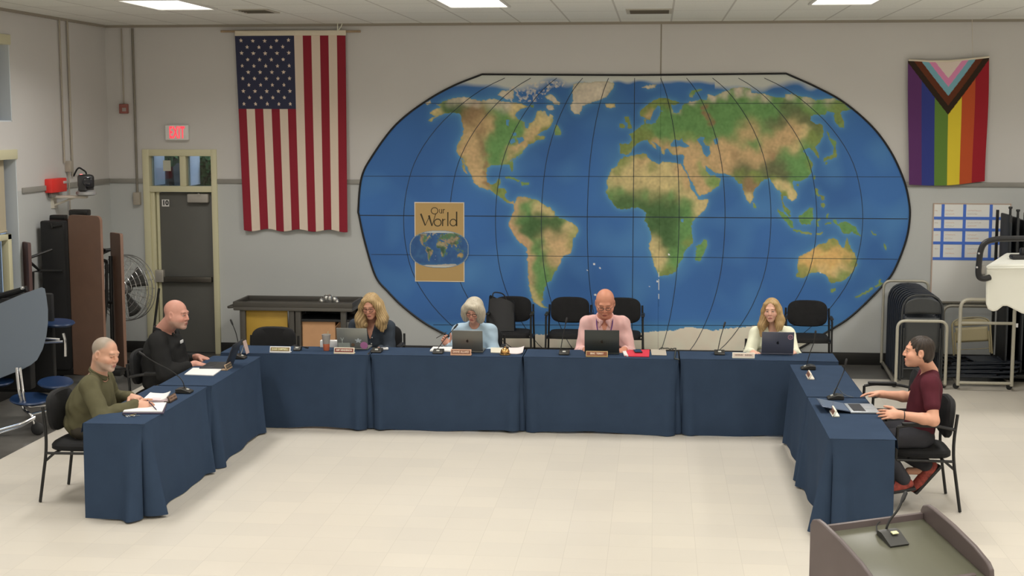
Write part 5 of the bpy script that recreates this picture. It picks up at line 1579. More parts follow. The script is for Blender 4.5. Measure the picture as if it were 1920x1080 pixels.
        for ax in range(3):
            u, w_ = (ax + 1) % 3, (ax + 2) % 3
            sl0 = [slice(1, -1)] * 3; sl1 = [slice(1, -1)] * 3
            sl0[ax] = slice(0, -1); sl1[ax] = slice(1, None)
            A, B = S[tuple(sl0)], S[tuple(sl1)]
            E = np.argwhere(A != B)
            if not len(E): continue
            inn = A[E[:, 0], E[:, 1], E[:, 2]]
            E = E + np.array([1 if i != ax else 0 for i in range(3)])
            def cid(du, dw):
                q_ = E.copy(); q_[:, u] -= du; q_[:, w_] -= dw
                return vid[q_[:, 0], q_[:, 1], q_[:, 2]]
            Q = np.stack([cid(1, 1), cid(0, 1), cid(0, 0), cid(1, 0)], 1)
            Q[~inn] = Q[~inn][:, ::-1]
            Fs.append(Q)
        return V, np.concatenate(Fs)

def n3(v): v = np.array(v, float); return v / (np.linalg.norm(v) + 1e-12)
def rotm(ax, a):
    return np.array(Matrix.Rotation(a, 3, ax))

def ik(sh, wr, l1, l2, pole):
    """elbow position for a two-bone arm; pole = direction the elbow points to"""
    sh, wr = np.array(sh, float), np.array(wr, float)
    d = wr - sh; L = np.linalg.norm(d)
    if L > (l1 + l2) * .995:
        f = L / ((l1 + l2) * .995); l1, l2 = l1 * f, l2 * f
    a = (l1 * l1 - l2 * l2 + L * L) / (2 * L)
    hgt = math.sqrt(max(l1 * l1 - a * a, 0))
    dn = d / L
    p = np.array(pole, float); p = n3(p - dn * (p @ dn))
    return sh + dn * a + p * hgt

def hand(F, w_, d, b, thumb, s=1.0, curl=(.35, .45, .35), spread=.10, point=None):
    """palm, four fingers of unequal length and a thumb. d = along the fingers, b = back of the hand, thumb = +1/-1"""
    w_ = np.array(w_, float); d = n3(d); b = n3(np.array(b) - d * (np.array(b) @ d)); sd = np.cross(d, b) * thumb
    M = np.stack([d, sd, b], 1)
    F.ell(w_ + d * .048 * s, (.056 * s, .042 * s, .018 * s), M, .015)
    F.cone(w_ - d * .01, w_ + d * .03 * s, .026 * s, .024 * s, .02)
    lens = (.070, .079, .074, .057); offs = (.031, .0105, -.0105, -.031)
    for i in range(4):
        cu = curl if point is None or i not in point else (.05, .08, .05)
        base = w_ + d * (.086 - .004 * abs(i - 1)) * s + sd * offs[i] * s
        ang = 0; p = base; dirh = n3(d + sd * (spread * (1.4 - i)))
        r = .0090 * s if i < 3 else .0078 * s
        for j, fr in enumerate((.45, .30, .25)):
            ang += cu[j]
            q_ = p + (dirh * math.cos(ang) - b * math.sin(ang)) * lens[i] * fr * s
            F.cone(p, q_, r, r * .9, .004); p = q_; r *= .9
    p0 = w_ + d * .022 * s + sd * .028 * s
    t1 = n3(d * .55 + sd * .8 - b * .25); t2 = n3(d * .85 + sd * .4 - b * .35)
    p1 = p0 + t1 * .042 * s; p2 = p1 + t2 * .034 * s; p3 = p2 + n3(t2 + d * .3) * .026 * s
    F.path([p0, p1, p2, p3], [.0145 * s, .0115 * s, .010 * s, .0085 * s], .008)

SKIN_E = .76
HAIRM = mat('hair', (.3, .25, .15), .5, tint=True, spec=.4)
SKINM = mat('skin', (.5, .3, .22), .5, tint=True, spec=.35, noise=.04, nscale=25)

class Person:
    def __init__(s, label, hip, face, head, shoulders, head_rot=(0, 0, 0), size=1.0, sw=.185, chest=(.165, .115), belly=(.165, .125),
                 wrists=None, poles=None, hands=None, skin=(190, 146, 122), lips=(160, 100, 92), brow=(90, 70, 55), eyes='open', beard=None,
                 neck_r=.054, jaw=1.0, arm=1.0, hair_cap=None, female=False, leg_z=None, knees=None):
        s.label = label
        s.hip = np.array(hip, float); f = n3([math.cos(face), math.sin(face), 0]); s.f = f; s.l = np.cross([0, 0, 1.0], f); s.up = np.array([0, 0, 1.0])
        s.head = np.array(head, float); s.S = np.array(shoulders, float)
        s.size = size
        yaw0 = math.atan2(f[1], f[0]) + math.pi / 2
        ty, tp, tr = [R(a) for a in head_rot]       # turn (+ = to the person's left), nod, roll
        s.HR = rotm('Z', yaw0 + ty) @ rotm('X', tp) @ rotm('Y', tr)
        s.hipc = s.hip + np.array([0, 0, .565])
        s.u = n3(s.S - s.hipc)
        s.fw = n3(np.cross(s.l, s.u)) if np.cross(s.l, s.u) @ f > 0 else -n3(np.cross(s.l, s.u))
        s.T = np.stack([s.l, s.fw, s.u], 1)
        s.sw, s.chest, s.belly = sw, chest, belly
        s.shL = s.S + s.l * sw - s.u * .058; s.shR = s.S - s.l * sw - s.u * .058
        s.wr = wrists; s.poles = poles
        s.arm = arm
        ul, fl = .285 * size, .255 * size
        s.elL = ik(s.shL, wrists[0], ul, fl, poles[0]); s.elR = ik(s.shR, wrists[1], ul, fl, poles[1])
        s.hands = hands; s.skin = np.array(alb(skin, SKIN_E)); s.lips = np.array(alb(lips, SKIN_E)); s.brow = np.array(alb(brow, SKIN_E))
        s.eyes, s.beard, s.neck_r, s.jaw, s.female = eyes, beard, neck_r, jaw, female
        s.hair_cap = hair_cap
        # legs
        hl = .095
        s.hpL, s.hpR = s.hipc + s.l * hl - s.up * .01, s.hipc - s.l * hl - s.up * .01
        kz = .50
        if knees is None:
            s.knL = s.hip + s.l * .13 + f * .42 + s.up * kz; s.knR = s.hip - s.l * .13 + f * .42 + s.up * kz
            s.anL = s.hip + s.l * .14 + f * .44 + s.up * .09; s.anR = s.hip - s.l * .14 + f * .40 + s.up * .09
        else: s.knL, s.anL, s.knR, s.anR = [np.array(k, float) for k in knees]
        s.root = thing('person', label, 'person', tuple(s.hip))
        s.body()
    def H(s, x, y, z): return s.head + s.HR @ (np.array([x, y, z]) * s.size)
    def hl(s, V): return ((V - s.head) @ s.HR) / s.size
    def out(s, name, F, m, cols=None):
        V, Fc = F.mesh()
        me = np_mesh(name, V - s.hip, Fc)
        if cols is not None: set_cols(me, cols(V))
        return link_mesh(name, me, m, s.root)
    def body(s):
        z = s.size
        allp = np.array([s.head, s.S, s.hipc, s.elL, s.elR, *s.wr, s.knL, s.knR, s.anL, s.anR])
        F = Field(allp.min(0) - .24, allp.max(0) + .24, .0042)
        M = s.HR
        e = lambda c, r, k=.02, op='add', MM=None: F.ell(s.H(*c), np.array(r) * z, M if MM is None else MM, k, op)
        e((0, .018, .036), (.080, .098, .086))
        e((0, -.028, -.042), (.064 * s.jaw, .064, .074), .03)
        e((0, .01, -.03), (.071 * s.jaw, .07, .06), .03)
        e((0, -.074, -.094), (.028 * s.jaw, .022, .021), .028)
        F.cone(s.H(-.034, -.078, .030), s.H(.034, -.078, .030), .013 * z, .013 * z, .02)
        for sg in (-1, 1):
            e((sg * .031, -.096, .008), (.017, .016, .011), .014, 'sub')
            e((sg * .041, -.060, -.026), (.024, .026, .022), .025)
            e((sg * .031, -.0755, .007), (.0125, .0125, .0105), .003)
            F.cone(s.H(sg * .019, -.087, .0165), s.H(sg * .043, -.080, .0145), .0048 * z, .0045 * z, .004)
            e((sg * .081, .012, -.004), (.010, .021, .033), .008)
            e((sg * .087, .004, .0), (.006, .011, .018), .006, 'sub')
        F.path([s.H(0, -.088, .018), s.H(0, -.098, -.004), s.H(0, -.107, -.021)], [.0085 * z, .0095 * z, .0115 * z], .014)
        for sg in (-1, 1): e((sg * .0125, -.096, -.025), (.009, .011, .008), .008)
        e((0, -.0945, -.0565), (.026, .0085, .0058), .008); e((0, -.0930, -.0685), (.022, .0085, .0066), .008)
        F.cone(s.H(-.024, -.1025, -.0618), s.H(.024, -.1025, -.0618), .0022 * z, .0022 * z, .004, 'sub')
        nb = s.S + s.fw * .0 - s.u * .02
        F.path([s.H(0, .034, -.05), nb + s.u * .03], [s.neck_r * z, s.neck_r * 1.08 * z], .022)
        # torso, arms, legs (covered by the clothes)
        cw, cd = s.chest; bw, bd = s.belly
        F.ell(s.S - s.u * .17, (cw - .014, cd - .014, .17), s.T, .05)
        F.ell(s.hipc + s.u * .13, (bw - .016, bd - .016, .16), s.T, .05)
        F.cone(s.shL, s.shR, .048, .048, .04)
        for sh, el, wr in ((s.shL, s.elL, s.wr[0]), (s.shR, s.elR, s.wr[1])):
            wr = np.array(wr, float)
            md = el + (wr - el) * .3
            F.path([sh, el], [.050 * s.arm, .040 * s.arm], .03)
            F.path([el, md, wr], [.040 * s.arm, .041 * s.arm, .0265 * s.arm], .02)
        F.ell(s.hipc - s.up * .02, (bw - .012, .12, .11), s.T, .04)
        for hp, kn, an in ((s.hpL, s.knL, s.anL), (s.hpR, s.knR, s.anR)):
            F.path([hp, kn, an], [.078, .052, .036], .03)
            F.cone(an - s.up * .045, an + s.f * .13 - s.up * .055, .032, .028, .02)
        for k, (w_, hd) in enumerate(zip(s.wr, s.hands)):
            hand(F, w_, hd['d'], hd['b'], hd.get('t', 1 if k == 0 else -1) * 1.0, z * hd.get('s', 1.0), hd.get('curl', (.35, .45, .35)), hd.get('spread', .10), hd.get('point'))
        def cols(V):
            C = np.tile(s.skin, (len(V), 1)) * (1 + .0 * V[:, :1])
            q_ = s.hl(V); x, y, zz = q_[:, 0], q_[:, 1], q_[:, 2]
            ax = np.abs(x)
            onhead = (zz > -.13) & (zz < .14) & (y < .13) & (ax < .1) & (y > -.13)
            def put(m, c, a=1.0):
                m = np.clip(m, 0, 1)[:, None] * a * onhead[:, None]
                C[:] = C * (1 - m) + np.array(c) * m
            soft = lambda v, w_=.3: np.clip((1 - v) / w_, 0, 1)
            put(soft(np.sqrt(((ax - .045) / .03) ** 2 + ((zz + .028) / .028) ** 2 + ((y + .075) / .05) ** 2), .8), s.skin * np.array([1.06, .86, .84]), .55)
            put(soft(np.sqrt((x / .02) ** 2 + ((zz + .02) / .016) ** 2 + ((y + .108) / .02) ** 2), .6), s.skin * np.array([1.06, .85, .83]), .5)
            put(soft(np.sqrt((x / .029) ** 2 + ((zz + .0625) / .0120) ** 2 + ((y + .102) / .022) ** 2)), s.lips)
            put(soft(np.sqrt((x / .028) ** 2 + ((zz + .0620) / .0026) ** 2 + ((y + .102) / .022) ** 2)), s.lips * .45, .8)
            if s.beard is not None:
                bc_, amt = s.beard
                bm = np.clip((-.040 - zz) / .02, 0, 1) * np.clip((.045 - y) / .04, 0, 1) * (1 - soft(np.sqrt((x / .027) ** 2 + ((zz + .0625) / .014) ** 2 + ((y + .105) / .022) ** 2)))
                bm *= (zz > -.135)
                put(bm, np.array(alb(bc_, SKIN_E)), amt)
            bx = np.clip((ax - .030) / .022, -1, 1)
            bz = .0300 - .004 * bx * bx + .001
            put(soft(np.sqrt((bx * .95) ** 4 + ((zz - bz) / .0048) ** 2)) * (y < -.066), s.brow, .75)
            ey = np.sqrt(((ax - .031) / .0135) ** 2 + ((zz - .0065) / .0062) ** 2)
            m_ = (y < -.07)
            if s.eyes == 'open':
                put(soft(ey) * m_, (.55, .52, .50)); put(soft(np.sqrt(((ax - .031) / .0062) ** 2 + ((zz - .0065) / .0062) ** 2)) * m_, (.05, .04, .035))
                put(soft(np.sqrt(((ax - .031) / .015) ** 2 + ((zz - .0125) / .0024) ** 2)) * m_, s.brow * .5, .55)
            else:
                put(soft(np.sqrt(((ax - .031) / .014) ** 2 + ((zz - .002) / .0030) ** 2)) * m_, s.brow * .35, .9)
            if s.hair_cap is not None:
                hc, fn = s.hair_cap
                put(fn(x, y, zz), np.array(alb(hc, SKIN_E)))
            return C
        s.out('body', F, SKINM, cols)
    def shirt(s, m, sleeve=1.0, neck='crew', fold=.004, seed=1, loose=1.0, collar=None, hem=.0, cuff=None, name='shirt', collar_m=None):
        cw, cd = s.chest; bw, bd = s.belly
        allp = np.array([s.S, s.hipc, s.elL, s.elR, *s.wr])
        F = Field(allp.min(0) - .24, allp.max(0) + .2, .0055)
        F.ell(s.S - s.u * .17, (cw, cd, .18), s.T, .05)
        F.ell(s.hipc + s.u * .13, (bw, bd, .17), s.T, .08)
        F.ell(s.hipc + s.u * .0, (bw * 1.02, bd * .96, .12), s.T, .06)
        F.cone(s.shL, s.shR, .062, .062, .05)
        for sh in (s.shL, s.shR):
            F.cone(s.S + s.u * .012 + (sh - s.S) * .28 - s.fw * .012, sh + s.u * .002, .050, .052, .04)
        for sh, el, wr in ((s.shL, s.elL, s.wr[0]), (s.shR, s.elR, s.wr[1])):
            wr = np.array(wr, float)
            F.path([sh, sh + (el - sh) * min(1, sleeve / .5)], [.064 * loose * s.arm, (.056 if sleeve >= 1 else .060) * loose * s.arm], .04)
            if sleeve > .55:
                t = (sleeve - .5) * 2
                en = el + (wr - el) * min(t, .97)
                F.path([el, el + (en - el) * .45, en], [.056 * loose * s.arm, .054 * loose * s.arm, .041 * loose * s.arm], .025)
        F.wrinkle(fold, 34, seed)
        c_ = s.S + s.fw * .005
        if neck == 'crew': F.cone(c_ - s.u * .035, c_ + s.u * .2 + s.fw * .03, s.neck_r * s.size * 1.12, s.neck_r * s.size * 1.5, .01, 'sub')
        if neck in ('v', 'deepv'):
            F.cone(c_ - s.u * .02, c_ + s.u * .2, s.neck_r * s.size * 1.15, s.neck_r * s.size * 1.6, .01, 'sub')
            dep = .115 if neck == 'v' else .15
            F.path([c_ + s.fw * (cd + .0) - s.u * dep, c_ + s.fw * (cd * .75) - s.u * dep * .5, c_ + s.fw * .05 + s.u * .03], [.006, .022, .056], .008, 'sub')
        # flat hem at the seat
        F.box(s.hipc - s.up * (.30 + hem), (.4, .4, .22), np.eye(3), .01, .01, 'sub')
        sh_ = s.shirt_o = s.out(name, F, m)
        if collar is not None:
            G = Field(s.S - .2, s.S + .2, .004)
            r = s.neck_r * s.size
            for a0 in np.linspace(-2.5, 2.5, 26):
                pass
            pts = []
            for a in np.linspace(.35, 2 * math.pi - .35, 40):
                dr = s.fw * math.cos(a) + s.l * math.sin(a)
                pts.append(c_ + dr * (r * 1.17) + s.u * (.022 - .02 * math.cos(a)) - s.u * .01)
            for i in range(len(pts) - 1):
                G.cone(pts[i], pts[i + 1], .011, .011, .006); G.cone(pts[i] + s.u * .018, pts[i + 1] + s.u * .018, .008, .008, .006)
            for sg in (-1, 1):
                p = c_ + s.fw * r * 1.12 + s.l * sg * .022 + s.u * .005
                q_ = p + s.fw * .02 + s.l * sg * .028 - s.u * .05
                if collar == 'shirt': G.cone(p, q_, .014, .006, .01); G.cone(p + s.l * sg * .02, q_, .014, .006, .01)
            G.cone(c_ - s.u * .05, c_ + s.u * .25, r * 1.02, r * 1.1, .006, 'sub')
            s.out('collar', G, m if collar_m is None else collar_m).parent = sh_
        return F
    def trousers(s, m, shoe_m=None, seed=5):
        bw, bd = s.belly
        allp = np.array([s.hipc, s.knL, s.knR, s.anL, s.anR])
        F = Field(allp.min(0) - .2, allp.max(0) + .2, .007)
        F.ell(s.hipc - s.up * .015, (bw + .002, .125, .112), s.T, .04)
        for hp, kn, an in ((s.hpL, s.knL, s.anL), (s.hpR, s.knR, s.anR)):
            F.path([hp, kn], [.092, .072], .04); F.path([kn, an - s.up * .005], [.070, .056], .02)
        F.wrinkle(.005, 30, seed)
        F.box(s.hipc + s.up * .22, (.3, .3, .13), np.eye(3), .01, .01, 'sub')
        s.out('trousers', F, m)
    def shoes(s, m, sole=None, fl=None, fr=None):
        for an, d in ((s.anL, fl), (s.anR, fr)):
            d = s.f if d is None else n3(d)
            dn = n3(np.cross(np.cross(d, s.up), d)) if False else None
            b = n3(np.array([0, 0, 1.0]) - d * d[2])
            sd = np.cross(b, d); M = np.stack([d, sd, b], 1)
            F = Field(an - .26, an + .26, .005)
            c_ = an - b * .045
            F.ell(c_ + d * .015, (.085, .047, .056), M, .03); F.ell(c_ + d * .12 - b * .012, (.11, .051, .044), M, .03)
            F.cone(c_, c_ + b * .06, .042, .040, .02)
            F.box(c_ - b * .074 + d * .07, (.22, .1, .04), M, .005, .008, 'sub')
            so_ = s.out('shoe', F, m)
            MB().box(tuple(c_ + d * .075 - b * .036 - s.hip), (.30, .104, .028), rot=Matrix(M.tolist()), bev=.012).build('sole', sole or BLACKP, so_)
    def glasses(s, m, lens=None, rx=.024, rz=.015, z0=.004):
        mb = MB()
        for sg in (-1, 1):
            ring = []
            for i in range(20):
                a = 2 * math.pi * i / 20
                xx = sg * .032 + rx * math.copysign(abs(math.cos(a)) ** .8, math.cos(a)); zz = z0 + rz * math.copysign(abs(math.sin(a)) ** .8, math.sin(a))
                ring.append(s.H(xx, -.104 + .10 * max(0, abs(xx) - .03), zz) - s.hip)
            mb.tube(ring, .0026, 5, closed=True)
            mb.tube([s.H(sg * (.032 + rx), -.101, z0 + .006) - s.hip, s.H(sg * .078, -.06, .010) - s.hip, s.H(sg * .081, .01, .012) - s.hip], .0018, 5)
        mb.tube([s.H(-.009, -.106, z0 + .004) - s.hip, s.H(0, -.108, z0 + .007) - s.hip, s.H(.009, -.106, z0 + .004) - s.hip], .002, 5)
        mb.build('glasses', m, s.root)
    def hair(s, build, col, col2, m=None, h=.0042, strand=70, amp=.0025, name='hair', seed=3, lo=.35, flow=None):
        F = Field(s.head - np.array([.3, .3, .45]), s.head + np.array([.3, .3, .25]), h)
        build(F)
        # strands: ridges running down the head
        mk = np.abs(F.D) < .02
        I = np.argwhere(mk); W = I * F.h + F.lo
        q_ = s.hl(W)
        a = np.arctan2(q_[:, 0], -(q_[:, 1] - .02))
        wv = a * strand * .35 + 4 * np.sin(q_[:, 2] * 22 + a * 2) + q_[:, 0] * 90
        F.D[mk] += (amp * (np.sin(wv) + .6 * np.sin(wv * 2.3 + 1))).astype(np.float32)
        c1, c2 = np.array(alb(col, SKIN_E)), np.array(alb(col2, SKIN_E))
        def cols(V):
            q_ = s.hl(V)
            a = np.arctan2(q_[:, 0], -(q_[:, 1] - .02))
            wv = a * strand * .35 + 4 * np.sin(q_[:, 2] * 22 + a * 2) + q_[:, 0] * 90
            t = np.clip(.5 + .35 * np.sin(wv * 1.0 + .5) + .25 * np.sin(wv * 3.1), 0, 1)[:, None]
            return c1 * (1 - t) + c2 * t
        return s.out(name, F, HAIRM, cols)

def cloth(name, c, e=.55, **k):
    return mat(name, alb(c, e * 1.25), k.pop('rough', .85), bump=.25, bscale=300, noise=.06, nscale=14, spec=.1, **k)

def arr(v): return np.array(v, float)
DOWN, UPV = arr((0, 0, -1)), arr((0, 0, 1))
FR_ = -math.pi / 2       # facing the camera

# ---- the man in the pink shirt, middle of the table
X0 = P(1134, 600, y=14.2).x
pk = Person('bald man in a pale pink shirt and purple lanyard at the black laptop', (X0, 14.26, 0), FR_,
    P(1134.5, 569, y=13.98), P(1134, 597, y=14.13), head_rot=(0, 24, 0), size=1.12, sw=.178, chest=(.195, .14), belly=(.20, .165),
    wrists=[P(1170, 656, y=13.80), P(1099, 656, y=13.80)], poles=[(.28, .45, -.8), (-.28, .45, -.8)],
    hands=[dict(d=(-.45, -.88, -.12), b=(0, -.1, 1)), dict(d=(.45, -.88, -.12), b=(0, -.1, 1))],
    skin=(190, 132, 108), lips=(158, 96, 84), brow=(130, 96, 78), eyes='down', jaw=1.1, neck_r=.062, arm=1.08,
    hair_cap=((170, 134, 116), lambda x, y, z: np.clip((y - .0) / .03, 0, 1) * np.clip((.06 - z) / .03, 0, 1) * (z > -.06) * .35))
PINK = cloth('pink_cotton', (204, 166, 162), .58)
pk.shirt(PINK, sleeve=.92, neck='v', fold=.007, seed=11, loose=1.02, collar='shirt')
pk.trousers(cloth('dark_trousers', (46, 46, 52)))
pk.shoes(BLACKP)
c_ = pk.S
mb = MB()
for sg in (-1, 1):
    mb.tube(fillet([c_ - pk.fw * .05 + pk.l * sg * .05 + pk.u * .035 - pk.hip, c_ + pk.l * sg * .082 + pk.fw * .0 + pk.u * .030 - pk.hip, c_ + pk.fw * .115 + pk.l * sg * .078 - pk.u * .03 - pk.hip, c_ + pk.fw * .185 + pk.l * sg * .045 - pk.u * .13 - pk.hip, c_ + pk.fw * .205 + pk.l * sg * .012 - pk.u * .25 - pk.hip], .05), .0055, 6)
mb.build('lanyard', cloth('purple_ribbon', (84, 52, 104)), pk.root)
pk.glasses(mat('thin_frame', (.08, .06, .05), .4), rx=.022, rz=.013)

# ---- blonde woman in white, right
X0 = P(1448, 600, y=14.2).x
wb = Person('young woman with long blond hair in a cream white blouse, looking over her laptop', (X0, 14.30, 0), FR_,
    P(1446.5, 582, y=14.12), P(1449, 616, y=14.20), head_rot=(-14, 6, -2), size=.93, sw=.155, chest=(.155, .112), belly=(.145, .115),
    wrists=[P(1490, 661, y=13.84), P(1408, 660, y=13.84)], poles=[(.25, .45, -.8), (-.25, .45, -.8)],
    hands=[dict(d=(-.6, -.8, 0), b=(0, 0, 1)), dict(d=(.65, -.76, 0), b=(0, 0, 1))],
    skin=(206, 162, 142), lips=(176, 110, 104), brow=(134, 100, 72), eyes='open', jaw=.93, neck_r=.046, arm=.9, female=True)
wb.shirt(cloth('cream_blouse', (226, 216, 192), .60), sleeve=.98, neck='deepv', fold=.004, seed=21, loose=1.12)
wb.trousers(cloth('dark_trousers', (46, 46, 52))); wb.shoes(BLACKP)
def blond(F):
    e = lambda c, r, k=.02, op='add': F.ell(wb.H(*c), arr(r) * wb.size, wb.HR, k, op)
    e((0, .026, .044), (.084, .104, .088)); e((0, .06, -.04), (.078, .06, .09), .04)
    for sg in (-1, 1):
        F.path([wb.H(sg * .055, -.045, .075), wb.H(sg * .076, -.035, .0), wb.H(sg * .082, -.03, -.08), wb.H(sg * (.085 if sg > 0 else .10), -.055, -.15), wb.H(sg * (.075 if sg > 0 else .10), -.085, -.20 if sg > 0 else -.26)], [.022, .024, .032, .036, .014], .03)
        F.path([wb.H(sg * .06, .05, .0), wb.H(sg * .08, .03, -.12), wb.H(sg * .09, .0, -.20)], [.04, .045, .02], .04)
    e((0, -.096, -.004), (.064, .064, .100), .02, 'sub')
wb.hair(blond, (178, 148, 102), (136, 110, 74), strand=110, amp=.0014)

# ---- woman in light blue
X0 = P(889, 600, y=14.2).x
lb = Person('woman with a grey bob in a light blue sweater, holding up a pen', (X0, 14.30, 0), FR_,
    P(888, 581, y=14.06), P(890, 611, y=14.20), head_rot=(-8, 26, 6), size=.95, sw=.155, chest=(.168, .125), belly=(.165, .135),
    wrists=[P(917, 661, y=13.90), P(840, 648, y=13.92)], poles=[(.2, .45, -.8), (-.25, .5, -.8)],
    hands=[dict(d=(-.6, -.8, 0), b=(0, 0, 1)), dict(d=(-.45, -.25, .85), b=(-.5, .7, 0), curl=(.6, .7, .5), spread=.05)],
    skin=(198, 148, 128), lips=(170, 96, 92), brow=(120, 96, 84), eyes='down', jaw=.94, neck_r=.047, arm=.95, female=True)
lb.shirt(cloth('light_blue_knit', (154, 174, 188), .58), sleeve=1.0, neck='crew', fold=.005, seed=31, loose=1.2)
lb.trousers(cloth('dark_trousers', (46, 46, 52))); lb.shoes(BLACKP)
def bob(F):
    e = lambda c, r, k=.02, op='add': F.ell(lb.H(*c), arr(r) * lb.size, lb.HR, k, op)
    e((0, .022, .034), (.101, .112, .098)); e((0, .040, -.040), (.103, .085, .085), .04)
    for sg in (-1, 1):
        F.path([lb.H(sg * .060, -.052, .075), lb.H(sg * .080, -.045, .02), lb.H(sg * .084, -.036, -.05), lb.H(sg * .080, -.04, -.11)], [.028, .030, .031, .026], .05)
        F.path([lb.H(sg * .078, .02, -.03), lb.H(sg * .082, .0, -.11)], [.036, .030], .04)
    F.path([lb.H(-.045, -.066, .078), lb.H(.01, -.084, .084), lb.H(.07, -.062, .05)], [.02, .02, .018], .02)
    e((-.006, -.104, -.030), (.055, .058, .078), .015, 'sub')
    e((0, -.02, -.155), (.16, .16, .032), .012, 'sub')
lb.hair(bob, (188, 180, 162), (150, 140, 122), strand=120, amp=.0012)
lb.glasses(mat('dark_frame', (.02, .015, .015), .35), rx=.023, rz=.015)

# ---- woman in the dark denim shirt
X0 = P(697, 600, y=14.2).x
dn = Person('woman with wavy blond hair and glasses in a dark denim shirt', (X0, 14.30, 0), FR_,
    P(696, 575, y=14.05), P(696, 604, y=14.18), head_rot=(-10, 17, -4), size=.98, sw=.165, chest=(.172, .13), belly=(.17, .14),
    wrists=[P(712, 656, y=13.86), P(664, 656, y=13.86)], poles=[(.25, .45, -.8), (-.25, .45, -.8)],
    hands=[dict(d=(-.7, -.7, 0), b=(0, 0, 1)), dict(d=(.4, -.9, 0), b=(0, 0, 1))],
    skin=(196, 144, 122), lips=(172, 100, 94), brow=(120, 92, 70), eyes='down', jaw=.96, neck_r=.05, arm=1.0, female=True)
dn.shirt(cloth('dark_denim', (52, 58, 66), .58), sleeve=.95, neck='deepv', fold=.006, seed=41, loose=1.15)
dn.trousers(cloth('dark_trousers', (46, 46, 52))); dn.shoes(BLACKP)
mb = MB()
for dx, dz in ((.018, -.17), (.03, -.10), (.115, -.21)):
    p = dn.S + dn.fw * (.150 if dx < .1 else .12) + dn.l * dx + dn.u * dz - dn.hip
    mb.lathe([(.006, 0), (.0065, .002), (.003, .004)], 10, M=Matrix.Translation(p) @ Matrix.Rotation(R(90), 4, 'X'))
mb.build('shirt_buttons', mat('pearl', (.7, .7, .68), .3), dn.shirt_o)
def wavy(F):
    e = lambda c, r, k=.02, op='add': F.ell(dn.H(*c), arr(r) * dn.size, dn.HR, k, op)
    e((0, .024, .050), (.089, .106, .092)); e((0, .06, -.04), (.10, .07, .10), .04)
    for sg in (-1, 1):
        F.path([dn.H(sg * .050, -.05, .082), dn.H(sg * .088, -.035, .01), dn.H(sg * .10, -.03, -.07)], [.026, .032, .042], .03)
        pts = [dn.head + dn.HR @ arr((sg * .10, -.03, -.07)) * dn.size]
        p = pts[0]
        for j in range(5):
            pts.append(p + arr((sg * (.012 + .016 * math.sin(j * 2.2)), -.012 + .012 * math.cos(j * 2.5), -.034 * (j + 1))))
        F.path(pts, [.042, .047, .042, .047, .038, .018], .02)
        F.path([dn.H(sg * .07, .05, .0), dn.head + arr((sg * .115, .03, -.12)), dn.head + arr((sg * .13, .01, -.2))], [.05, .05, .025], .04)
    F.path([dn.H(.012, -.075, .115), dn.H(.012, .0, .146), dn.H(.012, .07, .13)], [.004, .005, .004], .02, 'sub')
    e((.004, -.098, -.004), (.058, .062, .094), .015, 'sub')
dn.hair(wavy, (178, 152, 108), (126, 102, 70), strand=80, amp=.0018)
dn.glasses(mat('red_dark_frame', (.05, .012, .012), .35), rx=.027, rz=.018)

# ---- heavy man in the black shirt, left table, facing right
hipx = LXC - RW / 2 - .30
bm_ = Person('bald heavyset man in a black shirt typing, before the grey door', (hipx, 12.72, 0), R(2),
    P(331.5, 590, y=12.62), P(307, 622, y=12.70), head_rot=(-14, 6, 2), size=1.10, sw=.205, chest=(.22, .195), belly=(.22, .225),
    wrists=[P(371, 670, y=12.93), P(366, 683, y=12.58)], poles=[(-.4, .5, -.8), (-.5, -.5, -.8)],
    hands=[dict(d=(.93, .05, -.15), b=(.1, 0, 1), curl=(.45, .5, .4)), dict(d=(.93, .22, -.12), b=(.1, 0, 1), curl=(.45, .5, .4))],
    skin=(186, 136, 120), lips=(150, 96, 88), brow=(96, 70, 58), eyes='open', jaw=1.16, neck_r=.068, arm=1.22, beard=((176, 150, 136), .55))
BLKS = cloth('black_knit', (36, 36, 36), .55)
bm_.shirt(BLKS, sleeve=.86, neck='crew', fold=.006, seed=51, loose=1.1, collar='shirt')
bm_.trousers(cloth('grey_trousers', (92, 88, 78), .55)); bm_.shoes(BLACKP)
p = P(343.5, 626, y=12.5) - Vector(bm_.hip)
q_ = bm_.S + bm_.fw * .19 - bm_.u * .08 - bm_.l * .075
MB().box(tuple(q_ - bm_.hip), (.012, .075, .03), rot=Matrix(bm_.T.tolist()).to_3x3() @ Matrix.Rotation(R(90), 3, 'Z'), bev=.005).build('chest_logo', mat('logo_white', (.75, .75, .74), .6), bm_.shirt_o)
mb = MB().tube([np.array(bm_.wr[1]) - bm_.hip + (bm_.elR - np.array(bm_.wr[1])) * .12 + bm_.up * (.031 * math.cos(a)) + bm_.l * (.034 * math.sin(a)) for a in [2 * math.pi * i / 20 for i in range(20)]], .0035, 6, closed=True)
mb.build('bracelet', BLACKP, bm_.root)

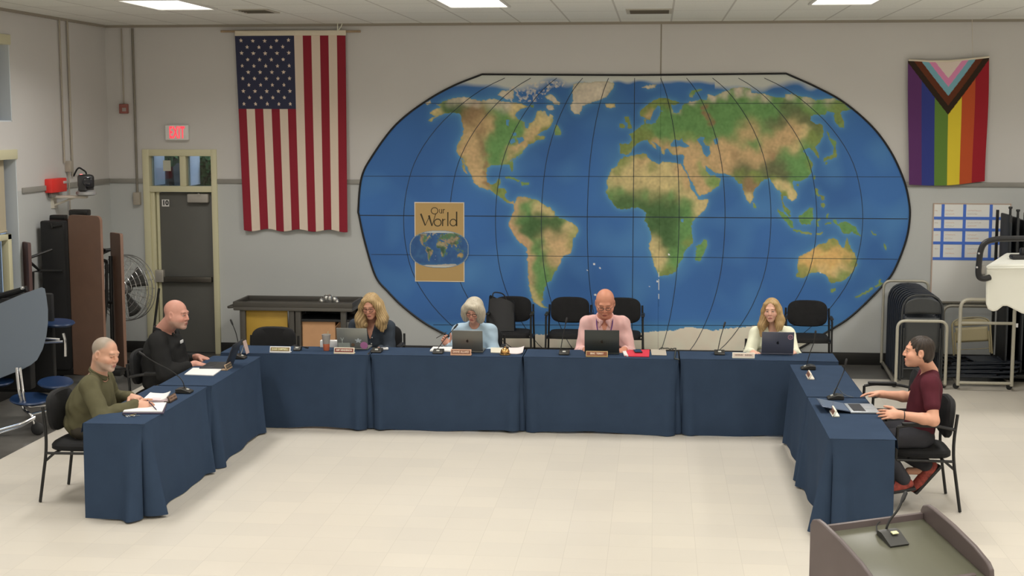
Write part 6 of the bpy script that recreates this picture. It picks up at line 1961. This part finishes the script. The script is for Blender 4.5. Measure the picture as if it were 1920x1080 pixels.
# ---- older man in the olive sweater, nearest on the left
hipx = LXC - RW / 2 - .27
ol = Person('older man with cropped grey hair in an olive sweater, writing in a notebook', (hipx, 10.78, 0), R(6),
    P(198, 664, y=10.72), P(184, 704, y=10.76), head_rot=(-24, 14, 4), size=1.07, sw=.19, chest=(.185, .155), belly=(.185, .185),
    wrists=[P(243, 744, y=10.98), P(253, 760, y=10.62)], poles=[(-.2, .7, -.7), (-.35, -.75, -.55)],
    hands=[dict(d=(.80, -.35, -.02), b=(.1, -.2, 1), curl=(.6, .8, .6), s=1.0), dict(d=(.95, .12, -.03), b=(.05, -.6, .8), curl=(.45, .6, .5), s=1.05)],
    skin=(188, 144, 122), lips=(158, 106, 96), brow=(150, 126, 108), eyes='down', jaw=1.08, neck_r=.06, arm=1.08, beard=((176, 160, 148), .55),
    hair_cap=((132, 124, 112), lambda x, y, z: np.clip((z - (.028 - .9 * np.clip(y, -.02, .06)) ) / .025, 0, 1) * np.clip((y + .055) / .04, 0, 1) * .92))
OLIVE = cloth('olive_knit', (80, 77, 58), .56)
ol.shirt(OLIVE, sleeve=1.0, neck='crew', fold=.007, seed=61, loose=1.12, collar='band', hem=.05)
ol.trousers(cloth('brown_trousers', (58, 54, 48), .55))
ol.shoes(BLACKP)

# ---- man in the maroon T-shirt, right table, facing left
hipx = RXC + RW / 2 + .34
mr_ = Person('man with short dark hair in a maroon V-neck T-shirt, talking with both hands out', (hipx, 11.14, 0), R(180 - 8),
    P(1722, 660, y=11.02), P(1744, 699, y=11.10), head_rot=(4, 0, 0), size=1.0, sw=.185, chest=(.17, .122), belly=(.155, .118),
    wrists=[P(1686, 777, y=10.84), P(1652, 739, y=11.42)], poles=[(.12, -.45, -.9), (.1, .65, -.75)],
    hands=[dict(d=(-.96, -.05, .02), b=(.05, -.75, .65), curl=(.12, .15, .12), spread=.08), dict(d=(-.92, .1, .02), b=(-.05, .25, .95), curl=(.22, .25, .2), spread=.12)],
    skin=(198, 148, 124), lips=(168, 106, 96), brow=(62, 46, 38), eyes='open', jaw=1.0, neck_r=.054, arm=1.04, beard=((120, 90, 76), .25),
    knees=[(hipx - .36, 10.97, .54), tuple(P(1694, 898, y=10.93)), (hipx - .34, 11.33, .52), tuple(P(1736, 872, y=11.15))])
mr_.shirt(cloth('maroon_jersey', (74, 34, 42), .56), sleeve=.29, neck='v', fold=.004, seed=71, loose=1.0, hem=.0)
mr_.trousers(cloth('charcoal_jeans', (52, 52, 56), .55))
REDS = mat('red_shoe', alb((118, 50, 42), .6), .7, noise=.75, nscale=26)
mr_.shoes(REDS, BLACKP, (-.97, .0, -.2), (-.66, -.12, -.74))
def short(F):
    e = lambda c, r, k=.015, op='add': F.ell(mr_.H(*c), arr(r) * mr_.size, mr_.HR, k, op)
    e((0, .022, .043), (.084, .100, .084)); e((0, .050, -.02), (.080, .068, .068), .03)
    for sg in (-1, 1): F.cone(mr_.H(sg * .079, -.018, .03), mr_.H(sg * .079, -.016, -.012), .009, .006, .012)
    e((0, -.098, -.03), (.10, .075, .105), .012, 'sub')
    e((0, -.085, .045), (.052, .030, .045), .012, 'sub')
    for sg in (-1, 1): e((sg * .09, .010, -.008), (.03, .024, .036), .008, 'sub')
    e((0, .0, -.13), (.12, .13, .055), .012, 'sub')
mr_.hair(short, (50, 40, 32), (34, 27, 22), strand=60, amp=.0015)
mb = MB().tube([np.array(mr_.wr[0]) - mr_.hip + (mr_.elL - np.array(mr_.wr[0])) * .14 + mr_.up * (.030 * math.cos(a)) + mr_.f * 0 + arr((.0, 1, 0)) * (.032 * math.sin(a)) for a in [2 * math.pi * i / 20 for i in range(20)]], .004, 6, closed=True)
mb.build('wristband', BLACKP, mr_.root)

# ---- their chairs
for pers, lb_, dback, ang in ((pk, 'black chair under the man in the pink shirt', .02, 0), (wb, 'black chair under the blonde woman in the cream blouse', .02, 0), (lb, 'black chair under the woman in the light blue sweater', .02, 0), (dn, 'black chair under the woman in the denim shirt', .02, 0)):
    place_chair(pers.hip[0] + .02, pers.hip[1] + dback, 0, lb_)
place_chair(bm_.hip[0] - .03, bm_.hip[1] - .02, R(92), 'black chair under the man in the black shirt')
oc = make_chair('guest_chair', 'black armless chair under the man in the olive sweater', CG, arms=False)
oc.location = (P(82, 940, z=0).x + .27, 10.74, 0); oc.rotation_euler = (0, 0, R(90))
place_chair(mr_.hip[0] - .0, 11.17, R(-90), 'black chair under the man in the maroon T-shirt')
place_chair(RXC + RW / 2 + .33, 12.35, R(-90), 'empty black chair at the right table, just beyond the man in maroon')
# ================================================================== things on the tables
ZT = TT + .002
def onT(px, py): return P(px, py, z=ZT)

def laptop(name_lbl, c, rz, lidcol, wd=.31, dp=.215, tilt=18, keys=(.02, .02, .022), stickers=None, logo=True, base=None):
    """hinge on local -Y, keyboard towards +Y; c = middle of the hinge edge on the table"""
    t = thing('laptop', name_lbl, 'laptop', (c.x, c.y, ZT), rz)
    LM = mat('laptop_' + '_'.join(str(int(v)) for v in lidcol), alb(lidcol, .58), .35, .35)
    BM = LM if base is None else mat('laptop_base_' + '_'.join(str(int(v)) for v in base), alb(base, .62), .35, .35)
    lb_ = MB().box((0, dp / 2, .008), (wd, dp, .014), bev=.004).build('base', BM, t)
    mb = MB().box((0, .075, .0158), (wd * .86, .095, .0016))
    mb.build('keyboard', mat('key_black', keys, .5), lb_)
    MB().box((0, .168, .0156), (.10, .062, .001)).build('trackpad', BM, lb_)
    M = Matrix.Translation((0, .004, .012)) @ Matrix.Rotation(R(tilt), 4, 'X')
    # lid lies in local XZ of M, back towards -Y
    lid = MB().box((0, 0, dp / 2), (wd, .007, dp), bev=.003, M=M).build('lid', LM, t)
    MB().box((0, .0042, dp / 2), (wd - .02, .001, dp - .022), M=M).build('screen', mat('screen_glow', (.02, .02, .025), .2, emit=(.55, .62, .7), estr=.25), lid)
    if logo:
        pts = []
        for i in range(22):
            a = 2 * math.pi * i / 22
            r = .0135 * (1 - .12 * (math.cos(a * 2) > .8))
            if abs(a - 0.2) < .35: r *= .72
            pts.append((r * math.cos(a), r * math.sin(a) * 1.05))
        Mx = M @ Matrix.Translation((0, -.0042, dp * .5)) @ Matrix.Rotation(R(90), 4, 'X')
        MB().prism(pts, 0, .0006, Mx).prism([(-.001, .016), (.004, .017), (.007, .023), (.001, .021)], 0, .0006, Mx).build('logo', mat('logo_dark', (.012, .012, .013), .25), lid)
    for (sx, sz, kind, col, r) in (stickers or []):
        Mx = M @ Matrix.Translation((sx, -.0044, sz)) @ Matrix.Rotation(R(90), 4, 'X')
        SM = mat('sticker_%d_%d_%d' % col, alb(col, .58), .5)
        mb = MB()
        if kind == 'disc': mb.prism([(r * math.cos(a), r * math.sin(a)) for a in [2 * math.pi * i / 24 for i in range(24)]], 0, .0006, Mx)
        elif kind == 'box': mb.prism([(-r, -r * .42), (r, -r * .42), (r, r * .42), (-r, r * .42)], 0, .0006, Mx)
        elif kind == 'ring': mb.tube([(r * math.cos(a), r * math.sin(a), 0) for a in [2 * math.pi * i / 24 for i in range(24)]], r * .16, 5, closed=True, M=Mx)
        elif kind == 'glass': mb.prism([(-r * .2, -r), (r * .2, -r), (r * .08, -r * .85), (r * .08, -r * .1), (r * .55, r), (r * .4, r), (0, .15 * r), (-r * .4, r), (-r * .55, r), (-r * .08, -r * .1), (-r * .08, -r * .85)], 0, .0006, Mx)
        else:
            mb.prism([(r * (1 + .35 * math.sin(a * 5)) * math.cos(a), r * .75 * (1 + .35 * math.sin(a * 5)) * math.sin(a)) for a in [2 * math.pi * i / 30 for i in range(30)]], 0, .0006, Mx)
        mb.build('sticker', SM, lid)
    return t
laptop('laptop covered in stickers in front of the woman in denim', onT(661.5, 655.5), 0, (112, 114, 110), wd=.305, tilt=14, logo=False,
       stickers=[(-.10, .085, 'glass', (168, 176, 172), .03), (-.085, .035, 'box', (128, 134, 128), .06), (0.005, .04, 'disc', (92, 74, 58), .018), (.06, .085, 'splat', (150, 156, 160), .026), (.115, .035, 'disc', (150, 96, 134), .038)])
laptop('mid grey laptop in front of the woman in the light blue sweater', onT(877, 661), 0, (84, 84, 80), wd=.30, tilt=12)
laptop('black laptop in front of the man in the pink shirt', onT(1128.5, 664), 0, (46, 50, 50), wd=.335, dp=.235, tilt=12)
laptop('slate coloured laptop with a pink ring sticker in front of the blonde woman', onT(1457.5, 665), 0, (74, 76, 88), wd=.305, dp=.22, tilt=12, stickers=[(.118, .17, 'ring', (150, 110, 124), .022), (.118, .17, 'disc', (110, 86, 100), .012)])
c = onT(423, 688)
laptop('black laptop being typed on by the man in the black shirt', Vector((c.x + .03, c.y + .02, 0)), R(92), (40, 42, 48), wd=.34, dp=.235, tilt=22, logo=False)
a_, b_ = onT(1584, 757), onT(1592, 778)
laptop('silver laptop lying open almost flat in front of the man in maroon', (a_ + b_) / 2 + Vector((.0, .0, 0)), R(-88), (60, 70, 88), wd=.33, dp=.225, tilt=80, base=(150, 154, 158), logo=False)

# ---- gooseneck microphones
MICB = mat('mic_base', (.022, .021, .018), .45)
def mic(label, base, pts, rz=0.0, wd=.10, dp=.13):
    """base = pixel on the table; pts = pixels of the neck from base to tip, each with a shift in depth"""
    b = onT(*base)
    t = thing('microphone', label, 'microphone', (b.x, b.y, ZT), rz, 'gooseneck microphones on the tables')
    Rm = Matrix.Rotation(-rz, 3, 'Z')
    prof = [(-dp / 2, 0), (dp / 2, 0), (dp / 2, .034), (dp * .1, .042), (-dp / 2, .014)]
    M = Matrix(((0, 0, 1, -wd / 2), (1, 0, 0, 0), (0, 1, 0, 0), (0, 0, 0, 1)))
    o = MB().prism(prof, 0, wd, M).build('base', MICB, t, sharp=25)
    bv = o.modifiers.new('b', 'BEVEL'); bv.width = .006; bv.segments = 2
    MB().box((0, -dp * .22, .029), (.03, .022, .008), rot=Euler((R(22), 0, 0)), bev=.002).build('talk_button_or_glint', mat('button_pale', (.5, .5, .46), .35), o)
    W = [Rm @ (P(x, y, y=b.y + dy) - Vector((b.x, b.y, ZT))) for x, y, dy in pts]
    W = fillet(W, .12, 6)
    n = len(W)
    gn = MB().tube(W, .0042, 7).build('gooseneck', BLACK, t)
    d = (W[-1] - W[-2]).normalized()
    MB().tube([W[-1] - d * .01, W[-1] + d * .012, W[-1] + d * .045, W[-1] + d * .052], [.006, .0095, .0095, .005], 10).build('capsule', BLACKP, gn)
    return t
mic('microphone nearest the camera on the left table, its neck bent towards the man in olive', (346, 736), [(347, 730, 0), (342, 712, .0), (322, 695, .03), (288, 678, .05), (270, 666, .05)], R(90))
mic('microphone at the far end of the left table, beside the black laptop', (449, 672), [(451, 667, 0), (448, 650, 0), (443, 625, -.02), (436, 608, -.03)], R(90))
mic('microphone folded down beside the first name plate, at the empty chair', (558, 657), [(560, 653, .02), (566, 650, .03), (572, 651, .0)], 0, .07, .09)
mic('microphone folded down in front of the woman in denim', (707, 660), [(705, 655, .02), (698, 654, .02), (692, 662, -.10)], 0)
mic('microphone with a straight neck leaning towards the woman in light blue', (822, 662), [(820, 655, 0), (834, 636, .02), (852, 615, .06)], 0)
mic('microphone with a thin upright neck left of the black laptop', (1058, 664), [(1051, 658, 0), (1055, 632, .02), (1061, 605, .05)], 0)
mic('microphone with an upright neck beside the pale name plate', (1349, 664), [(1346, 658, 0), (1350, 636, .02), (1357, 613, .05)], 0)
mic('microphone at the far end of the right table', (1515, 692), [(1513, 682, 0), (1519, 660, .0), (1526, 643, .02), (1528, 630, .02)], R(-90))
mic('microphone on the right table beside the silver laptop', (1566, 748), [(1563, 740, 0), (1574, 715, .0), (1582, 698, .02), (1585, 684, .02)], R(-90))
c = onT(1572, 745)
tag(MB().tube(fillet([(c.x - .05, c.y, ZT + .005), (c.x - .02, c.y + .01, ZT + .10), (c.x + .04, c.y - .0, ZT + .02), (c.x + .12, c.y - .02, ZT + .006)], .06), .0035).build('cable', mat('cable_grey', (.10, .12, .14), .5), None, loc=(c.x, c.y, ZT)), 'thin grey cable looped beside the microphone at the silver laptop', 'cable')

# ---- name plates
def plate(label, base, rz, wd, hgt, edge, face, ink, text=None, lean=20):
    b = onT(*base)
    t = thing('name_plate', label, 'name plate', (b.x, b.y, ZT), rz, 'name plates on the tables')
    EM = mat('plate_edge_%d_%d_%d' % edge, alb(edge, .58), .5); FM = mat('plate_face_%d_%d_%d' % face, alb(face, .58), .4)
    M = Matrix.Rotation(R(-lean), 4, 'X')
    o = MB().box((0, 0, hgt / 2), (wd, .012, hgt), bev=.002, M=M).box((0, .022, .006), (wd, .055, .012), bev=.002).build('holder', EM, t)
    pl_ = MB().box((0, -.0075, hgt * .55), (wd * .92, .003, hgt * .62), M=M).build('plate', FM, t)
    mb = MB()
    IM = mat('plate_ink_%d_%d_%d' % ink, alb(ink, .58), .5)
    Mt = M @ Matrix.Translation((0, -.0096, hgt * .55)) @ Matrix.Rotation(R(90), 4, 'X')
    if text:
        V, Fc = text_mesh(text, hgt * .40, .0006, .0004, spacing=1.05)
        xs = [v.x for v in V]; sx = min(1.0, wd * .78 / (max(xs) - min(xs)))
        mb.add([(v.x * sx, v.y, v.z) for v in V], Fc, 0, Mt)
    else:
        rg = random.Random(int(base[0]))
        x = -wd * .38
        while x < wd * .36:
            if abs(x) > wd * .05: mb.add([(x, -hgt * .12, 0), (x + .006, -hgt * .12, 0), (x + .006, hgt * rg.uniform(.05, .14), 0), (x, hgt * .12, 0)], [[0, 1, 2, 3]], 0, Mt)
            x += .0095
    mb.build('lettering', IM, pl_, smooth=False)
    return t
plate('name plate with a white edge standing alone left of the orange drink', (525, 661.5), 0, .205, .062, (212, 200, 192), (112, 96, 62), (200, 190, 150), 'JULIE CAMPBELL')
plate('name plate with a dark red face right of the orange drink', (645, 663.5), 0, .20, .062, (206, 180, 160), (96, 40, 34), (205, 180, 165), 'AMY HENDERSON')
plate('brown name plate left of the brass bell, before the grey laptop', (864, 666.5), 0, .20, .060, (176, 138, 112), (98, 62, 44), (196, 166, 146), 'DIANE ALLARD')
plate('brown name plate with a gold edge in front of the black laptop', (1119, 669.5), 0, .21, .058, (150, 124, 84), (104, 58, 34), (204, 180, 160), 'ERIC TERRY')
plate('pale name plate with dark lettering left of the sticker ring laptop', (1394, 672), 0, .21, .056, (206, 188, 176), (176, 160, 148), (84, 72, 64))
plate('small brown name plate before the man in the olive sweater', (325, 752), R(90), .17, .055, (62, 50, 42), (118, 94, 78), (60, 48, 40))
plate('small brown name plate before the black laptop of the man in black', (430, 692), R(90), .17, .055, (140, 118, 96), (52, 46, 38), (120, 104, 84))
plate('folded white name card at the far end of the right table', (1514, 708), R(-90), .20, .055, (200, 184, 172), (120, 82, 64), (80, 60, 50), lean=26)
plate('folded white name card beside the silver laptop', (1559, 777), R(-90), .20, .055, (206, 192, 180), (110, 78, 62), (80, 60, 50), lean=26)

# ---- papers and small things
def sheet(name, label, cat, quad, th, m, curl=0.0, edge=None, group=None, pages=True):
    """flat pile of paper on the table; quad = four picture points"""
    pts = [onT(*p) for p in quad]
    c = sum(pts, Vector()) / 4
    t = thing(name, label, cat, (c.x, c.y, ZT), 0, group)
    n = 9
    V = []; Fc = []
    for lv in (0, 1):
        for j in range(n):
            for i in range(n):
                u, v = i / (n - 1), j / (n - 1)
                p = (pts[0] * (1 - u) + pts[1] * u) * (1 - v) + (pts[3] * (1 - u) + pts[2] * u) * v - c
                z = lv * th + curl * (max(0, u - .55) ** 2 * 4 + max(0, .25 - u) ** 2 * 2)
                V.append((p.x, p.y, z))
    for lv in (0, 1):
        for j in range(n - 1):
            for i in range(n - 1):
                a = lv * n * n + j * n + i
                Fc.append([a, a + 1, a + n + 1, a + n])
    rim = [i for i in range(n)] + [j * n + n - 1 for j in range(1, n)] + [(n - 1) * n + i for i in range(n - 2, -1, -1)] + [j * n for j in range(n - 2, 0, -1)]
    for k in range(len(rim)):
        a, b = rim[k], rim[(k + 1) % len(rim)]
        Fc.append([a, b, b + n * n, a + n * n])
    MB().add(V, Fc).build('pages', m, t)
    return t
PINKP = mat('pink_paper', (.80, .62, .64), .7)
CREAMP = mat('cream_paper', (.72, .68, .55), .7)
sheet('paper_stack', 'stack of white papers before the man in the black shirt', 'papers', [(346, 703), (400, 705), (418, 692), (362, 691)], .008, PAPER)
t = sheet('notebook', 'open notebook with white pages under the hand of the man in olive', 'notebook', [(231, 774), (304, 774), (312, 757), (244, 758)], .012, PAPER)
q4 = [onT(*p) - t.location for p in ((229, 776), (307, 776), (314, 756), (242, 757))]
MB().add([(p.x, p.y, 0) for p in q4] + [(p.x, p.y, .004) for p in q4], [[0, 1, 2, 3], [4, 5, 6, 7], [0, 1, 5, 4], [1, 2, 6, 5], [2, 3, 7, 6], [3, 0, 4, 7]]).build('cover', mat('cover_dark', (.03, .015, .05), .5), t)
t = sheet('paper_stack', 'curled pile of white and pink papers beyond the notebook of the man in olive', 'papers', [(268, 752), (312, 754), (320, 741), (282, 739)], .012, PAPER, curl=.03)
q4 = [onT(*p) - t.location for p in ((284, 753), (314, 755), (316, 750), (286, 749))]
MB().add([(p.x, p.y, -.0) for p in q4] + [(p.x, p.y, .016) for p in q4], [[0, 1, 2, 3], [4, 5, 6, 7], [0, 1, 5, 4], [1, 2, 6, 5], [2, 3, 7, 6], [3, 0, 4, 7]]).build('pink_sheet', PINKP, t)
# keys
c = onT(240, 781)
t = thing('key_ring', 'small bunch of keys on the corner of the left table', 'keys', (c.x, c.y, ZT))
MB().tube([(.02 * math.cos(a), .02 * math.sin(a), .004) for a in [2 * math.pi * i / 18 for i in range(18)]], .002, 6, closed=True).build('ring', SILV, t)
for k, a in enumerate((.3, 1.2, 2.4)):
    M = Matrix.Translation((.02 * math.cos(a), .02 * math.sin(a), .004)) @ Matrix.Rotation(a, 4, 'Z')
    MB().box((.02, 0, 0), (.03, .020, .004), bev=.0015, M=M).box((.05, 0, 0), (.04, .008, .003), M=M).build('key', [SILV, mat('brass_key', (.45, .36, .16), .35, .8), BLACKP][k], t)
# pens held in hands
def pen(label, a, b, m):
    a, b = Vector(a), Vector(b)
    t = tag(MB().tube([a, a.lerp(b, .08), a.lerp(b, .12), b], [.0012, .0036, .0042, .0042], 8).build('pen', m, None, loc=tuple(a)), label, 'pen')
    return t
hw = arr(ol.wr[1])
pen('dark pen in the writing hand of the man in olive', P(294, 769, z=ZT + .014), Vector(P(274, 748, y=10.72)), mat('pen_navy', (.02, .02, .06), .4))
hwl = arr(lb.wr[1])
pen('dark pen held up by the woman in light blue', P(838, 622, y=13.86), P(818, 634, y=13.80), mat('pen_dark', (.04, .035, .03), .4))
# front row papers
sheet('notepad', 'white notepad under the raised hand of the woman in light blue', 'notepad', [(806, 659), (846, 660), (848, 652.5), (812, 652)], .012, PAPER)
sheet('paper_sheet', 'cream sheet just left of the brass bell', 'paper', [(920, 661.5), (944, 662.5), (944, 653), (920, 652.5)], .006, CREAMP)
sheet('paper_sheet', 'curled pinkish white sheet just right of the brass bell', 'paper', [(952, 663.5), (980, 664.5), (983, 652.5), (954, 653)], .006, mat('blush_paper', (.86, .76, .74), .7), curl=.02)
c = onT(947, 665)
t = thing('desk_bell', 'round brass desk bell between two loose sheets in the middle row', 'bell', (c.x, c.y, ZT))
BRASS = mat('brass', (.62, .34, .12), .22, .9)
MB().lathe([(.052, 0), (.054, .006), (.05, .012), (.03, .014)], 28).build('base', mat('bell_base', (.20, .12, .04), .35, .5), t)
MB().lathe([(.045, .016), (.045, .03), (.038, .05), (.022, .064), (.006, .069)], 28).lathe([(.006, .068), (.007, .075), (.004, .079)], 12).build('dome', BRASS, t)
t = sheet('folder', 'bright red folder right of the black laptop', 'folder', [(1172, 668.5), (1217, 669.5), (1218, 656.5), (1170, 657)], .006, mat('folder_red', (.72, .035, .07), .5))
q4 = [onT(*p) - t.location for p in ((1170, 668), (1178, 669), (1172, 657), (1166, 656.5))]
MB().add([(p.x, p.y, .001) for p in q4] + [(p.x, p.y, .012) for p in q4], [[0, 1, 2, 3], [4, 5, 6, 7], [0, 1, 5, 4], [1, 2, 6, 5], [2, 3, 7, 6], [3, 0, 4, 7]]).build('loose_page', PAPER, t)
c = onT(1196, 661)
t = thing('phone', 'black phone lying on the red folder', 'phone', (c.x, c.y, ZT + .009), R(8))
MB().box((0, 0, .005), (.075, .15, .009), bev=.004).build('case', BLACKP, t)
MB().box((0, 0, .0099), (.066, .138, .0006)).build('screen', mat('phone_glass', (.02, .03, .035), .08), t)
sheet('envelope', 'flat grey beige envelope right of the red folder', 'envelope', [(1222, 666), (1250, 666.5), (1248, 655.5), (1220, 655.5)], .003, mat('envelope_grey', alb((150, 142, 130), .62), .7))
# cable bundle where two tables meet
c = onT(1252, 657)
rg = random.Random(5)
pts = [Vector((c.x - .09 + .18 * i / 9 + rg.uniform(-.02, .02), c.y + rg.uniform(-.03, .03), ZT + .006 + .018 * abs(math.sin(i * 1.3)))) for i in range(10)]
tag(MB().tube(fillet(pts + [Vector((c.x + .06, FY - .17, ZT + .006)), Vector((.235, FY - .20, ZT + .002))], .04), .0055, 7).build('cable', mat('cable_olive', (.045, .05, .035), .5), None, loc=tuple(c)), 'dark loose cable where the tables meet, right of the grey beige envelope', 'cable')
# cup, box, straw
c = onT(612, 657)
t = thing('drink_cup', 'clear plastic cup of orange drink beside the dark red name plate', 'cup', (c.x, c.y, ZT))
MB().lathe([(.028, 0), (.030, .004), (.034, .07), (.0325, .07), (.029, .006)], 28, cap=False).lathe([(.029, .003), (.0325, .068)], 28).build('drink', mat('orange_drink', alb((160, 88, 62), .6), .25), t)
MB().lathe([(.0345, .068), (.043, .155), (.045, .158), (.043, .160), (.041, .155), (.0335, .07)], 28, cap=False).build('cup_wall', mat('frosted_cup', (.72, .68, .64), .35, trans=.55), t)
MB().tube([(.005, 0, .06), (.012, 0, .15), (.02, .005, .19)], .003, 6).build('straw', mat('straw_pale', (.5, .52, .35), .4), t)
c = onT(617, 652)
t = thing('tissue_box', 'small white box behind the cup of orange drink', 'box', (c.x, c.y + .05, ZT))
MB().box((0, 0, .034), (.19, .07, .068), bev=.003).build('carton', PAPER, t)
MB().box((0, 0, .069), (.09, .02, .003), bev=.001).build('slot', mat('slot_grey', (.5, .5, .5), .7), t)
c = onT(721, 656)
t = thing('snack_packet', 'small white packet on the table right of the woman in denim\'s hand', 'packet', (c.x, c.y, ZT), R(10))
MB().box((0, 0, .012), (.075, .05, .022), bev=.008).build('wrapper', PAPER, t)
MB().box((.0, -.0, .0236), (.03, .03, .001), rot=Euler((0, 0, .8))).build('print', mat('print_grey', (.25, .25, .25), .6), t)
c = onT(449, 668)
t = thing('photo_card', 'small pinkish card standing behind the far microphone on the left table', 'card', (c.x + .02, c.y + .16, ZT), R(90))
MB().box((0, 0, .065), (.10, .004, .13), rot=Euler((R(-14), 0, 0))).build('card', mat('card_blush', (.62, .46, .42), .6), t)
MB().box((0, .03, .05), (.03, .003, .11), rot=Euler((R(22), 0, 0))).build('easel', PAPER, t)

# ---- black bag on its chair
bl = bagchair.location
t = thing('tote_bag', 'black bag propped on the chair against the wall', 'bag', (bl.x - .11, bl.y - .06, .478))
V = []; Fc = []
n = 12
for j in range(9):
    v = j / 8
    for i in range(n):
        a = 2 * math.pi * i / n
        w_, d_ = .175 - .02 * v, .075 * (1 - .55 * v)
        x = w_ * math.copysign(abs(math.cos(a)) ** .5, math.cos(a)); y = d_ * math.copysign(abs(math.sin(a)) ** .6, math.sin(a)) + .10 * v
        zz = .36 * v + (.035 * (-math.cos(a)) * v ** 2) + .02 * math.sin(a * 3) * v
        V.append((x, y, zz))
for j in range(8):
    for i in range(n): Fc.append([j * n + i, j * n + (i + 1) % n, (j + 1) * n + (i + 1) % n, (j + 1) * n + i])
Fc += [list(range(n))[::-1], [8 * n + i for i in range(n)]]
MB().add(V, Fc).build('pouch', mat('bag_black', (.008, .008, .009), .6, bump=.3, bscale=25), t)
MB().tube(fillet([(-.10, .08, .34), (-.12, .11, .45), (.02, .13, .43), (.06, .12, .33)], .06), .008).build('strap', BLACKP, t)

# ---- microphone on the lectern
LM_ = LECT.matrix_basis if False else (Matrix.Translation(LECT.location) @ Matrix.Rotation(LECT.rotation_euler.z, 4, 'Z'))
def onlect(px, py):
    """point of the sloping lectern top under a picture point"""
    for z in [1.13 - .002 * i for i in range(120)]:
        p = P(px, py, z=z); q_ = LM_.inverted() @ p
        zs = 1.005 + .011 / math.cos(sl) + (q_.y + .215) * math.tan(sl)
        if z <= zs: return p
    return P(px, py, z=1.0)
b = onlect(1672, 1012)
t = thing('microphone', 'black gooseneck microphone on the sloping top of the lectern', 'microphone', tuple(b), rz)
M = Matrix.Rotation(sl, 4, 'X')
o = MB().prism([(-.06, 0), (.05, 0), (.05, .026), (.02, .031), (-.06, .012)], 0, .105, M @ Matrix(((0, 0, 1, -.0525), (1, 0, 0, 0), (0, 1, 0, 0), (0, 0, 0, 1)))).build('base', mat('mic_grey', (.035, .035, .032), .4), t, sharp=25)
MB().box((.012, -.005, .034), (.035, .022, .006), rot=Matrix.Rotation(sl, 3, 'X'), bev=.002).build('talk_button_or_glint', mat('glint_lime', (.75, .75, .45), .3), o)  # pale yellow piece painted as a reflection on the base, not a button
Ri = Matrix.Rotation(-rz, 3, 'Z')
W = [Ri @ (P(x, y, y=b.y + dy) - b) for x, y, dy in ((1662, 990, .05), (1668, 975, .06), (1684, 956, .08), (1692, 938, .10))]
W.insert(0, Vector((W[0].x, W[0].y, .02)))
gn = MB().tube(fillet(W, .05), .0055, 8).build('gooseneck', BLACK, t)
d = (W[-1] - W[-2]).normalized()
MB().tube([W[-1] - d * .01, W[-1] + d * .01, W[-1] + d * .04, W[-1] + d * .047], [.007, .010, .010, .005], 10).build('capsule', BLACKP, gn)
W = [Ri @ (P(x, y, y=b.y + dy) - b) for x, y, dy in ((1655, 1008, .0), (1645, 1000, .02), (1643, 985, .05), (1650, 978, .06))]
MB().tube(fillet(W, .03), .004, 6).build('cord', BLACK, t)
